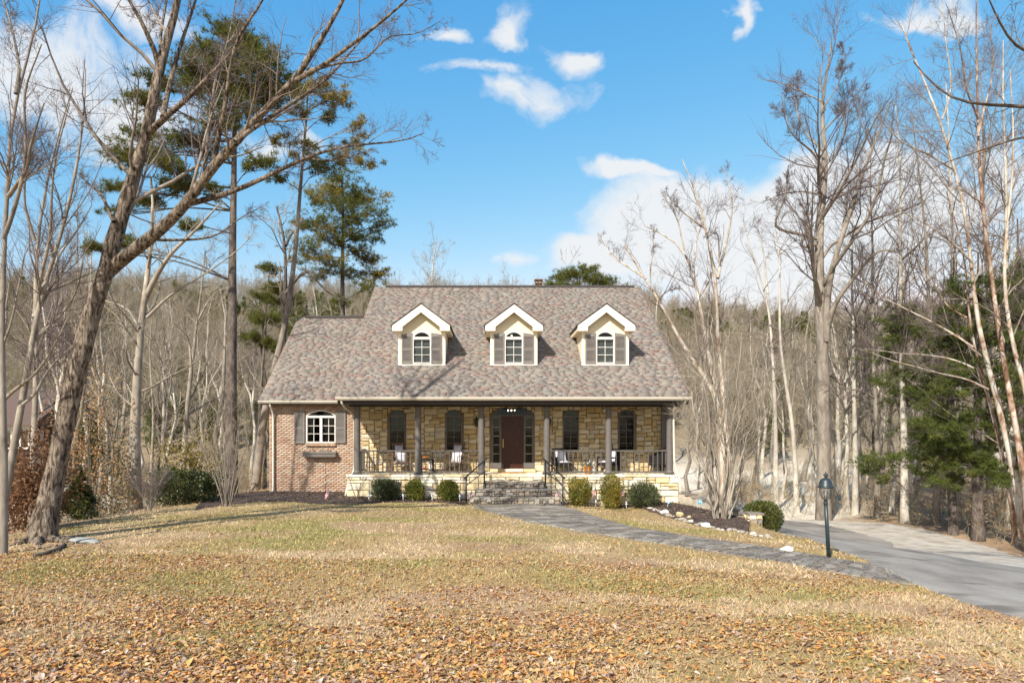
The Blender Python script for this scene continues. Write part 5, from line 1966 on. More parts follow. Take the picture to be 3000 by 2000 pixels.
# --- multi-stemmed crepe myrtle in the right bed
rg = np.random.default_rng(55)
D3 = 23.0
gb0 = ground_px(2110, 1520)
stems = []
for tx, ty, mx, dd, r0 in [(1985, 1110, 2060, -0.4, .05), (2020, 1020, 2070, 0.6, .055), (2060, 960, 2085, -0.8, .05), (2100, 930, 2100, 0.2, .06), (2140, 950, 2112, 0.9, .055),
                           (2190, 980, 2130, -0.6, .05), (2240, 1020, 2150, 0.5, .055), (2290, 1070, 2165, -0.2, .045), (2340, 1120, 2180, 0.8, .04), (2200, 1130, 2150, -1.0, .045),
                           (2040, 1130, 2080, 1.0, .045), (2130, 1080, 2125, -1.2, .045), (2010, 1200, 2050, -0.9, .035), (2260, 1170, 2170, 1.1, .035)]:
    bx = 2110 + (mx - 2110) * 0.35 + rg.uniform(-6, 6)
    pts = [(bx, 1525), (bx + (mx - bx) * 0.5, 1440), (mx, 1330 + rg.uniform(-20, 20)), (mx + (tx - mx) * 0.45, 1330 + (ty - 1330) * 0.5), (tx, ty)]
    q = traced(gb0[1], pts, (rg.uniform(-0.08, 0.08), dd), 16)
    w_ = np.cumsum(rg.normal(0, 0.055, (16, 3)), axis=0)
    w_ -= w_[0]
    q[2:] += w_[2:] * np.array([1, 1, 0.3])
    stems.append((q, radii(r0 * 0.9, 0.010, 16)))
bare_tree('crepe_myrtle', 'multi-stemmed bare crepe myrtle with pale smooth stems in the mulch bed', stems, 341, M_PALE, twigm=M_TWIG_P, lv=(9, 7, 5), ln=(0.36, 0.5, 0.55), up=0.13, tr=(0.35, 1.0), rmin=0.0032, ang=34, sides=8, cat='shrub tree')

# --- bare shrubs by the left corner of the house
gb1 = ground_px(668, 1484)
stems = []
for tx, ty, dd in [(560, 1260, -.3), (590, 1180, .3), (620, 1150, -.5), (650, 1130, .2), (680, 1150, .5), (710, 1160, -.4), (740, 1190, .4), (770, 1230, 0), (700, 1220, .7), (640, 1220, -.8), (600, 1290, .6), (735, 1290, -.6)]:
    pts = [(668 + (tx - 668) * 0.1, 1486), (668 + (tx - 668) * 0.35, 1400), (668 + (tx - 668) * 0.7, 1320), (tx, ty)]
    stems.append((traced(gb1[1], pts, (0, dd), 9), radii(0.022, 0.006, 9)))
bare_tree('bare_shrub', 'tall vase-shaped bare shrub at the left corner of the house', stems, 351, M_GREY, twigm=M_TWIG_P, lv=(7, 4, 3), ln=(0.4, 0.45, 0.5), up=0.12, tr=(0.25, 1.0), rmin=0.003, ang=28, sides=6, cat='shrub')
gb2 = ground_px(415, 1508)
stems = []
for k in range(16):
    a = rg.uniform(0, 2 * PI)
    rr_ = rg.uniform(0.2, 0.75)
    q = np.array([[gb2[0] + math.cos(a) * rr_ * t, gb2[1] + 0.5 + math.sin(a) * rr_ * t, gb2[2] + 1.35 * t ** 0.8 * rg.uniform(0.8, 1.1)] for t in np.linspace(0.03, 1, 6)])
    stems.append((resample(q, 7), radii(0.012, 0.004, 7)))
bare_tree('bare_shrub', 'low grey bare shrub at the left edge of the lawn, before the beech trunk', stems, 352, M_GREY, twigm=M_TWIG, lv=(7, 5, 3), ln=(0.45, 0.5, 0.5), up=0.1, tr=(0.2, 1.0), rmin=0.003, ang=30, sides=5, cat='shrub')
gb3 = ground_px(1050, 1462)
stems = []
for k in range(9):
    a = rg.uniform(0, 2 * PI)
    q = np.array([[gb3[0] - 0.1 + math.cos(a) * 0.45 * t, 25.1 + math.sin(a) * 0.3 * t, 0.05 + 0.85 * t ** 0.9 * rg.uniform(0.75, 1.1)] for t in np.linspace(0.02, 1, 6)])
    stems.append((resample(q, 7), radii(0.010, 0.003, 7)))
bare_tree('bare_shrub', 'small leafless rose bush beside the brick wall and the porch corner', stems, 353, M_RED, twigm=M_TWIG_P, lv=(5, 3, 2), ln=(0.4, 0.5, 0.5), up=0.1, tr=(0.3, 1.0), rmin=0.0025, ang=35, sides=5, cat='shrub')


# ------------------------------------------------------------------ pines
def needle_tufts(rg, C, L_, n, w, up=0.3, out=None):
    """n needles round every tuft centre"""
    N = len(C)
    D = rand_dirs(rg, N * n).reshape(N, n, 3)
    if out is not None:
        D = D + out[:, None, :] * 0.9
    D[..., 2] += up
    D /= np.linalg.norm(D, axis=2, keepdims=True)
    S = np.cross(D, rand_dirs(rg, N * n).reshape(N, n, 3))
    S /= np.linalg.norm(S, axis=2, keepdims=True) + 1e-9
    l = L_ * rg.uniform(0.7, 1.25, (N, n, 1))
    c = C[:, None, :]
    V = np.stack([c - S * w, c + S * w, c + D * l], axis=2)
    return V.reshape(-1, 3, 3)


def pine(name, label, d, trunk, r0, r1, blobs, seed, tuft=0.22, dens=1.0, spread=2.2, group=None, barkm=None, ndl=None, ylw=0.0, yblob=()):
    """blobs: (px, py, radius px[, 'y']) foliage plates hung on limbs from the trunk"""
    rg = np.random.default_rng(seed)
    tp = traced(d, trunk, (0, 0.3), 22)
    tp[0, 2] = min(tp[0, 2], float(H(tp[0, 0], tp[0, 1])) - 0.12)
    t = thing(name, label, 'pine tree', tuple(tp[0]), group)
    Gt, Gb = Geo(), Geo()
    Gt.tubes(tp[None], radii(r0, r1, 22, 0.2)[None], 10)
    put('trunk', Gt.mesh('trunk', barkm or M_DKBARK, True), t)
    Gn, Gy = Geo(), Geo()
    for bl in blobs:
        px, py, rp = bl[:3]
        R = rp * d / F
        tx = np.interp(py, [q[1] for q in trunk[::-1]], [q[0] for q in trunk[::-1]])
        hd = abs(px - tx) * d / F
        dy = rg.uniform(-1, 1) * min(spread, 0.5 + hd * 0.8)
        c = P(px, py, d + dy)
        # limb from the trunk, a little lower than the plate
        zz = c[2] - rg.uniform(-0.05, 0.45) * hd - 0.2
        k = np.argmin(np.abs(tp[:, 2] - zz))
        a = tp[k]
        mid = (a + c) / 2 + rg.normal(0, 0.12, 3) * min(1, hd) + np.array([0, 0, 0.06 * hd])
        q3 = (a + 3 * c) / 4 + rg.normal(0, 0.10, 3) * min(1, hd) + np.array([0, 0, -0.02 * hd])
        lb = resample(np.array([a, mid, q3, c + np.array([0, 0, -R * 0.25])]), 10)[:, :]
        Gb.tubes(lb[None], np.linspace(min(0.045, 0.018 + 0.008 * hd), 0.010, 10)[None], 5)
        # twigs in the plate
        nt_ = int(16 * dens * max(0.5, (R / 0.8) ** 1.3))
        tip = c + rg.normal(size=(nt_, 3)) * np.array([R * 0.52, R * 0.5, R * 0.20])
        st = lb[rg.integers(4, 10, nt_)]
        tw = np.stack([st, (st + tip) / 2 + rg.normal(size=(nt_, 3)) * 0.05 + np.array([0, 0, -0.04]), tip], 1)
        Gb.tubes(tw, np.tile([0.012, 0.009, 0.005], (nt_, 1)), 3)
        # tufts along the outer half of the twigs
        reps = 9
        f = rg.uniform(0.45, 1.05, (nt_, reps, 1))
        C = (tw[:, None, 1] * (1 - f) + tw[:, None, 2] * f + rg.normal(size=(nt_, reps, 3)) * np.array([0.10, 0.10, 0.06]) * (R / 0.8)).reshape(-1, 3)
        V = needle_tufts(rg, C, tuft, 11, 0.012, 0.35)
        yel = len(bl) > 3 or rg.random() < ylw
        rnd = np.repeat(np.clip(rg.random() * 0.4 + rg.random(len(C)) * 0.6, 0, 1), 11)
        (Gy if yel else Gn).tris(V, rnd)
    cr = put('crown', Gb.mesh('crown', barkm or M_DKBARK, True), t)
    if Gn.n:
        o = put('needles', Gn.mesh('needles', ndl or M_PINE), cr)
    if Gy.n:
        put('needles', Gy.mesh('needles', M_PINEY), cr)['label'] = 'yellowing needles'
    return t


pine('pine_tree', 'tall pine with a straight dark trunk and wide tiered crown left of the house', 29,
     [(672, 1500), (676, 1400), (678, 1200), (680, 1000), (682, 700), (684, 450), (690, 200), (700, 80)], 0.29, 0.05,
     [(700, 105, 80), (600, 140, 60), (650, 95, 50), (760, 175, 80), (640, 225, 110), (800, 235, 85), (560, 250, 75), (450, 235, 50), (420, 290, 55), (700, 320, 85), (640, 350, 65), (400, 390, 55),
      (520, 400, 75), (600, 430, 60), (350, 460, 60), (450, 450, 55), (750, 470, 50), (520, 540, 75), (420, 590, 50), (330, 545, 40), (360, 710, 50), (275, 720, 38), (550, 660, 40), (630, 560, 40),
      (860, 250, 40), (720, 250, 80), (480, 480, 50), (330, 620, 35), (740, 130, 60), (560, 190, 60), (680, 180, 80), (790, 300, 60), (390, 440, 60)], 401, dens=1.7)
pine('pine_tree', 'slim leaning pine with yellowing needles near the left corner of the roof', 33,
     [(744, 1490), (752, 1400), (770, 1230), (797, 1100), (828, 1000), (850, 851), (866, 723), (879, 628), (885, 519), (892, 400), (900, 270)], 0.23, 0.04,
     [(900, 262, 60, 1), (970, 290, 55, 1), (1010, 280, 45, 1), (880, 320, 50), (960, 340, 40), (1050, 365, 40, 1), (880, 420, 50, 1), (810, 405, 32, 1), (900, 460, 40, 1), (1000, 445, 55, 1),
      (1080, 475, 40, 1), (950, 490, 55), (820, 520, 40), (930, 240, 45, 1), (860, 270, 40, 1), (1030, 420, 40, 1)], 402, dens=0.95, barkm=M_GREY)
pine('pine_tree', 'bushy pine standing behind the left end of the roof', 44,
     [(1006, 1400), (1005, 925), (1003, 780), (1006, 650), (1002, 500)], 0.30, 0.05,
     [(1000, 512, 60), (950, 560, 70, 1), (1050, 560, 55), (920, 580, 50), (1000, 610, 80), (1080, 580, 60, 1), (910, 640, 60), (1000, 660, 75), (1090, 615, 50), (1040, 640, 50), (1120, 650, 50),
      (950, 690, 65), (1040, 690, 50), (1000, 710, 55), (900, 720, 60), (960, 760, 65), (1050, 735, 50), (1090, 760, 60), (930, 800, 55), (1010, 790, 55), (1060, 800, 55), (1110, 800, 40),
      (1000, 880, 35), (1100, 690, 45), (880, 660, 50), (870, 760, 45), (1080, 840, 40), (980, 560, 60), (1030, 590, 60)], 403, tuft=0.24, dens=0.8, ylw=0.25)
pine('pine_tree', 'young thin pine between the dark pine trunk and the roof', 46,
     [(745, 1400), (755, 1300), (775, 1000), (782, 870), (792, 770)], 0.16, 0.03,
     [(790, 785, 40), (812, 840, 42), (775, 870, 42), (760, 935, 42), (800, 930, 42), (740, 990, 45), (800, 1010, 40), (830, 880, 40)], 404, tuft=0.3, dens=1.2)
pine('pine_tree', 'pine tops peeking over the roof ridge right of the chimney', 60,
     [(1700, 1200), (1700, 950), (1698, 790)], 0.25, 0.04,
     [(1640, 815, 40), (1680, 800, 45), (1730, 815, 45), (1770, 825, 45), (1660, 840, 40), (1790, 845, 35), (1710, 790, 35), (1620, 840, 30)], 405, tuft=0.32, dens=1.1, ylw=0.2)
# soft white pines on the right
for k, (lab, d, tr_, r0, n, box) in enumerate([
    ('white pine with low spreading boughs beside the driveway', 0, [(2647, 1530), (2648, 1400), (2650, 1100), (2652, 850)], 0.21, 36, (2545, 2770, 880, 1430)),
    ('white pine with a dark trunk in the middle of the right-hand evergreens', 0, [(2793, 1566), (2790, 1400), (2788, 1100), (2785, 760)], 0.20, 42, (2680, 2900, 780, 1420)),
    ('white pine with the thickest trunk near the right edge', 0, [(2866, 1584), (2863, 1400), (2862, 1000), (2866, 740)], 0.24, 46, (2780, 3020, 760, 1440)),
    ('dark evergreen at the right edge reaching highest behind the peeling trunks', 33, [(2990, 1600), (2990, 1200), (2985, 900), (2980, 640)], 0.25, 40, (2890, 3060, 660, 1400)),
    ('narrow cedar far behind the right-hand pines', 48, [(2762, 1500), (2762, 1200), (2765, 820)], 0.2, 22, (2715, 2815, 830, 1200)),
]):
    rg2 = np.random.default_rng(420 + k)
    d = d or ground_px(*tr_[0])[1]
    bl = []
    for i in range(n):
        py = box[2] + (box[3] - box[2]) * rg2.random() ** 0.8
        t_ = (py - box[2]) / (box[3] - box[2])
        wd = (0.25 + 0.75 * min(1, t_ * 1.6))
        cx = np.interp(py, [q[1] for q in tr_[::-1]], [q[0] for q in tr_[::-1]])
        hw = (box[1] - box[0]) / 2 * wd
        bl.append((cx + rg2.uniform(-1, 1) * hw, py, rg2.uniform(38, 64)))
    pine('white_pine', lab, d, tr_, r0, 0.03, bl, 430 + k, tuft=0.2, dens=0.62, ndl=M_WPINE, spread=1.8)


# ------------------------------------------------------------------ evergreen and leafy shrubs
def leafy(name, label, c, rad, n, size, mat, seed, cat='shrub', shape=2.2, stems=7, ragged=0.12, group=None, conical=False, aspect=0.6, upk=0.5):
    """a shrub of single leaf faces spread through an uneven volume"""
    rg = np.random.default_rng(seed)
    t = thing(name, label, cat, c, group)
    Gs = Geo()
    q = []
    for k in range(stems):
        a = rg.uniform(0, 2 * PI)
        e = np.array([math.cos(a) * rad[0] * 0.6, math.sin(a) * rad[1] * 0.6, rad[2] * rg.uniform(1.0, 1.7)])
        q.append(np.array([np.array(c) + e * s + rg.normal(size=3) * 0.02 for s in np.linspace(0, 1, 5)]))
    Gs.tubes(np.array(q), np.tile(np.linspace(0.022, 0.006, 5), (stems, 1)), 5)
    st = put('stem', Gs.mesh('stem', M_GREY, True), t)
    # superellipsoid shell with lumps
    d = rand_dirs(rg, n)
    u = rg.random(n) ** 0.28
    lump = 1 + ragged * 2 * (fbm(d[:, 0] * 2.2 + 9 + seed, d[:, 1] * 2.2 + d[:, 2] * 2.7 + 5, 3) - 0.5) * 2
    nrm = (np.abs(d) ** shape).sum(1) ** (1 / shape)
    p = d / nrm[:, None] * (u * lump)[:, None]
    if conical:
        w = 1.05 - 0.95 * (p[:, 2] + 1) / 2
        p[:, :2] *= w[:, None]
    C = p * np.array(rad) + np.array(c) + np.array([0, 0, rad[2] * 0.98])
    keep = C[:, 2] > c[2] + 0.0
    C, d = C[keep], d[keep]
    G = Geo()
    bias = d * np.array([1, 1, 1]) + np.array([0, 0, upk])
    # clumps of lighter and darker growth
    g = fbm(C[:, 0] * 5 + seed, C[:, 2] * 5 + C[:, 1] * 3, 3)
    rnd = np.clip(rg.random(len(C)) * 0.55 + g * 0.9 - 0.22, 0, 1)
    G.quads(leaf_quads(rg, C, size, aspect, bias, 0.9, 0.08), rnd)
    put('foliage', G.mesh('foliage', mat), t)
    return t


M_BOX = leaf_mat('boxwood_leaves', [(0.065, 0.095, 0.018), (0.125, 0.145, 0.024), (0.185, 0.18, 0.03), (0.25, 0.20, 0.04)], 0.25, 0.5, spec=0.35)
M_BOXY = leaf_mat('yellowing_boxwood_leaves', [(0.08, 0.11, 0.018), (0.17, 0.17, 0.026), (0.30, 0.235, 0.04), (0.44, 0.30, 0.05)], 0.25, 0.5, spec=0.35)
M_HOLLY = leaf_mat('dark_holly_leaves', [(0.018, 0.032, 0.010), (0.035, 0.052, 0.014), (0.10, 0.10, 0.022), (0.055, 0.065, 0.016)], 0.12, 0.4, spec=0.5)
M_GOLD = leaf_mat('golden_evergreen_leaves', [(0.13, 0.115, 0.028), (0.22, 0.17, 0.045), (0.30, 0.22, 0.07), (0.10, 0.095, 0.03)], 0.25, 0.6)
M_JUN = leaf_mat('juniper_needles', [(0.07, 0.095, 0.04), (0.125, 0.145, 0.06), (0.055, 0.075, 0.035), (0.20, 0.165, 0.09)], 0.2, 0.7)
M_HEDGE = leaf_mat('clipped_hedge_leaves', [(0.035, 0.055, 0.012), (0.06, 0.085, 0.016), (0.10, 0.11, 0.022), (0.15, 0.14, 0.03)], 0.2, 0.45, spec=0.4)


def bush_at(px, top, bot, wpx, d):
    b = P(px, bot, d)
    b[2] = float(H(b[0], b[1])) + 0.02
    return tuple(b), (wpx / 1.85 * d / F, wpx / 1.9 * d / F, (P(px, top, d)[2] - b[2]) / 2 * 0.98)


DB = 24.9
for nm, lab, px, top, bot, w, mt, n, sz, sh in [
    ('boxwood', 'small round green boxwood beside the dark juniper, left of the steps', 1217, 1406, 1460, 50, M_BOX, 5000, 0.05, 2.6),
    ('boxwood', 'round green boxwood next to the left handrail', 1312, 1404, 1464, 54, M_BOX, 5500, 0.05, 2.6),
    ('boxwood', 'round yellow-tipped boxwood next to the right handrail', 1698, 1398, 1468, 60, M_BOXY, 6000, 0.05, 2.7),
    ('boxwood', 'tallest yellow-topped boxwood between the flag and the juniper', 1792, 1391, 1466, 60, M_BOXY, 6500, 0.05, 2.8)]:
    c, rad = bush_at(px, top, bot, w, DB)
    leafy(nm, lab, c, rad, n, sz, mt, px, 'shrub', sh, group='clipped shrubs along the porch', ragged=0.17)
for lab, px, top, bot, w, n in [('dark spreading juniper at the left end of the porch wall', 1131, 1402, 1466, 78, 5200), ('ragged blue-green juniper at the right end of the porch wall', 1886, 1412, 1480, 84, 5200)]:
    c, rad = bush_at(px, top, bot, w, DB)
    leafy('juniper', lab, c, rad, n, 0.11, M_JUN, px, 'shrub', 1.9, stems=16, ragged=0.28, aspect=0.16, upk=0.9, group='clipped shrubs along the porch')
c, rad = bush_at(2232, 1468, 1568, 96, 22.6)
rad = (rad[0], rad[1], (PZ(1466, 22.6) - PZ(1566, 22.6)) / 2)
c = (c[0], c[1], PZ(1566, 22.6))
leafy('boxwood_hedge', 'large dark green clipped bush beside the retaining wall and driveway', c, rad, 13000, 0.05, M_HEDGE, 77, 'bush', 2.6, ragged=0.08)
c, rad = bush_at(545, 1330, 1496, 190, 24.0)
leafy('holly', 'dark bushy holly at the left edge of the lawn', (c[0], c[1], float(H(c[0], c[1]))), (rad[0], rad[1], rad[2] * 0.72), 9000, 0.085, M_HOLLY, 78, 'shrub', 2.2, ragged=0.3)
c2 = P(560, 1440, 25.8)
leafy('gold_evergreen', 'sparse golden-green evergreen rising behind the dark holly', (c2[0], c2[1], float(H(c2[0], c2[1]))), (0.95, 0.8, 1.15), 2800, 0.10, M_GOLD, 79, 'shrub', 2.0, ragged=0.5, stems=14)
c, rad = bush_at(235, 1395, 1525, 100, 20.0)
leafy('young_conifer', 'dark conical young conifer right of the big leaning trunk', c, (rad[0], rad[1], rad[2] * 1.05), 5200, 0.13, M_HOLLY, 80, 'shrub', 2.0, ragged=0.3, conical=True, aspect=0.2)

# russet undergrowth trees at the far left, still holding their dead leaves
for lab, px, top, bot, wpx, d, n, mt, sd in [
    ('shaded russet beech sapling at the left edge under the slim trees', 50, 1335, 1540, 200, 19.5, 5000, M_RUSS, 90),
    ('russet leafy sapling just left of the big leaning trunk', 110, 1290, 1530, 150, 17.5, 4500, M_RUSS, 91),
    ('young beech with clinging copper leaves right of the big leaning trunk', 265, 1090, 1470, 170, 26, 3000, M_TAN, 92),
    ('dark mossy evergreen behind the big leaning trunk', 275, 1180, 1500, 170, 27, 5200, M_HOLLY, 93)]:
    b = P(px, bot, d)
    R = wpx / 2 * d / F
    hgt = (bot - top) * d / F
    b[2] = float(H(b[0], b[1]))
    hgt = P(px, top, d)[2] - b[2]
    leafy('leafy_sapling', lab, tuple(b), (R, R * 0.9, hgt / 2), n, 0.10, mt, sd, 'sapling', 2.0, ragged=0.6, stems=8, aspect=0.5, upk=-0.1)

# ------------------------------------------------------------------ the woods
def wood_variant(seed, hgt, n1=20, n2=6, n3=4, trunk_r=0.12, lean=0.13, fork=0.5, tmin=0.35):
    """trunk and crown meshes of one bare woodland tree, foot at the origin"""
    rg = np.random.default_rng(seed)
    K = 12
    t = np.linspace(0, 1, K)
    x = np.cumsum(rg.normal(0, lean, K)) * hgt / K * 1.2
    y = np.cumsum(rg.normal(0, lean, K)) * hgt / K * 1.2
    tp = np.stack([x - x[0], y - y[0], t * hgt], 1)
    tp[0, 2] = -0.5
    r_ = trunk_r * (1 - 0.88 * t) * (1 + 0.35 * np.exp(-t * 14))
    G = Geo()
    G.tubes(tp[None], r_[None], 7)
    Pt, R = tp[None], r_[None]
    limbs = [(tp, r_)]
    if rg.random() < fork:
        Pf, Rf = grow(rg, Pt, R, 2, (0.35, 0.55), (24, 6), (0.4, 0.62), 0.25, 0.06, 12, 0.7, 0.02, lenabs=hgt)
        G.tubes(Pf, Rf, 6)
        Pt, R = np.concatenate([Pt, Pf]), np.concatenate([R, Rf])
    tm = G.mesh('trunk', None, True)
    Gc = Geo()
    P1, R1 = grow(rg, Pt, R, n1, (0.10, 0.30), (52, 12), (tmin, 1.0), 0.18, 0.13, 6, 0.5, 0.010, lenabs=hgt)
    P2, R2 = grow(rg, P1, R1, n2, (0.3, 0.6), (42, 14), (0.2, 1.0), 0.14, 0.15, 4, 0.6, 0.007)
    P3, R3 = grow(rg, P2, R2, n3, (0.35, 0.7), (38, 14), (0.2, 1.0), 0.1, 0.15, 3, 0.7, 0.006)
    Gc.tubes(P1, R1, 4)
    Gc.tubes(P2, R2, 3)
    Gc.tubes(P3, R3, 3)
    cm = Gc.mesh('crown', None)
    return tm, cm


VARS = []
for k in range(7):
    tm, cm = wood_variant(900 + k, 14.0, trunk_r=0.115 + 0.022 * (k % 4), fork=0.6, tmin=0.2 if k % 2 else 0.35)
    tm.materials.append([M_WOODP, M_GREY, M_WOODP, M_PALE, M_WOODP, M_DKBARK, M_WOODP][k])
    cm.materials.append([M_TWIG_P, M_TWIG_P, M_TWIG, M_TWIG_P, M_TWIG_P, M_TWIG, M_TWIG_P][k])
    VARS.append((tm, cm))
KIND = ['pale straight-trunked', 'grey forked', 'pale high-crowned', 'brown-grey slender', 'pale crooked', 'dark-barked', 'pale thin']


def wood_tree(x, y, k, hgt, rot, label, group, fat=1.0):
    tm, cm = VARS[k]
    s = hgt / 14.0
    z = float(H(x, y))
    t = thing('woodland_tree', label, 'tree', (x, y, z), group)
    t.rotation_euler = (0, 0, rot)
    t.scale = (s * fat, s * fat, s)
    for nm, me in (('trunk', tm), ('crown', cm)):
        o = bpy.data.objects.new(nm, me)
        COL.objects.link(o)
        o.parent = t


rw = random.Random(77)
zones = [  # px range, depth range, count, place words, group, crest pixel range
    ((2010, 2400), (38, 56), 15, 'in the woods beyond the crepe myrtle', 'bare trees in the woods right of the house', (900, 1080)),
    ((2430, 2700), (38, 58), 15, 'in the woods behind the lamp post', 'bare trees in the woods behind the lamp post', (760, 1000)),
    ((2680, 3080), (44, 60), 9, 'among the pines at the far right', 'bare trees among the right-hand pines', (640, 980)),
    ((2000, 3050), (58, 72), 9, 'at the foot of the right-hand hill', 'bare trees at the foot of the right-hand hill', (880, 960)),
    ((100, 330), (27, 50), 7, 'behind the big leaning trunk', 'bare trees behind the big leaning trunk', (560, 860)),
    ((330, 800), (40, 60), 11, 'behind the left edge of the lawn', 'bare trees behind the left edge of the lawn', (760, 980)),
    ((-100, 860), (58, 74), 9, 'at the foot of the left-hand hill', 'bare trees at the foot of the left-hand hill', (840, 980)),
    ((860, 1980), (56, 74), 14, 'behind the house roof', 'bare trees behind the house', (800, 880)),
]
ORD = ['', 'first', 'second', 'third', 'fourth', 'fifth', 'sixth', 'seventh', 'eighth', 'ninth', 'tenth']
for (pxr, dr_, cnt, words, grp, pr) in zones:
    picks = []
    for i in range(cnt):
        d = rw.uniform(*dr_)
        px = pxr[0] + (pxr[1] - pxr[0]) * (i + rw.random()) / cnt
        x = (px - VX) * d / F
        if -10 < x < 8.5 and d < 45:
            continue
        k = rw.randrange(7)
        z = float(H(x, d))
        top = CZ + (VY - rw.uniform(*pr)) * d / F
        hgt = min(max(top - z, 5.0), 22.0)
        picks.append((px, x, d, k, hgt))
    picks.sort()
    num = {}
    for (px, x, d, k, hgt) in picks:
        num[k] = num.get(k, 0) + 1
        tot = sum(1 for q in picks if q[3] == k)
        lab = (ORD[num[k]] + ' ' if tot > 1 else '') + KIND[k] + ' tree ' + ('from the left ' if tot > 1 else '') + words
        s = hgt / 14
        wood_tree(x, d, k, hgt, rw.uniform(0, 6.28), lab, grp, rw.uniform(0.8, 1.15) * (1.0 if s > 0.75 else 0.75 / s * 0.9))
# one bare tree-top over the roof, thin against the sky
wood_tree(PX(1280, 62), 62, 6, CZ + (VY - 700) * 62 / F + 2.4, 1.2, 'thin bare treetop standing alone against the sky above the left half of the ridge', None, 0.9)
wood_tree(PX(1690, 64), 64, 2, CZ + (VY - 735) * 64 / F + 2.4, 0.4, 'bare treetop rising from the pine tops above the right half of the ridge', None, 0.9)


M_HTWIG = leaf_mat('hillside_twig', [(0.22, 0.175, 0.115), (0.31, 0.255, 0.165), (0.26, 0.22, 0.145), (0.37, 0.31, 0.21)], 0, 0.9)


# hillside forest: reads as one mass, instanced
def hill_forest():
    col = bpy.data.collections.new('hillside_tree_kinds')
    for k in range(5):
        tm, cm = wood_variant(950 + k, 12.0, n1=24, n2=6, n3=4, trunk_r=0.085, fork=0.6, tmin=0.12)
        bmats = [(M_GREY, M_HTWIG), (M_GREY, M_HTWIG), (M_GREY, M_TWIG_P), (M_PALE, M_HTWIG), (M_GREY, M_HTWIG)][k]
        n0 = len(tm.vertices)
        me = bpy.data.meshes.new('hillside_tree')
        V = np.empty(n0 * 3, np.float32)
        tm.vertices.foreach_get('co', V)
        V2 = np.empty(len(cm.vertices) * 3, np.float32)
        cm.vertices.foreach_get('co', V2)
        q1 = np.empty(len(tm.loops), np.int32)
        tm.loops.foreach_get('vertex_index', q1)
        q2 = np.empty(len(cm.loops), np.int32)
        cm.loops.foreach_get('vertex_index', q2)
        a2 = np.empty(len(cm.vertices), np.float32)
        cm.attributes['rnd'].data.foreach_get('value', a2)
        me = mesh_np('hillside_tree', np.concatenate([V.reshape(-1, 3), V2.reshape(-1, 3)]), [q1.reshape(-1, 4), q2.reshape(-1, 4) + n0], None, True,
                     {'rnd': np.concatenate([np.full(n0, 0.5), a2])})
        me.materials.append(bmats[0])
        me.materials.append(bmats[1])
        mi = np.concatenate([np.zeros(len(q1) // 4, np.int32), np.ones(len(q2) // 4, np.int32)])
        me.polygons.foreach_set('material_index', mi)
        col.objects.link(bpy.data.objects.new('hillside_tree_%d' % k, me))
    for k in range(2):       # evergreens dotted through the wood
        rg = np.random.default_rng(970 + k)
        G, Gt = Geo(), Geo()
        n = 260
        t = rg.random(n) ** 0.8
        rr_ = (1 - t) * 1.9 * np.sqrt(rg.random(n)) + 0.15
        a = rg.uniform(0, 2 * PI, n)
        C = np.stack([np.cos(a) * rr_, np.sin(a) * rr_, 1.0 + t * 7.5], 1)
        G.tris(needle_tufts(rg, C, 0.55, 8, 0.05, 0.2), np.repeat(rg.random(n), 8))
        G.tubes(np.array([[[0, 0, -0.4], [0, 0, 4], [0, 0, 8.3]]]), np.array([[0.14, 0.1, 0.02]]), 5)
        me = G.mesh('hillside_evergreen', [M_WPINE, M_PINE][k])
        col.objects.link(bpy.data.objects.new('hillside_tree_%d' % (5 + k), me))
    rg = np.random.default_rng(990)
    n = 5200
    d = 76 + 122 * rg.random(n) ** 0.8
    u = rg.uniform(-0.95, 0.98, n)
    x, y = u * d, d
    kind = rg.integers(0, 5, n)
    ev = fbm(x / 22 + 4, y / 22 + 7, 3) + rg.normal(0, 0.05, n)
    kind = np.where((ev > 0.55) & (d < 150), rg.integers(5, 7, n), kind)
    pts = np.stack([x, y, H(x, y)], 1)
    me = bpy.data.meshes.new('hillside_forest')
    me.from_pydata(pts.tolist(), [], [])
    a = me.attributes.new('kind', 'INT', 'POINT')
    a.data.foreach_set('value', kind.astype(np.int32))
    a = me.attributes.new('turn', 'FLOAT_VECTOR', 'POINT')
    tv = np.zeros((n, 3), np.float32)
    tv[:, 2] = rg.uniform(0, 6.28, n)
    a.data.foreach_set('vector', tv.ravel())
    a = me.attributes.new('size', 'FLOAT', 'POINT')
    a.data.foreach_set('value', (rg.uniform(0.55, 0.95, n)).astype(np.float32))
    o = put('hillside_forest', me)
    tag(o, kind='stuff')
    ng = bpy.data.node_groups.new('hillside_forest', 'GeometryNodeTree')
    ng.interface.new_socket('Geometry', in_out='INPUT', socket_type='NodeSocketGeometry')
    ng.interface.new_socket('Geometry', in_out='OUTPUT', socket_type='NodeSocketGeometry')
    N, L = ng.nodes.new, ng.links.new
    gi, go = N('NodeGroupInput'), N('NodeGroupOutput')
    ip = N('GeometryNodeInstanceOnPoints')
    ci = N('GeometryNodeCollectionInfo')
    ci.inputs['Collection'].default_value = col
    ci.inputs['Separate Children'].default_value = True
    ci.inputs['Reset Children'].default_value = True

    def attr(nm, ty):
        a_ = N('GeometryNodeInputNamedAttribute')
        a_.data_type = ty
        a_.inputs['Name'].default_value = nm
        return a_.outputs['Attribute']
    L(gi.outputs[0], ip.inputs['Points'])
    L(ci.outputs[0], ip.inputs['Instance'])
    ip.inputs['Pick Instance'].default_value = True
    L(attr('kind', 'INT'), ip.inputs['Instance Index'])
    L(attr('turn', 'FLOAT_VECTOR'), ip.inputs['Rotation'])
    L(attr('size', 'FLOAT'), ip.inputs['Scale'])
    L(ip.outputs[0], go.inputs[0])
    md = o.modifiers.new('scatter', 'NODES')
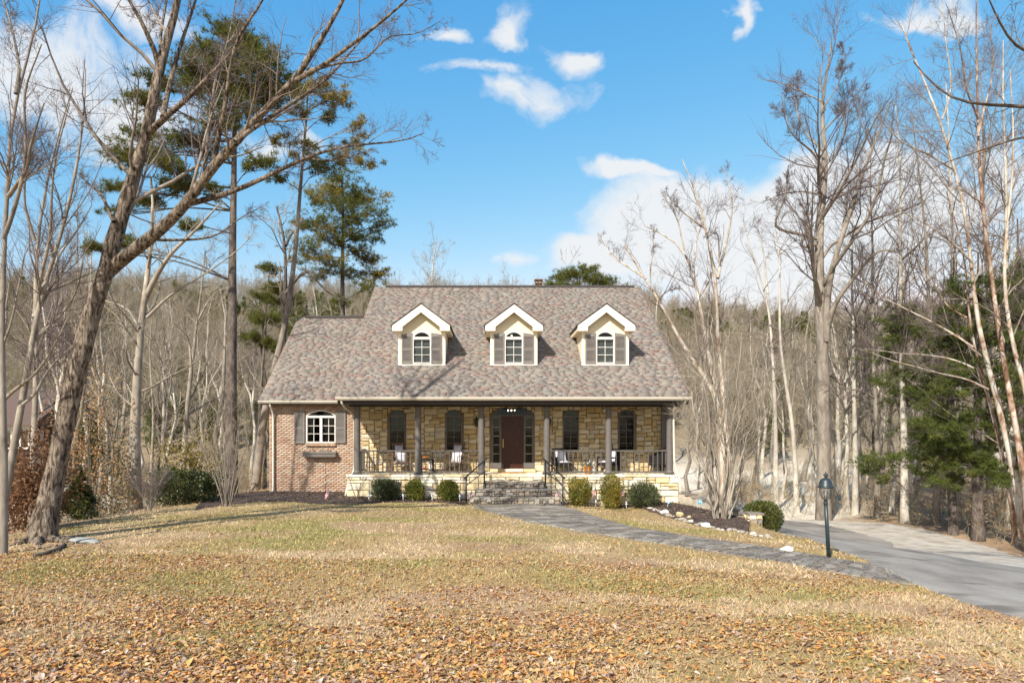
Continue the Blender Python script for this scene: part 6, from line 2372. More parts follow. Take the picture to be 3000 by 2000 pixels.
    md.node_group = ng


hill_forest()


def undergrowth():
    """brush, saplings and clinging leaves on the floor of the woods"""
    r = np.random.default_rng(61)
    n = 2600
    d = r.uniform(27, 66, n)
    u = np.where(r.random(n) < 0.5, r.uniform(-0.78, -0.33, n), r.uniform(0.30, 0.82, n))
    x = u * d
    k = ((x < -10.8 - 0.0 * d) | (x > 9.5 + 0.5 * np.maximum(36 - d, 0))) & ~in_poly(x, d, POLY_DRIVE)
    k &= (fbm(x / 5, d / 5, 3) > np.where(x > 0, 0.56, 0.46))
    x, d = x[k], d[k]
    base = np.stack([x, d, H(x, d) - 0.05], 1)
    n = len(base)
    h = r.uniform(0.5, 2.6, n)
    lean = r.normal(0, 0.35, (n, 2))
    t = np.linspace(0, 1, 5)[None, :, None]
    top = base + np.column_stack([lean * h[:, None], h])
    Pt = base[:, None] * (1 - t) + top[:, None] * t + r.normal(0, 0.03, (n, 5, 3))
    R = np.linspace(0.016, 0.005, 5)[None] * np.ones((n, 1))
    G = Geo()
    G.tubes(Pt, R, 3)
    P1, R1 = grow(r, Pt, R, 6, (0.3, 0.7), (40, 15), (0.15, 1.0), 0.1, 0.2, 4, 0.7, 0.005)
    G.tubes(P1, R1, 3)
    P2, R2 = grow(r, P1, R1, 3, (0.3, 0.8), (40, 15), (0.15, 1.0), 0.05, 0.2, 3, 0.8, 0.004)
    G.tubes(P2, R2, 3)
    o = put('undergrowth', G.mesh('undergrowth', M_HTWIG))
    tag(o, kind='stuff')
    sel = r.random(len(P1)) < 0.16
    C = (P1[sel][:, 1:].reshape(-1, 3)[None] + r.normal(0, 0.09, (4, sel.sum() * 3, 3))).reshape(-1, 3)
    G = Geo()
    G.quads(leaf_quads(r, C, 0.10, 0.5), r.random(len(C)))
    tag(put('undergrowth_leaves', G.mesh('undergrowth_leaves', M_TAN)), kind='stuff')


undergrowth()

# ------------------------------------------------------------------ stone steps
gz = float(H(0.8, 24.4)) - 0.02
steps = thing('stone_steps', 'grey fieldstone steps widening down from the porch to the walkway', 'steps', (0.85, 24.9, gz))
lev = [(-0.80, 2.44, 24.35, gz + 0.26), (-0.57, 2.18, 24.78, gz + 0.52), (-0.26, 1.95, 25.20, gz + 0.76)]
for i, (x0, x1, y0, zt) in enumerate(lev):
    zb = gz - 0.15 if i == 0 else lev[i - 1][3] - 0.02
    y1 = lev[i + 1][2] + 0.05 if i < 2 else YF + 0.02
    s_ = MB().box(x0 + 0.03, x1 - 0.03, y0 + 0.03, YF + 0.02, zb if i else gz - 0.15, zt - 0.055).put('step', M_GMORTAR, steps)
    rects = lay(x0, x1, zb + (0.14 if i == 0 else 0.02), zt - 0.05, 0.10, 0.075, lambda x, z: False, 60 + i, [(1, 1), (2, 2), (2, 2), (1, 2), (2, 1), (1, 1), (2, 3), (3, 2)])
    place_stones(rects, y0 + 0.032, 0.045, M_STEP, s_, 70 + i, 0.012)
    r = random.Random(90 + i)
    y = y0
    while y < y1 - 0.06:
        hgt = min(0.46, y1 - y)
        x = x0 - 0.02
        while x < x1 - 0.05:
            w = min(r.uniform(0.3, 0.75), x1 + 0.02 - x)
            V, Fs = stone_mesh(r, w, hgt, 0.055, 0.016, 0.008)
            MB().add([(a, c, -b_) for a, b_, c in V], Fs).put('tread_stone', M_STEP, s_, (x + w / 2, y + hgt / 2 - 0.015, zt - 0.06))
            x += w
        y += hgt
    # side stones
    for xx in (x0, x1):
        q = y0 + 0.06
        while q < y1:
            MB().box(xx - 0.03 if xx == x0 else xx - 0.02, xx + 0.02 if xx == x0 else xx + 0.03, q, min(q + 0.28, y1), zb + 0.02, zt - 0.065).put('stone', M_STEP, s_)
            q += 0.30
# flat cream course below the porch edge, over the top step
# ---- iron handrails
for lab, sx, lowp, upp in [('black iron handrail on the left side of the stone steps', -1, (1366, 1480, 24.35), (1419, 1433, 25.15)),
                           ('black iron handrail on the right side of the stone steps', 1, (1649, 1481, 24.35), (1598, 1433, 25.15))]:
    a, b_ = P(*lowp), P(*upp)
    a[2] = gz - 0.05
    b_[2] = lev[1][3]
    ht = P(lowp[0], 1396, lowp[2])[2]
    hu = P(upp[0], 1349, upp[2])[2]
    hr = thing('handrail', lab, 'handrail', tuple(a))
    for p, h in ((a, ht), (b_, hu)):
        MB().tube([(p[0], p[1], p[2]), (p[0], p[1], h)], 0.030, 8).put('post', M_IRON, hr)
        MB().lathe((p[0], p[1], p[2] + 0.0), [(0.055, 0), (0.055, 0.015), (0.045, 0.03), (0.04, 0.16), (0.031, 0.19)], 10).put('collar', M_IRON, hr)
    dirv = (np.array([b_[0], b_[1], hu]) - np.array([a[0], a[1], ht]))
    dirv /= np.linalg.norm(dirv)
    s0 = np.array([a[0], a[1], ht]) - dirv * 0.13
    s1 = np.array([b_[0], b_[1], hu]) + dirv * 0.16
    MB().bar(s0, s1, 0.055, 0.028).put('top_rail', M_IRON, hr)
    MB().bar((a[0], a[1], ht - 0.31), (b_[0], b_[1], hu - 0.40), 0.028, 0.022).put('lower_rail', M_IRON, hr)

# ------------------------------------------------------------------ lamp post
lb_ = ground_px(2428, 1634)
LD = lb_[1]
lt = P(2419, 1470, LD)
tp_ = P(2417, 1446, LD)
lamp = thing('lamp_post', 'leaning dark green lamp post with a glass lantern between walkway and driveway', 'lamp post', tuple(lb_))
M_LAMP = plain('dark_green_metal', (0.018, 0.032, 0.036), 0.4, spec=0.5, var=0.3, scale=12)
M_VERD = plain('lantern_metal', (0.05, 0.062, 0.066), 0.4, metal=0.5)
ax = (lt - lb_) / np.linalg.norm(lt - lb_)
MB().tube([lb_ - ax * 0.2, lb_ + (lt - lb_) * 0.5, lt], [0.047, 0.045, 0.042], 12).put('post', M_LAMP, lamp)
c0 = lt
MB().lathe(c0 - np.array([0, 0, 0.02]), [(0.046, -0.05), (0.05, -0.02), (0.05, 0.02), (0.036, 0.05), (0.05, 0.075), (0.05, 0.09)], 12).put('collar', M_LAMP, lamp)
gl = MB().lathe(c0 + np.array([0, 0, 0.075]), [(0.075, 0), (0.105, 0.05), (0.128, 0.12), (0.142, 0.22), (0.145, 0.27)], 12).put('glass_globe', glass_mat('lantern_glass', 0.78, 0.10), lamp)
fm = MB()
for k in range(6):
    a = k * PI / 3 + 0.3
    pts = [c0 + np.array([math.cos(a) * q, math.sin(a) * q, z]) for q, z in ((0.08, 0.075), (0.11, 0.125), (0.135, 0.20), (0.15, 0.345))]
    fm.tube(pts, 0.006, 5)
fm.put('lantern_frame', M_VERD, lamp)
MB().lathe(c0 + np.array([0, 0, 0.345]), [(0.17, 0), (0.185, 0.01), (0.185, 0.035), (0.165, 0.045), (0.155, 0.06), (0.145, 0.13), (0.115, 0.20), (0.06, 0.235), (0.03, 0.245)], 18).put('lantern_roof', M_VERD, lamp)
MB().lathe(c0 + np.array([0, 0, 0.585]), [(0.03, 0), (0.022, 0.02), (0.055, 0.05), (0.062, 0.07), (0.04, 0.09), (0.018, 0.105), (0.012, 0.14), (0.002, 0.16)], 12).put('finial', M_VERD, lamp)
cn = MB()
for k in range(3):
    a = k * 2.1
    cn.lathe(c0 + np.array([math.cos(a) * 0.045, math.sin(a) * 0.045, 0.10]), [(0.014, 0), (0.014, 0.09), (0.018, 0.10), (0.014, 0.13), (0.002, 0.15)], 8)
cn.put('candle_bulb', plain('candle_sleeve', (0.6, 0.55, 0.45), 0.4), lamp)

# ------------------------------------------------------------------ retaining wall by the right corner
rw0, rw1 = np.array([7.10, 25.55]), np.array([8.42, 22.25])
rwall = thing('retaining_wall', 'low stone retaining wall stepping down from the house corner behind the crepe myrtle', 'wall', (7.1, 25.5, -0.3))
n_ = 9
cap = None
dv = (rw1 - rw0) / np.linalg.norm(rw1 - rw0)
nv = np.array([dv[1], -dv[0]])            # towards the lower side
M_WALLF = plain('pale_render', (0.46, 0.40, 0.31), 0.9, var=0.25, scale=4)
for i in range(n_):
    p, q = rw0 + (rw1 - rw0) * i / n_, rw0 + (rw1 - rw0) * (i + 1) / n_
    zt0 = 0.34 - 0.45 * (i + 0.5) / n_
    m_ = MB()
    L_ = np.linalg.norm(q - p)
    m_.bar((p[0], p[1], zt0 / 2 - 0.75), (q[0], q[1], zt0 / 2 - 0.75), 0.24, zt0 + 1.35)
    o = m_.put('wall_block', M_WALLF, rwall)
    r = random.Random(i)
    for k in range(2):
        a, b_ = p + (q - p) * (k / 2 + 0.01), p + (q - p) * ((k + 1) / 2 - 0.01)
        MB().bar((a[0], a[1], zt0 - 0.045 + r.uniform(-.008, .008)), (b_[0], b_[1], zt0 - 0.05), 0.30 + r.uniform(-.03, .03), 0.075).put('cap_stone', M_STEP, rwall)
pe = rw1 + dv * 0.16
pil_ = MB().box(pe[0] - 0.20, pe[0] + 0.20, pe[1] - 0.20, pe[1] + 0.20, -1.2, -0.13).put('wall_block', M_GMORTAR, rwall)
r = random.Random(5)
z = -0.95
while z < -0.16:
    h = r.uniform(0.13, 0.2)
    x = -0.21
    while x < 0.2:
        w = min(r.uniform(0.14, 0.28), 0.21 - x)
        if w > 0.05:
            V, Fs = stone_mesh(r, w, h, 0.05, 0.012)
            MB().add(V, Fs).put('stone', M_FND if r.random() < 0.5 else M_STEP, pil_, (pe[0] + x + w / 2, pe[1] - 0.20, z + h / 2))
            V, Fs = stone_mesh(r, w, h, 0.05, 0.012)
            MB().add([(b_, a, c) for a, b_, c in V], [f[::-1] for f in Fs]).put('stone', M_FND, pil_, (pe[0] - 0.20, pe[1] + x + w / 2, z + h / 2))
        x += w
    z += h
MB().box(pe[0] - 0.25, pe[0] + 0.25, pe[1] - 0.25, pe[1] + 0.25, -0.13, -0.06).put('cap_stone', M_STEP, rwall)


# ------------------------------------------------------------------ rocks
def rock(name, label, c, sz, seed, group=None, mat=None, cat='rock'):
    r = np.random.default_rng(seed)
    V, Fs = [], []
    n, m = 10, 6
    for i in range(m + 1):
        th = PI * i / m
        for k in range(n):
            a = 2 * PI * k / n
            V.append((math.sin(th) * math.cos(a), math.sin(th) * math.sin(a), math.cos(th)))
    V = np.array(V)
    # flatten a few random planes so it reads as broken stone
    for _ in range(9):
        nrm = r.normal(size=3)
        nrm /= np.linalg.norm(nrm)
        dd = r.uniform(0.55, 0.85)
        ex = np.maximum(V @ nrm - dd, 0)
        V = V - ex[:, None] * nrm
    V = V * np.array(sz)
    for i in range(m):
        for k in range(n):
            k2 = (k + 1) % n
            Fs.append((i * n + k, (i + 1) * n + k, (i + 1) * n + k2, i * n + k2))
    o = MB().add(V, Fs).put(name, mat or M_ROCK, None, tuple(c))
    o.rotation_euler = (0, 0, r.uniform(0, 6.28))
    return tag(o, label, cat, group)


M_ROCKW = plain('white_rock', (0.66, 0.63, 0.57), 0.9, var=0.25, scale=8)
M_ROCKY = plain('buff_rock', (0.60, 0.47, 0.26), 0.9, var=0.25, scale=8)
edge = resample(np.array([(1905, 1491), (1925, 1500), (1945, 1506), (1968, 1516), (1990, 1522), (2015, 1530), (2045, 1538), (2075, 1545), (2100, 1550), (2130, 1553), (2165, 1559), (2200, 1566), (2245, 1572)], float), 26)
for k, (px, py) in enumerate(edge):
    g = ground_px(px + rng.uniform(-4, 4), py + rng.uniform(-3, 3))
    s = rng.uniform(0.07, 0.12)
    rock('edging_rock', 'small pale rock among the row edging the right-hand mulch bed', g + np.array([0, 0, s * 0.25]), (s * rng.uniform(1, 1.5), s, s * rng.uniform(0.55, 0.8)), 500 + k, 'rocks edging the mulch bed')
for lab, px, py, s, mt, sd in [('largest white rock at the upper end of the bed edging', 1946, 1505, 0.20, M_ROCKW, 1), ('pointed buff rock standing in the mulch above the edging', 1991, 1514, 0.17, M_ROCKY, 2),
                               ('white rock in the middle of the bed edging', 2069, 1544, 0.18, M_ROCKW, 3), ('small orange-buff rock beside the pointed buff rock', 2019, 1518, 0.11, M_ROCKY, 4),
                               ('flat pale rock in the grass left of the lamp post', 2306, 1615, 0.19, M_ROCKW, 6)]:
    g = ground_px(px, py)
    rock('rock', lab, g + np.array([0, 0, s * 0.3]), (s, s * 0.8, s * (0.85 if sd == 2 else 0.55)), 540 + sd, None, mt)
g = ground_px(235, 1585)
rock('stone_slab', 'flat grey stone slab on the ground beside the big leaning trunk', g + np.array([0, 0, 0.01]), (0.62, 0.30, 0.06), 551, None, plain('mossy_slab', (0.33, 0.33, 0.29), 0.9, var=0.3, scale=6), 'slab')
br = np.array([ground_px(100, 1633), ground_px(150, 1622), ground_px(190, 1602)])
br[:, 2] += 0.04
o = MB().tube(resample(br, 9), np.linspace(0.035, 0.05, 9), 7).put('fallen_branch', M_DKBARK)
tag(o, 'dark fallen branch lying in the leaves below the big leaning trunk', 'branch')

# ------------------------------------------------------------------ garden lights, flags, stakes
M_STEEL = plain('brushed_steel', (0.52, 0.52, 0.52), 0.3, metal=0.8)
M_LENS = plain('clear_plastic', (0.62, 0.66, 0.68), 0.2, spec=0.6)
M_SOLAR = plain('black_plastic', (0.02, 0.02, 0.022), 0.4)


def ground_at(px, d):
    x = (px - VX) * d / F
    return np.array([x, d, float(H(x, d)) + 0.02])


for k, (px, d, lab) in enumerate([(1080, 24.2, 'left of the dark juniper'), (1181, 24.3, 'between the dark juniper and the small boxwood'), (1266, 24.3, 'between the two left boxwoods'),
                                  (1347, 24.4, 'beside the left handrail'), (962, 24.8, 'in front of the brick wall'), (1746, 24.3, 'between the two yellow-tipped boxwoods'), (1835, 24.3, 'beside the juniper on the right')]):
    b = ground_at(px, d)
    t = thing('path_light', 'small steel solar path light ' + lab, 'path light', tuple(b), 'solar path lights along the mulch beds')
    MB().tube([b - np.array([0, 0, 0.05]), b + np.array([0, 0, 0.20])], 0.011, 6).put('stake', M_STEEL, t)
    MB().lathe(b + np.array([0, 0, 0.19]), [(0.018, 0), (0.032, 0.02), (0.034, 0.09)], 8).put('lens', M_LENS, t)
    MB().lathe(b + np.array([0, 0, 0.275]), [(0.052, 0), (0.055, 0.012), (0.04, 0.03), (0.01, 0.036)], 10).put('cap', M_STEEL, t)
b = ground_at(1953, 24.2)
t = thing('path_light', 'blue-tinted solar light leaning over at the right corner of the porch', 'path light', tuple(b), 'solar path lights along the mulch beds')
M_BLUEL = plain('pale_blue_plastic', (0.25, 0.50, 0.62), 0.3, spec=0.5)
MB().tube([b - np.array([0, 0, 0.05]), b + np.array([0.06, 0, 0.14])], 0.012, 6).put('stake', M_STEEL, t)
MB().tube([b + np.array([0.05, 0, 0.12]), b + np.array([0.085, 0, 0.22])], [0.035, 0.05], 8).put('lens', M_BLUEL, t)
b = ground_px(2050, 1506)
t = thing('pinwheel', 'pale blue flower-shaped pinwheel on a stake in the right-hand mulch bed', 'pinwheel', tuple(b))
MB().tube([b, b + np.array([0, 0, 0.40])], 0.008, 6).put('stake', M_STEEL, t)
for k in range(8):
    a = k * PI / 4
    c = b + np.array([0, -0.015, 0.40])
    d1 = np.array([math.cos(a), 0, math.sin(a)])
    d2 = np.array([-math.sin(a), 0.35, math.cos(a)])
    V = [c, c + d1 * 0.06 + d2 * 0.03, c + d1 * 0.115, c + d1 * 0.06 - d2 * 0.02]
    V2 = [v + np.array([0, 0.006, 0]) for v in V]
    MB().add(V + V2, [(0, 1, 2, 3), (7, 6, 5, 4), (0, 4, 5, 1), (1, 5, 6, 2), (2, 6, 7, 3), (3, 7, 4, 0)]).put('petal', M_BLUEL, t)
MB().lathe(b + np.array([0, -0.02, 0.38]), [(0.002, 0), (0.02, 0.01), (0.02, 0.03), (0.002, 0.04)], 8).put('hub', M_LENS, t)

M_FR = plain('flag_red', (0.50, 0.05, 0.06), 0.8)
M_FW = plain('flag_white', (0.72, 0.70, 0.68), 0.8)
M_FB = plain('flag_blue', (0.06, 0.07, 0.20), 0.8)


def small_flag(px, d, top, lab, lean=0.0):
    b = ground_at(px, d)
    h = P(px, top, d)[2] - b[2]
    t = thing('small_flag', lab, 'flag', tuple(b), 'small striped flags along the porch')
    tip = b + np.array([lean, 0, h])
    MB().tube([b, tip], 0.006, 6).put('stick', M_STEP, t)
    # the cloth hangs furled from the upper stick: seven stripes and a canton
    W_, H_ = 0.30, 0.20
    nu = 8

    def cloth(u, v):
        # u along the fly, v down the hoist; drooping diagonal folds
        droop = 0.62 * u * W_
        return tip + np.array([-lean * 0.4 - u * W_ * 0.42, 0.022 * math.sin(u * 9 + v * 3), -0.01 - v * H_ - droop])
    for s in range(7):
        v0, v1 = s / 7, (s + 1) / 7
        u0 = 0.42 if s < 4 else 0.0
        us = np.linspace(u0, 1, nu)
        V = [cloth(u, v0) for u in us] + [cloth(u, v1) for u in us]
        V += [p + np.array([0, 0.003, 0]) for p in V]
        m2 = 2 * nu
        Fs = [(i, i + nu, i + nu + 1, i + 1) for i in range(nu - 1)] + [(m2 + i, m2 + i + 1, m2 + i + nu + 1, m2 + i + nu) for i in range(nu - 1)]
        MB().add(V, Fs).put('stripe', M_FR if s % 2 == 0 else M_FW, t)
    us = np.linspace(0, 0.42, 4)
    V = [cloth(u, 0) for u in us] + [cloth(u, 4 / 7) for u in us]
    V += [p + np.array([0, 0.003, 0]) for p in V]
    Fs = [(i, i + 4, i + 5, i + 1) for i in range(3)] + [(8 + i, 9 + i, 13 + i, 12 + i) for i in range(3)]
    ca = MB().add(V, Fs).put('canton', M_FB, t)
    st = MB()
    for i in range(3):
        for j in range(3):
            c = cloth(0.06 + i * 0.14, 0.07 + j * 0.18) + np.array([0, -0.003, 0])
            st.box(c[0] - 0.006, c[0] + 0.006, c[1] - 0.001, c[1] + 0.001, c[2] - 0.006, c[2] + 0.006)
    st.put('stars', M_FW, ca)
    tag(ca.children[0], kind='stuff')


small_flag(1384, 24.6, 1433, 'small striped flag left of the stone steps', 0.0)
small_flag(1636, 24.6, 1431, 'small striped flag right of the stone steps, inside the handrail', 0.0)
small_flag(1746, 24.7, 1425, 'small striped flag between the two yellow-tipped boxwoods', 0.0)
small_flag(1828, 24.7, 1430, 'small striped flag between the tallest boxwood and the juniper', 0.0)
small_flag(960, 24.6, 1432, 'small striped flag drooping at the foot of the garden stake', 0.05)
b = ground_at(953, 25.4)
gs = thing('garden_stake', 'thin rusty garden stake with two ornaments before the brick wall', 'garden ornament', tuple(b))
M_RUST = plain('rusty_iron', (0.09, 0.045, 0.03), 0.8, var=0.4)
ht = P(953, 1352, 25.4)[2]
MB().tube([b, (b[0] + 0.01, b[1], ht)], 0.010, 6).put('stake', M_RUST, gs)
for z in (P(953, 1392, 25.4)[2], P(953, 1414, 25.4)[2]):
    MB().lathe((b[0] + 0.01, b[1], z - 0.07), [(0.002, 0), (0.05, 0.03), (0.062, 0.07), (0.045, 0.11), (0.012, 0.14)], 9).put('ornament', plain('ornament_glaze', (0.33, 0.27, 0.22), 0.4, var=0.5, scale=20), gs)
for sg in (-1, 1):
    MB().bar((b[0] + 0.01, b[1], ht - 0.1), (b[0] + 0.01 + sg * 0.05, b[1], ht - 0.03), 0.008).put('twist', M_RUST, gs)

# ------------------------------------------------------------------ window box, mat
wb = thing('window_box', 'grey wooden planter box under the brick wall window', 'planter box', (PX(936, 27.2), YW, PZ(1338, 27.2)))
wx0, wx1 = PX(888, 27.2), PX(984, 27.2)
z0, z1 = PZ(1338, 27.2), PZ(1323, 27.2)
bm = MB()
bm.prism_x([(YW + 0.02, z0), (YW + 0.02, z1), (YW - 0.24, z1), (YW - 0.24, z1 - 0.06), (YW - 0.20, z0)][::-1], wx0, wx0 + 0.02)
bm.prism_x([(YW + 0.02, z0), (YW + 0.02, z1), (YW - 0.24, z1), (YW - 0.24, z1 - 0.06), (YW - 0.20, z0)][::-1], wx1 - 0.02, wx1)
bm.prism_x([(YW - 0.218, z0), (YW - 0.242, z1 - 0.06), (YW - 0.222, z1 - 0.06), (YW - 0.198, z0)][::-1], wx0 + 0.02, wx1 - 0.02)
bm.box(wx0 + 0.02, wx1 - 0.02, YW - 0.19, YW + 0.02, z0, z0 + 0.02)
bm.put('box', M_SHUT, wb)
MB().box(wx0 - 0.02, wx1 + 0.02, YW - 0.27, YW - 0.235, z1 - 0.055, z1).put('rim', M_SHUT, wb)
MB().box(wx0 + 0.03, wx1 - 0.03, YW - 0.23, YW + 0.01, z1 - 0.07, z1 - 0.04).put('soil', M_MULCH, wb)
r2 = np.random.default_rng(8)
for k, fx in enumerate((0.3, 0.58, 0.8)):
    c = np.array([wx0 + (wx1 - wx0) * fx, YW - 0.12, z1 - 0.04])
    C = c + r2.normal(size=(40, 3)) * np.array([0.05, 0.04, 0.035]) + np.array([0, 0, 0.04])
    G = Geo()
    G.quads(leaf_quads(r2, C, 0.05, 0.4, np.array([[0, 0, 1.0]]), 0.6), r2.random(40))
    put('plant', G.mesh('plant', leaf_mat('withered_plant', [(0.10, 0.09, 0.06), (0.22, 0.20, 0.17), (0.09, 0.11, 0.04)], 0.1)), wb)
mt = MB().box(PX(1466, 26.75), PX(1538, 26.75), 26.45, 27.02, FLOOR + 0.005, FLOOR + 0.03).put('doormat', plain('coir_mat', (0.34, 0.19, 0.08), 0.95, var=0.3, scale=40))
tag(mt, 'brown coir doormat on the porch below the front door', 'doormat')

# ------------------------------------------------------------------ porch furniture
M_ROCKER = plain('weathered_rocker_wood', (0.15, 0.085, 0.055), 0.6, var=0.25, scale=10)
M_PILLOW = plain('white_pillow_cloth', (0.72, 0.71, 0.74), 0.85, var=0.05)
M_PILLG = plain('grey_patterned_cloth', (0.42, 0.41, 0.46), 0.85, var=0.25, scale=16)
M_WICK = plain('dark_wicker', (0.022, 0.018, 0.017), 0.6, var=0.4, scale=40)
M_CUSH = plain('lavender_grey_cushion', (0.52, 0.50, 0.54), 0.85, var=0.08)


def part_box(name, mat, root, x0, x1, y0, y1, z0, z1):
    return MB().box(x0, x1, y0, y1, z0, z1).put(name, mat, root)


def rocking_chair(label, loc, rz):
    t = thing('rocking_chair', label, 'rocking chair', (0, 0, 0), 'wooden rocking chairs on the porch')
    t['is_root'] = 1
    # seat of woven slats
    for k in range(7):
        y = -0.25 + k * 0.078
        part_box('seat_slat', M_ROCKER, t, -0.26, 0.26, y, y + 0.066, 0.40 - 0.012 * k, 0.425 - 0.012 * k)
    for s in (-1, 1):
        MB().tube([(s * 0.27, -0.27, 0.08), (s * 0.27, -0.28, 0.64)], [0.022, 0.019], 8).put('leg', M_ROCKER, t)
        MB().tube([(s * 0.25, 0.24, 0.08), (s * 0.25, 0.26, 0.40), (s * 0.245, 0.36, 0.80), (s * 0.24, 0.47, 1.20)], [0.022, 0.021, 0.019, 0.014], 8).put('back_post', M_ROCKER, t)
        MB().bar((s * 0.28, -0.33, 0.655), (s * 0.26, 0.30, 0.64), 0.075, 0.022).put('arm', M_ROCKER, t)
        pts = [(s * 0.27, -0.50 + 1.15 * q, 0.03 + 0.16 * (2 * q - 0.9) ** 2) for q in np.linspace(0, 1, 9)]
        MB().tube(pts, 0.022, 8).put('rocker', M_ROCKER, t)
        for z in (0.17, 0.28):
            MB().tube([(s * 0.27, -0.27, z), (s * 0.25, 0.24, z)], 0.011, 6).put('stretcher', M_ROCKER, t)
    for z in (0.17, 0.28, 0.38):
        MB().tube([(-0.27, -0.275, z), (0.27, -0.275, z)], 0.011, 6).put('stretcher', M_ROCKER, t)
    MB().tube([(-0.25, 0.24, 0.22), (0.25, 0.24, 0.22)], 0.011, 6).put('stretcher', M_ROCKER, t)
    for k in range(5):
        z = 0.52 + k * 0.135
        y = 0.275 + (z - 0.4) * 0.25
        MB().box(-0.235, 0.235, y, y + 0.018, z, z + (0.075 if k < 4 else 0.11)).put('back_slat', M_ROCKER, t)
    t.location = loc
    for ch in t.children:
        ch.matrix_parent_inverse = Matrix.Identity(4)
    t.rotation_euler = (0, 0, rz)
    return t


def pillow(label, loc, rot, w, h, th, mat, cat='pillow'):
    V, Fs = [], []
    n = 9
    for sgn in (1, -1):
        for i in range(n):
            for j in range(n):
                u, v = i / (n - 1) * 2 - 1, j / (n - 1) * 2 - 1
                puff = ((1 - u ** 4) * (1 - v ** 4)) ** 0.6
                pin = 1 - 0.07 * (1 - abs(u)) - 0.07 * (1 - abs(v))
                V.append((u * w / 2 * (1 - 0.06 * (1 - v * v)), -sgn * th / 2 * puff, v * h / 2 * (1 - 0.06 * (1 - u * u))))
    for s in range(2):
        for i in range(n - 1):
            for j in range(n - 1):
                a = s * n * n + i * n + j
                q = (a, a + n, a + n + 1, a + 1)
                Fs.append(q if s == 0 else q[::-1])
    o = MB().add(V, Fs, True).put('pillow', mat)
    o.location = loc
    o.rotation_euler = rot
    return tag(o, label, cat)


fz = FLOOR + 0.004
for lab, px, rz, plab, big in [('wooden rocking chair under the leftmost porch window', 1176, 0.45, 'white pillow on the left rocking chair', 1), ('wooden rocking chair just right of the little side table', 1331, -0.40, 'white pillow on the rocking chair right of the side table', 0)]:
    X, Y = PX(px, 26.75), 26.75
    rocking_chair(lab, (X, Y, fz), rz)
    c, s = math.cos(rz), math.sin(rz)
    f = lambda x, y: (X + c * x - s * y, Y + s * x + c * y)
    a = f(0.02, 0.14)
    pillow(plab, (a[0], a[1], fz + 0.60), (-0.25, 0.06, rz), 0.42, 0.42, 0.15, M_PILLOW)
    a = f(0, 0.285)
    pillow('pale headrest cloth hung over the back of the ' + ('left' if big else 'second') + ' rocking chair', (a[0], a[1], fz + 0.90), (-0.27, 0, rz), 0.34, 0.36, 0.05, M_PILLG, 'cloth')
tx, ty = PX(1252, 26.75), 26.75
st_ = thing('side_table', 'small dark two-tier side table between the rocking chairs', 'side table', (tx, ty, fz))
part_box('tabletop', M_WICK, st_, tx - 0.25, tx + 0.25, ty - 0.2, ty + 0.2, fz + 0.50, fz + 0.535)
part_box('shelf', M_WICK, st_, tx - 0.205, tx + 0.205, ty - 0.16, ty + 0.16, fz + 0.12, fz + 0.15)
for sx in (-1, 1):
    for sy in (-1, 1):
        part_box('leg', M_WICK, st_, *sorted((tx + sx * 0.245, tx + sx * 0.207)), *sorted((ty + sy * 0.195, ty + sy * 0.162)), fz, fz + 0.50)
M_ORANGE = plain('orange_ceramic', (0.62, 0.24, 0.05), 0.4)
M_FRED = plain('red_toy', (0.55, 0.05, 0.03), 0.5)
M_YEL = plain('yellow_toy', (0.65, 0.48, 0.06), 0.5)
pk = MB()
for k in range(8):
    a = k * PI / 4
    pk.lathe((tx - 0.08 + 0.035 * math.cos(a), ty + 0.035 * math.sin(a), fz + 0.536), [(0.02, 0), (0.075, 0.03), (0.085, 0.06), (0.06, 0.10), (0.01, 0.115)], 8)
o = pk.put('pumpkin', M_ORANGE)
tag(o, 'small orange pumpkin on the side table', 'pumpkin')
tag(MB().lathe((tx - 0.08, ty - 0.02, fz + 0.151), [(0.03, 0), (0.08, 0.02), (0.085, 0.06), (0.03, 0.085)], 10).put('red_bowl', M_FRED), 'red bowl on the lower shelf of the side table', 'bowl')
tag(MB().lathe((tx - 0.03, ty - 0.09, fz + 0.151), [(0.02, 0), (0.03, 0.03), (0.045, 0.14), (0.02, 0.16)], 10).put('yellow_cup', M_YEL), 'yellow cup on the lower shelf of the side table', 'cup')
tag(MB().box(tx + 0.06, tx + 0.18, ty - 0.05, ty + 0.0, fz + 0.151, fz + 0.42).put('book', M_PILLOW), 'white book standing on the lower shelf of the side table', 'book')


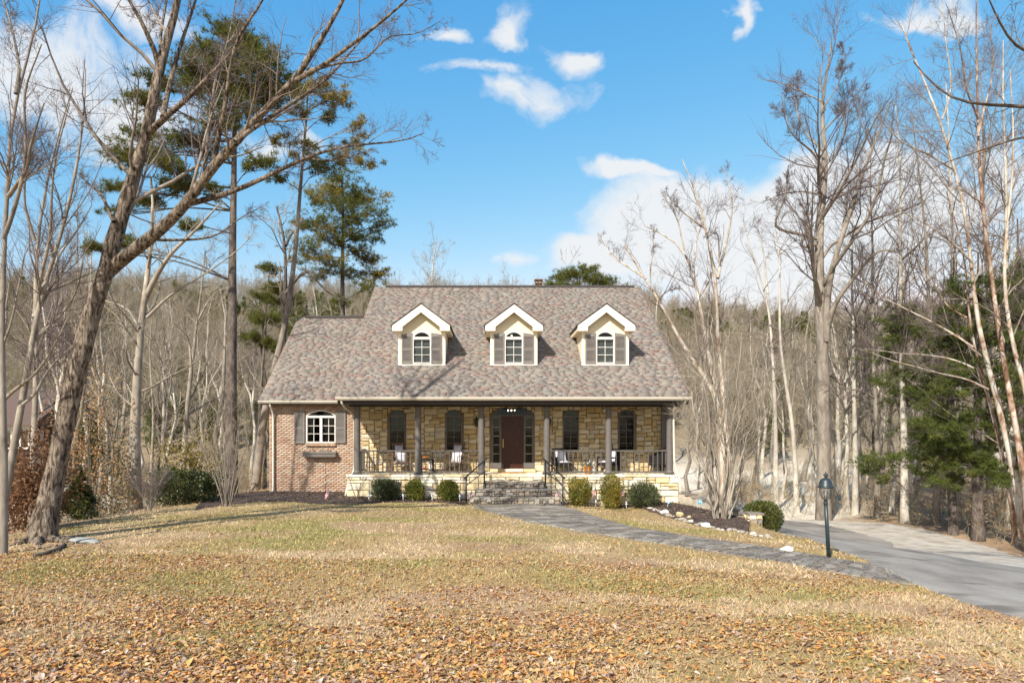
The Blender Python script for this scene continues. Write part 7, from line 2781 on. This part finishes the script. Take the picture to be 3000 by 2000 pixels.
def armchair(label, loc, rz, cl, pl):
    t = thing('armchair', label, 'armchair', (0, 0, 0), 'dark wicker armchairs on the porch')
    part_box('seat', M_WICK, t, -0.30, 0.30, -0.28, 0.28, 0.27, 0.38)
    MB().prism_x([(0.22, 0.30), (0.30, 0.30), (0.40, 0.92), (0.34, 0.94)], -0.30, 0.30).put('backrest', M_WICK, t)
    for s in (-1, 1):
        xa, xb = sorted((s * 0.30, s * 0.38))
        part_box('arm', M_WICK, t, xa, xb, -0.30, 0.30, 0.57, 0.63)
        for (ya, yb, z1) in ((-0.30, -0.23, 0.57), (0.23, 0.30, 0.57)):
            part_box('leg', M_WICK, t, xa + 0.01, xb - 0.01, ya, yb, 0, z1)
        MB().box(xa + 0.02, xb - 0.02, -0.229, 0.229, 0.30, 0.34).put('side_rail', M_WICK, t)
    t.location = loc
    for ch in t.children:
        ch.matrix_parent_inverse = Matrix.Identity(4)
    t.rotation_euler = (0, 0, rz)
    c, s = math.cos(rz), math.sin(rz)
    p = pillow(cl, (loc[0], loc[1], loc[2] + 0.42), (PI / 2, 0, rz), 0.56, 0.54, 0.12, M_CUSH, 'cushion')
    p = pillow(pl, (loc[0] - s * 0.20, loc[1] + c * 0.20, loc[2] + 0.68), (-0.2, 0, rz), 0.44, 0.44, 0.14, M_PILLOW)


armchair('dark wicker armchair right of the fourth column from the left, facing front', (PX(1648, 26.7), 26.7, fz), 0.25, 'pale seat cushion of the armchair beside the middle columns', 'white patterned pillow of the armchair beside the middle columns')
armchair('dark wicker armchair behind the fifth column, turned towards the orange pot', (PX(1782, 26.7), 26.75, fz), -1.0, 'pale seat cushion of the armchair behind the fifth column', 'white pillow of the armchair behind the fifth column')
# orange pot with white flowers
ox, oy = PX(1722, 26.15), 26.15
pt = thing('flower_pot', 'orange ceramic pot of white flowers behind the right-hand railing', 'flower pot', (ox, oy, fz))
MB().lathe((ox, oy, fz), [(0.10, 0), (0.125, 0.03), (0.15, 0.15), (0.155, 0.26), (0.165, 0.275), (0.165, 0.30), (0.14, 0.30), (0.13, 0.26)], 16).put('pot', M_ORANGE, pt)
C = np.array([ox + 0.03, oy, fz + 0.36]) + r2.normal(size=(260, 3)) * np.array([0.14, 0.10, 0.07])
G = Geo()
G.quads(leaf_quads(r2, C, 0.07, 0.5), r2.random(260))
put('leaves', G.mesh('leaves', leaf_mat('dusty_leaves', [(0.06, 0.08, 0.04), (0.14, 0.16, 0.10), (0.25, 0.25, 0.20)], 0.2)), pt)['kind'] = 'stuff'
for k in range(9):
    c = np.array([ox + r2.uniform(-0.10, 0.26), oy - 0.10 + r2.uniform(-0.04, 0.04), fz + r2.uniform(0.22, 0.50)])
    f = MB()
    for q in range(6):
        a = q * PI / 3
        f.add([c, c + np.array([math.cos(a - .4) * .04, -.008, math.sin(a - .4) * .04]), c + np.array([math.cos(a) * .055, -.012, math.sin(a) * .055]), c + np.array([math.cos(a + .4) * .04, -.008, math.sin(a + .4) * .04])], [(0, 1, 2, 3)])
    f.put('flower', M_FW, pt)
tag(MB().lathe((ox + 0.24, oy + 0.05, fz), [(0.04, 0), (0.085, 0.03), (0.10, 0.12), (0.07, 0.22), (0.045, 0.27), (0.055, 0.29)], 14).put('white_vase', M_FW), 'white vase standing beside the orange flower pot', 'vase')
# round-backed chair behind the end railing
bx_, by_ = PX(1925, 26.75), 26.75
bc = thing('barrel_chair', 'round-backed dark chair at the right end of the porch behind the railing', 'chair', (bx_, by_, fz))
arc = MB()
n = 12
for i in range(n):
    a0, a1 = -2.2 + 4.4 * i / n, -2.2 + 4.4 * (i + 1) / n
    f0 = 0.62 + 0.38 * math.cos(a0 * 0.6) ** 2
    f1 = 0.62 + 0.38 * math.cos(a1 * 0.6) ** 2
    def pr(a, rr_, z):
        return (bx_ + rr_ * math.cos(a), by_ + rr_ * math.sin(a), fz + z)
    V = [pr(a0, .36, .35), pr(a1, .36, .35), pr(a1, .40, f1), pr(a0, .40, f0), pr(a0, .30, .35), pr(a1, .30, .35), pr(a1, .34, f1), pr(a0, .34, f0)]
    arc.add(V, [(0, 1, 2, 3), (7, 6, 5, 4), (3, 2, 6, 7), (0, 4, 5, 1), (0, 3, 7, 4), (1, 5, 6, 2)])
arc.put('backrest', M_WICK, bc)
MB().lathe((bx_, by_, fz + 0.28), [(0.30, 0), (0.35, 0.02), (0.35, 0.10), (0.28, 0.13)], 18).put('seat', M_WICK, bc)
for k in range(4):
    a = PI / 4 + k * PI / 2
    MB().tube([(bx_ + .24 * math.cos(a), by_ + .24 * math.sin(a), fz + .30), (bx_ + .30 * math.cos(a), by_ + .30 * math.sin(a), fz)], [0.025, 0.018], 8).put('leg', M_WICK, bc)

# ------------------------------------------------------------------ back yard at the left: lawn chair, bench, neighbouring house
def adirondack(label, loc, rz):
    t = thing('lawn_chair', label, 'lawn chair', (0, 0, 0))
    M = plain('weathered_white_wood', (0.55, 0.53, 0.50), 0.8, var=0.15)
    for k in range(6):
        MB().bar((-0.28 + k * 0.112, 0.18, 0.22), (-0.34 + k * 0.136, 0.52, 1.02 - 0.02 * (k - 2.5) ** 2), 0.095, 0.02, up=(0, 1, 0)).put('back_slat', M, t)
    for k in range(5):
        MB().box(-0.30, 0.30, -0.38 + k * 0.115, -0.28 + k * 0.115, 0.36 - k * 0.03, 0.385 - k * 0.03).put('seat_slat', M, t)
    for s in (-1, 1):
        MB().box(s * 0.36 - 0.06, s * 0.36 + 0.06, -0.42, 0.38, 0.56, 0.585).put('arm', M, t)
        MB().box(s * 0.33 - 0.02, s * 0.33 + 0.02, -0.40, -0.30, 0, 0.56).put('leg', M, t)
        MB().bar((s * 0.31, -0.36, 0.33), (s * 0.31, 0.55, 0.06), 0.03, 0.11).put('leg', M, t)
    t.location = loc
    for ch in t.children:
        ch.matrix_parent_inverse = Matrix.Identity(4)
    t.rotation_euler = (0, 0, rz)


c = P(318, 1465, 40)
adirondack('weathered white lawn chair in the lower yard behind the big leaning trunk', (c[0], c[1], float(H(c[0], c[1]))), 0.5)
c = P(372, 1470, 41)
z = float(H(c[0], c[1]))
bn = thing('log_bench', 'low brown plank bench beside the weathered lawn chair', 'bench', (c[0], c[1], z))
MB().box(c[0] - 0.8, c[0] + 0.8, c[1] - 0.16, c[1] + 0.16, z + 0.38, z + 0.44).put('seat', M_RUST, bn)
for s in (-0.6, 0.6):
    MB().box(c[0] + s - 0.08, c[0] + s + 0.08, c[1] - 0.14, c[1] + 0.14, z - 0.1, z + 0.38).put('leg', M_RUST, bn)
nx0, nx1 = PX(-60, 46), PX(165, 46)
nb = thing('neighbouring_house', 'dark brown neighbouring house with a white-framed porch at the far left', 'house', (nx0, 46, -2.4))
nz = float(H((nx0 + nx1) / 2, 47)) - 0.3
M_NW = plain('dark_brown_siding', (0.085, 0.05, 0.038), 0.85)
M_NR = plain('dark_brown_roof', (0.11, 0.075, 0.06), 0.9)
zt_n = PZ(1245, 46)
MB().box(nx0, PX(90, 46), 46.0, 54, nz, zt_n).put('wall', M_NW, nb)
MB().prism_x([(45.3, zt_n - 0.1), (55, zt_n - 0.1), (50, zt_n + 2.6), (45.3, zt_n + 0.05)][::-1], nx0 - 0.3, PX(118, 46)).put('roof', M_NR, nb)
wf = MB()
wx0, wx1, wz0_, wz1_ = PX(12, 46), PX(88, 46), PZ(1312, 46), PZ(1252, 46)
for q in np.linspace(wx0, wx1, 4):
    wf.box(q - 0.05, q + 0.05, 45.86, 45.99, wz0_ + 0.06, wz1_ - 0.06)
wf.box(wx0 - 0.05, wx1 + 0.05, 45.85, 45.99, wz0_ - 0.06, wz0_ + 0.06)
wf.box(wx0 - 0.05, wx1 + 0.05, 45.85, 45.99, wz1_ - 0.06, wz1_ + 0.06)
wo_ = wf.put('window', M_WTRIM, nb)
for a, b_ in zip(np.linspace(wx0, wx1, 4)[:-1], np.linspace(wx0, wx1, 4)[1:]):
    MB().box(a + 0.05, b_ - 0.05, 45.95, 45.96, wz0_ + 0.06, wz1_ - 0.06).put('pane', glass_mat('neighbour_glass', 0.5, 0.25), wo_)
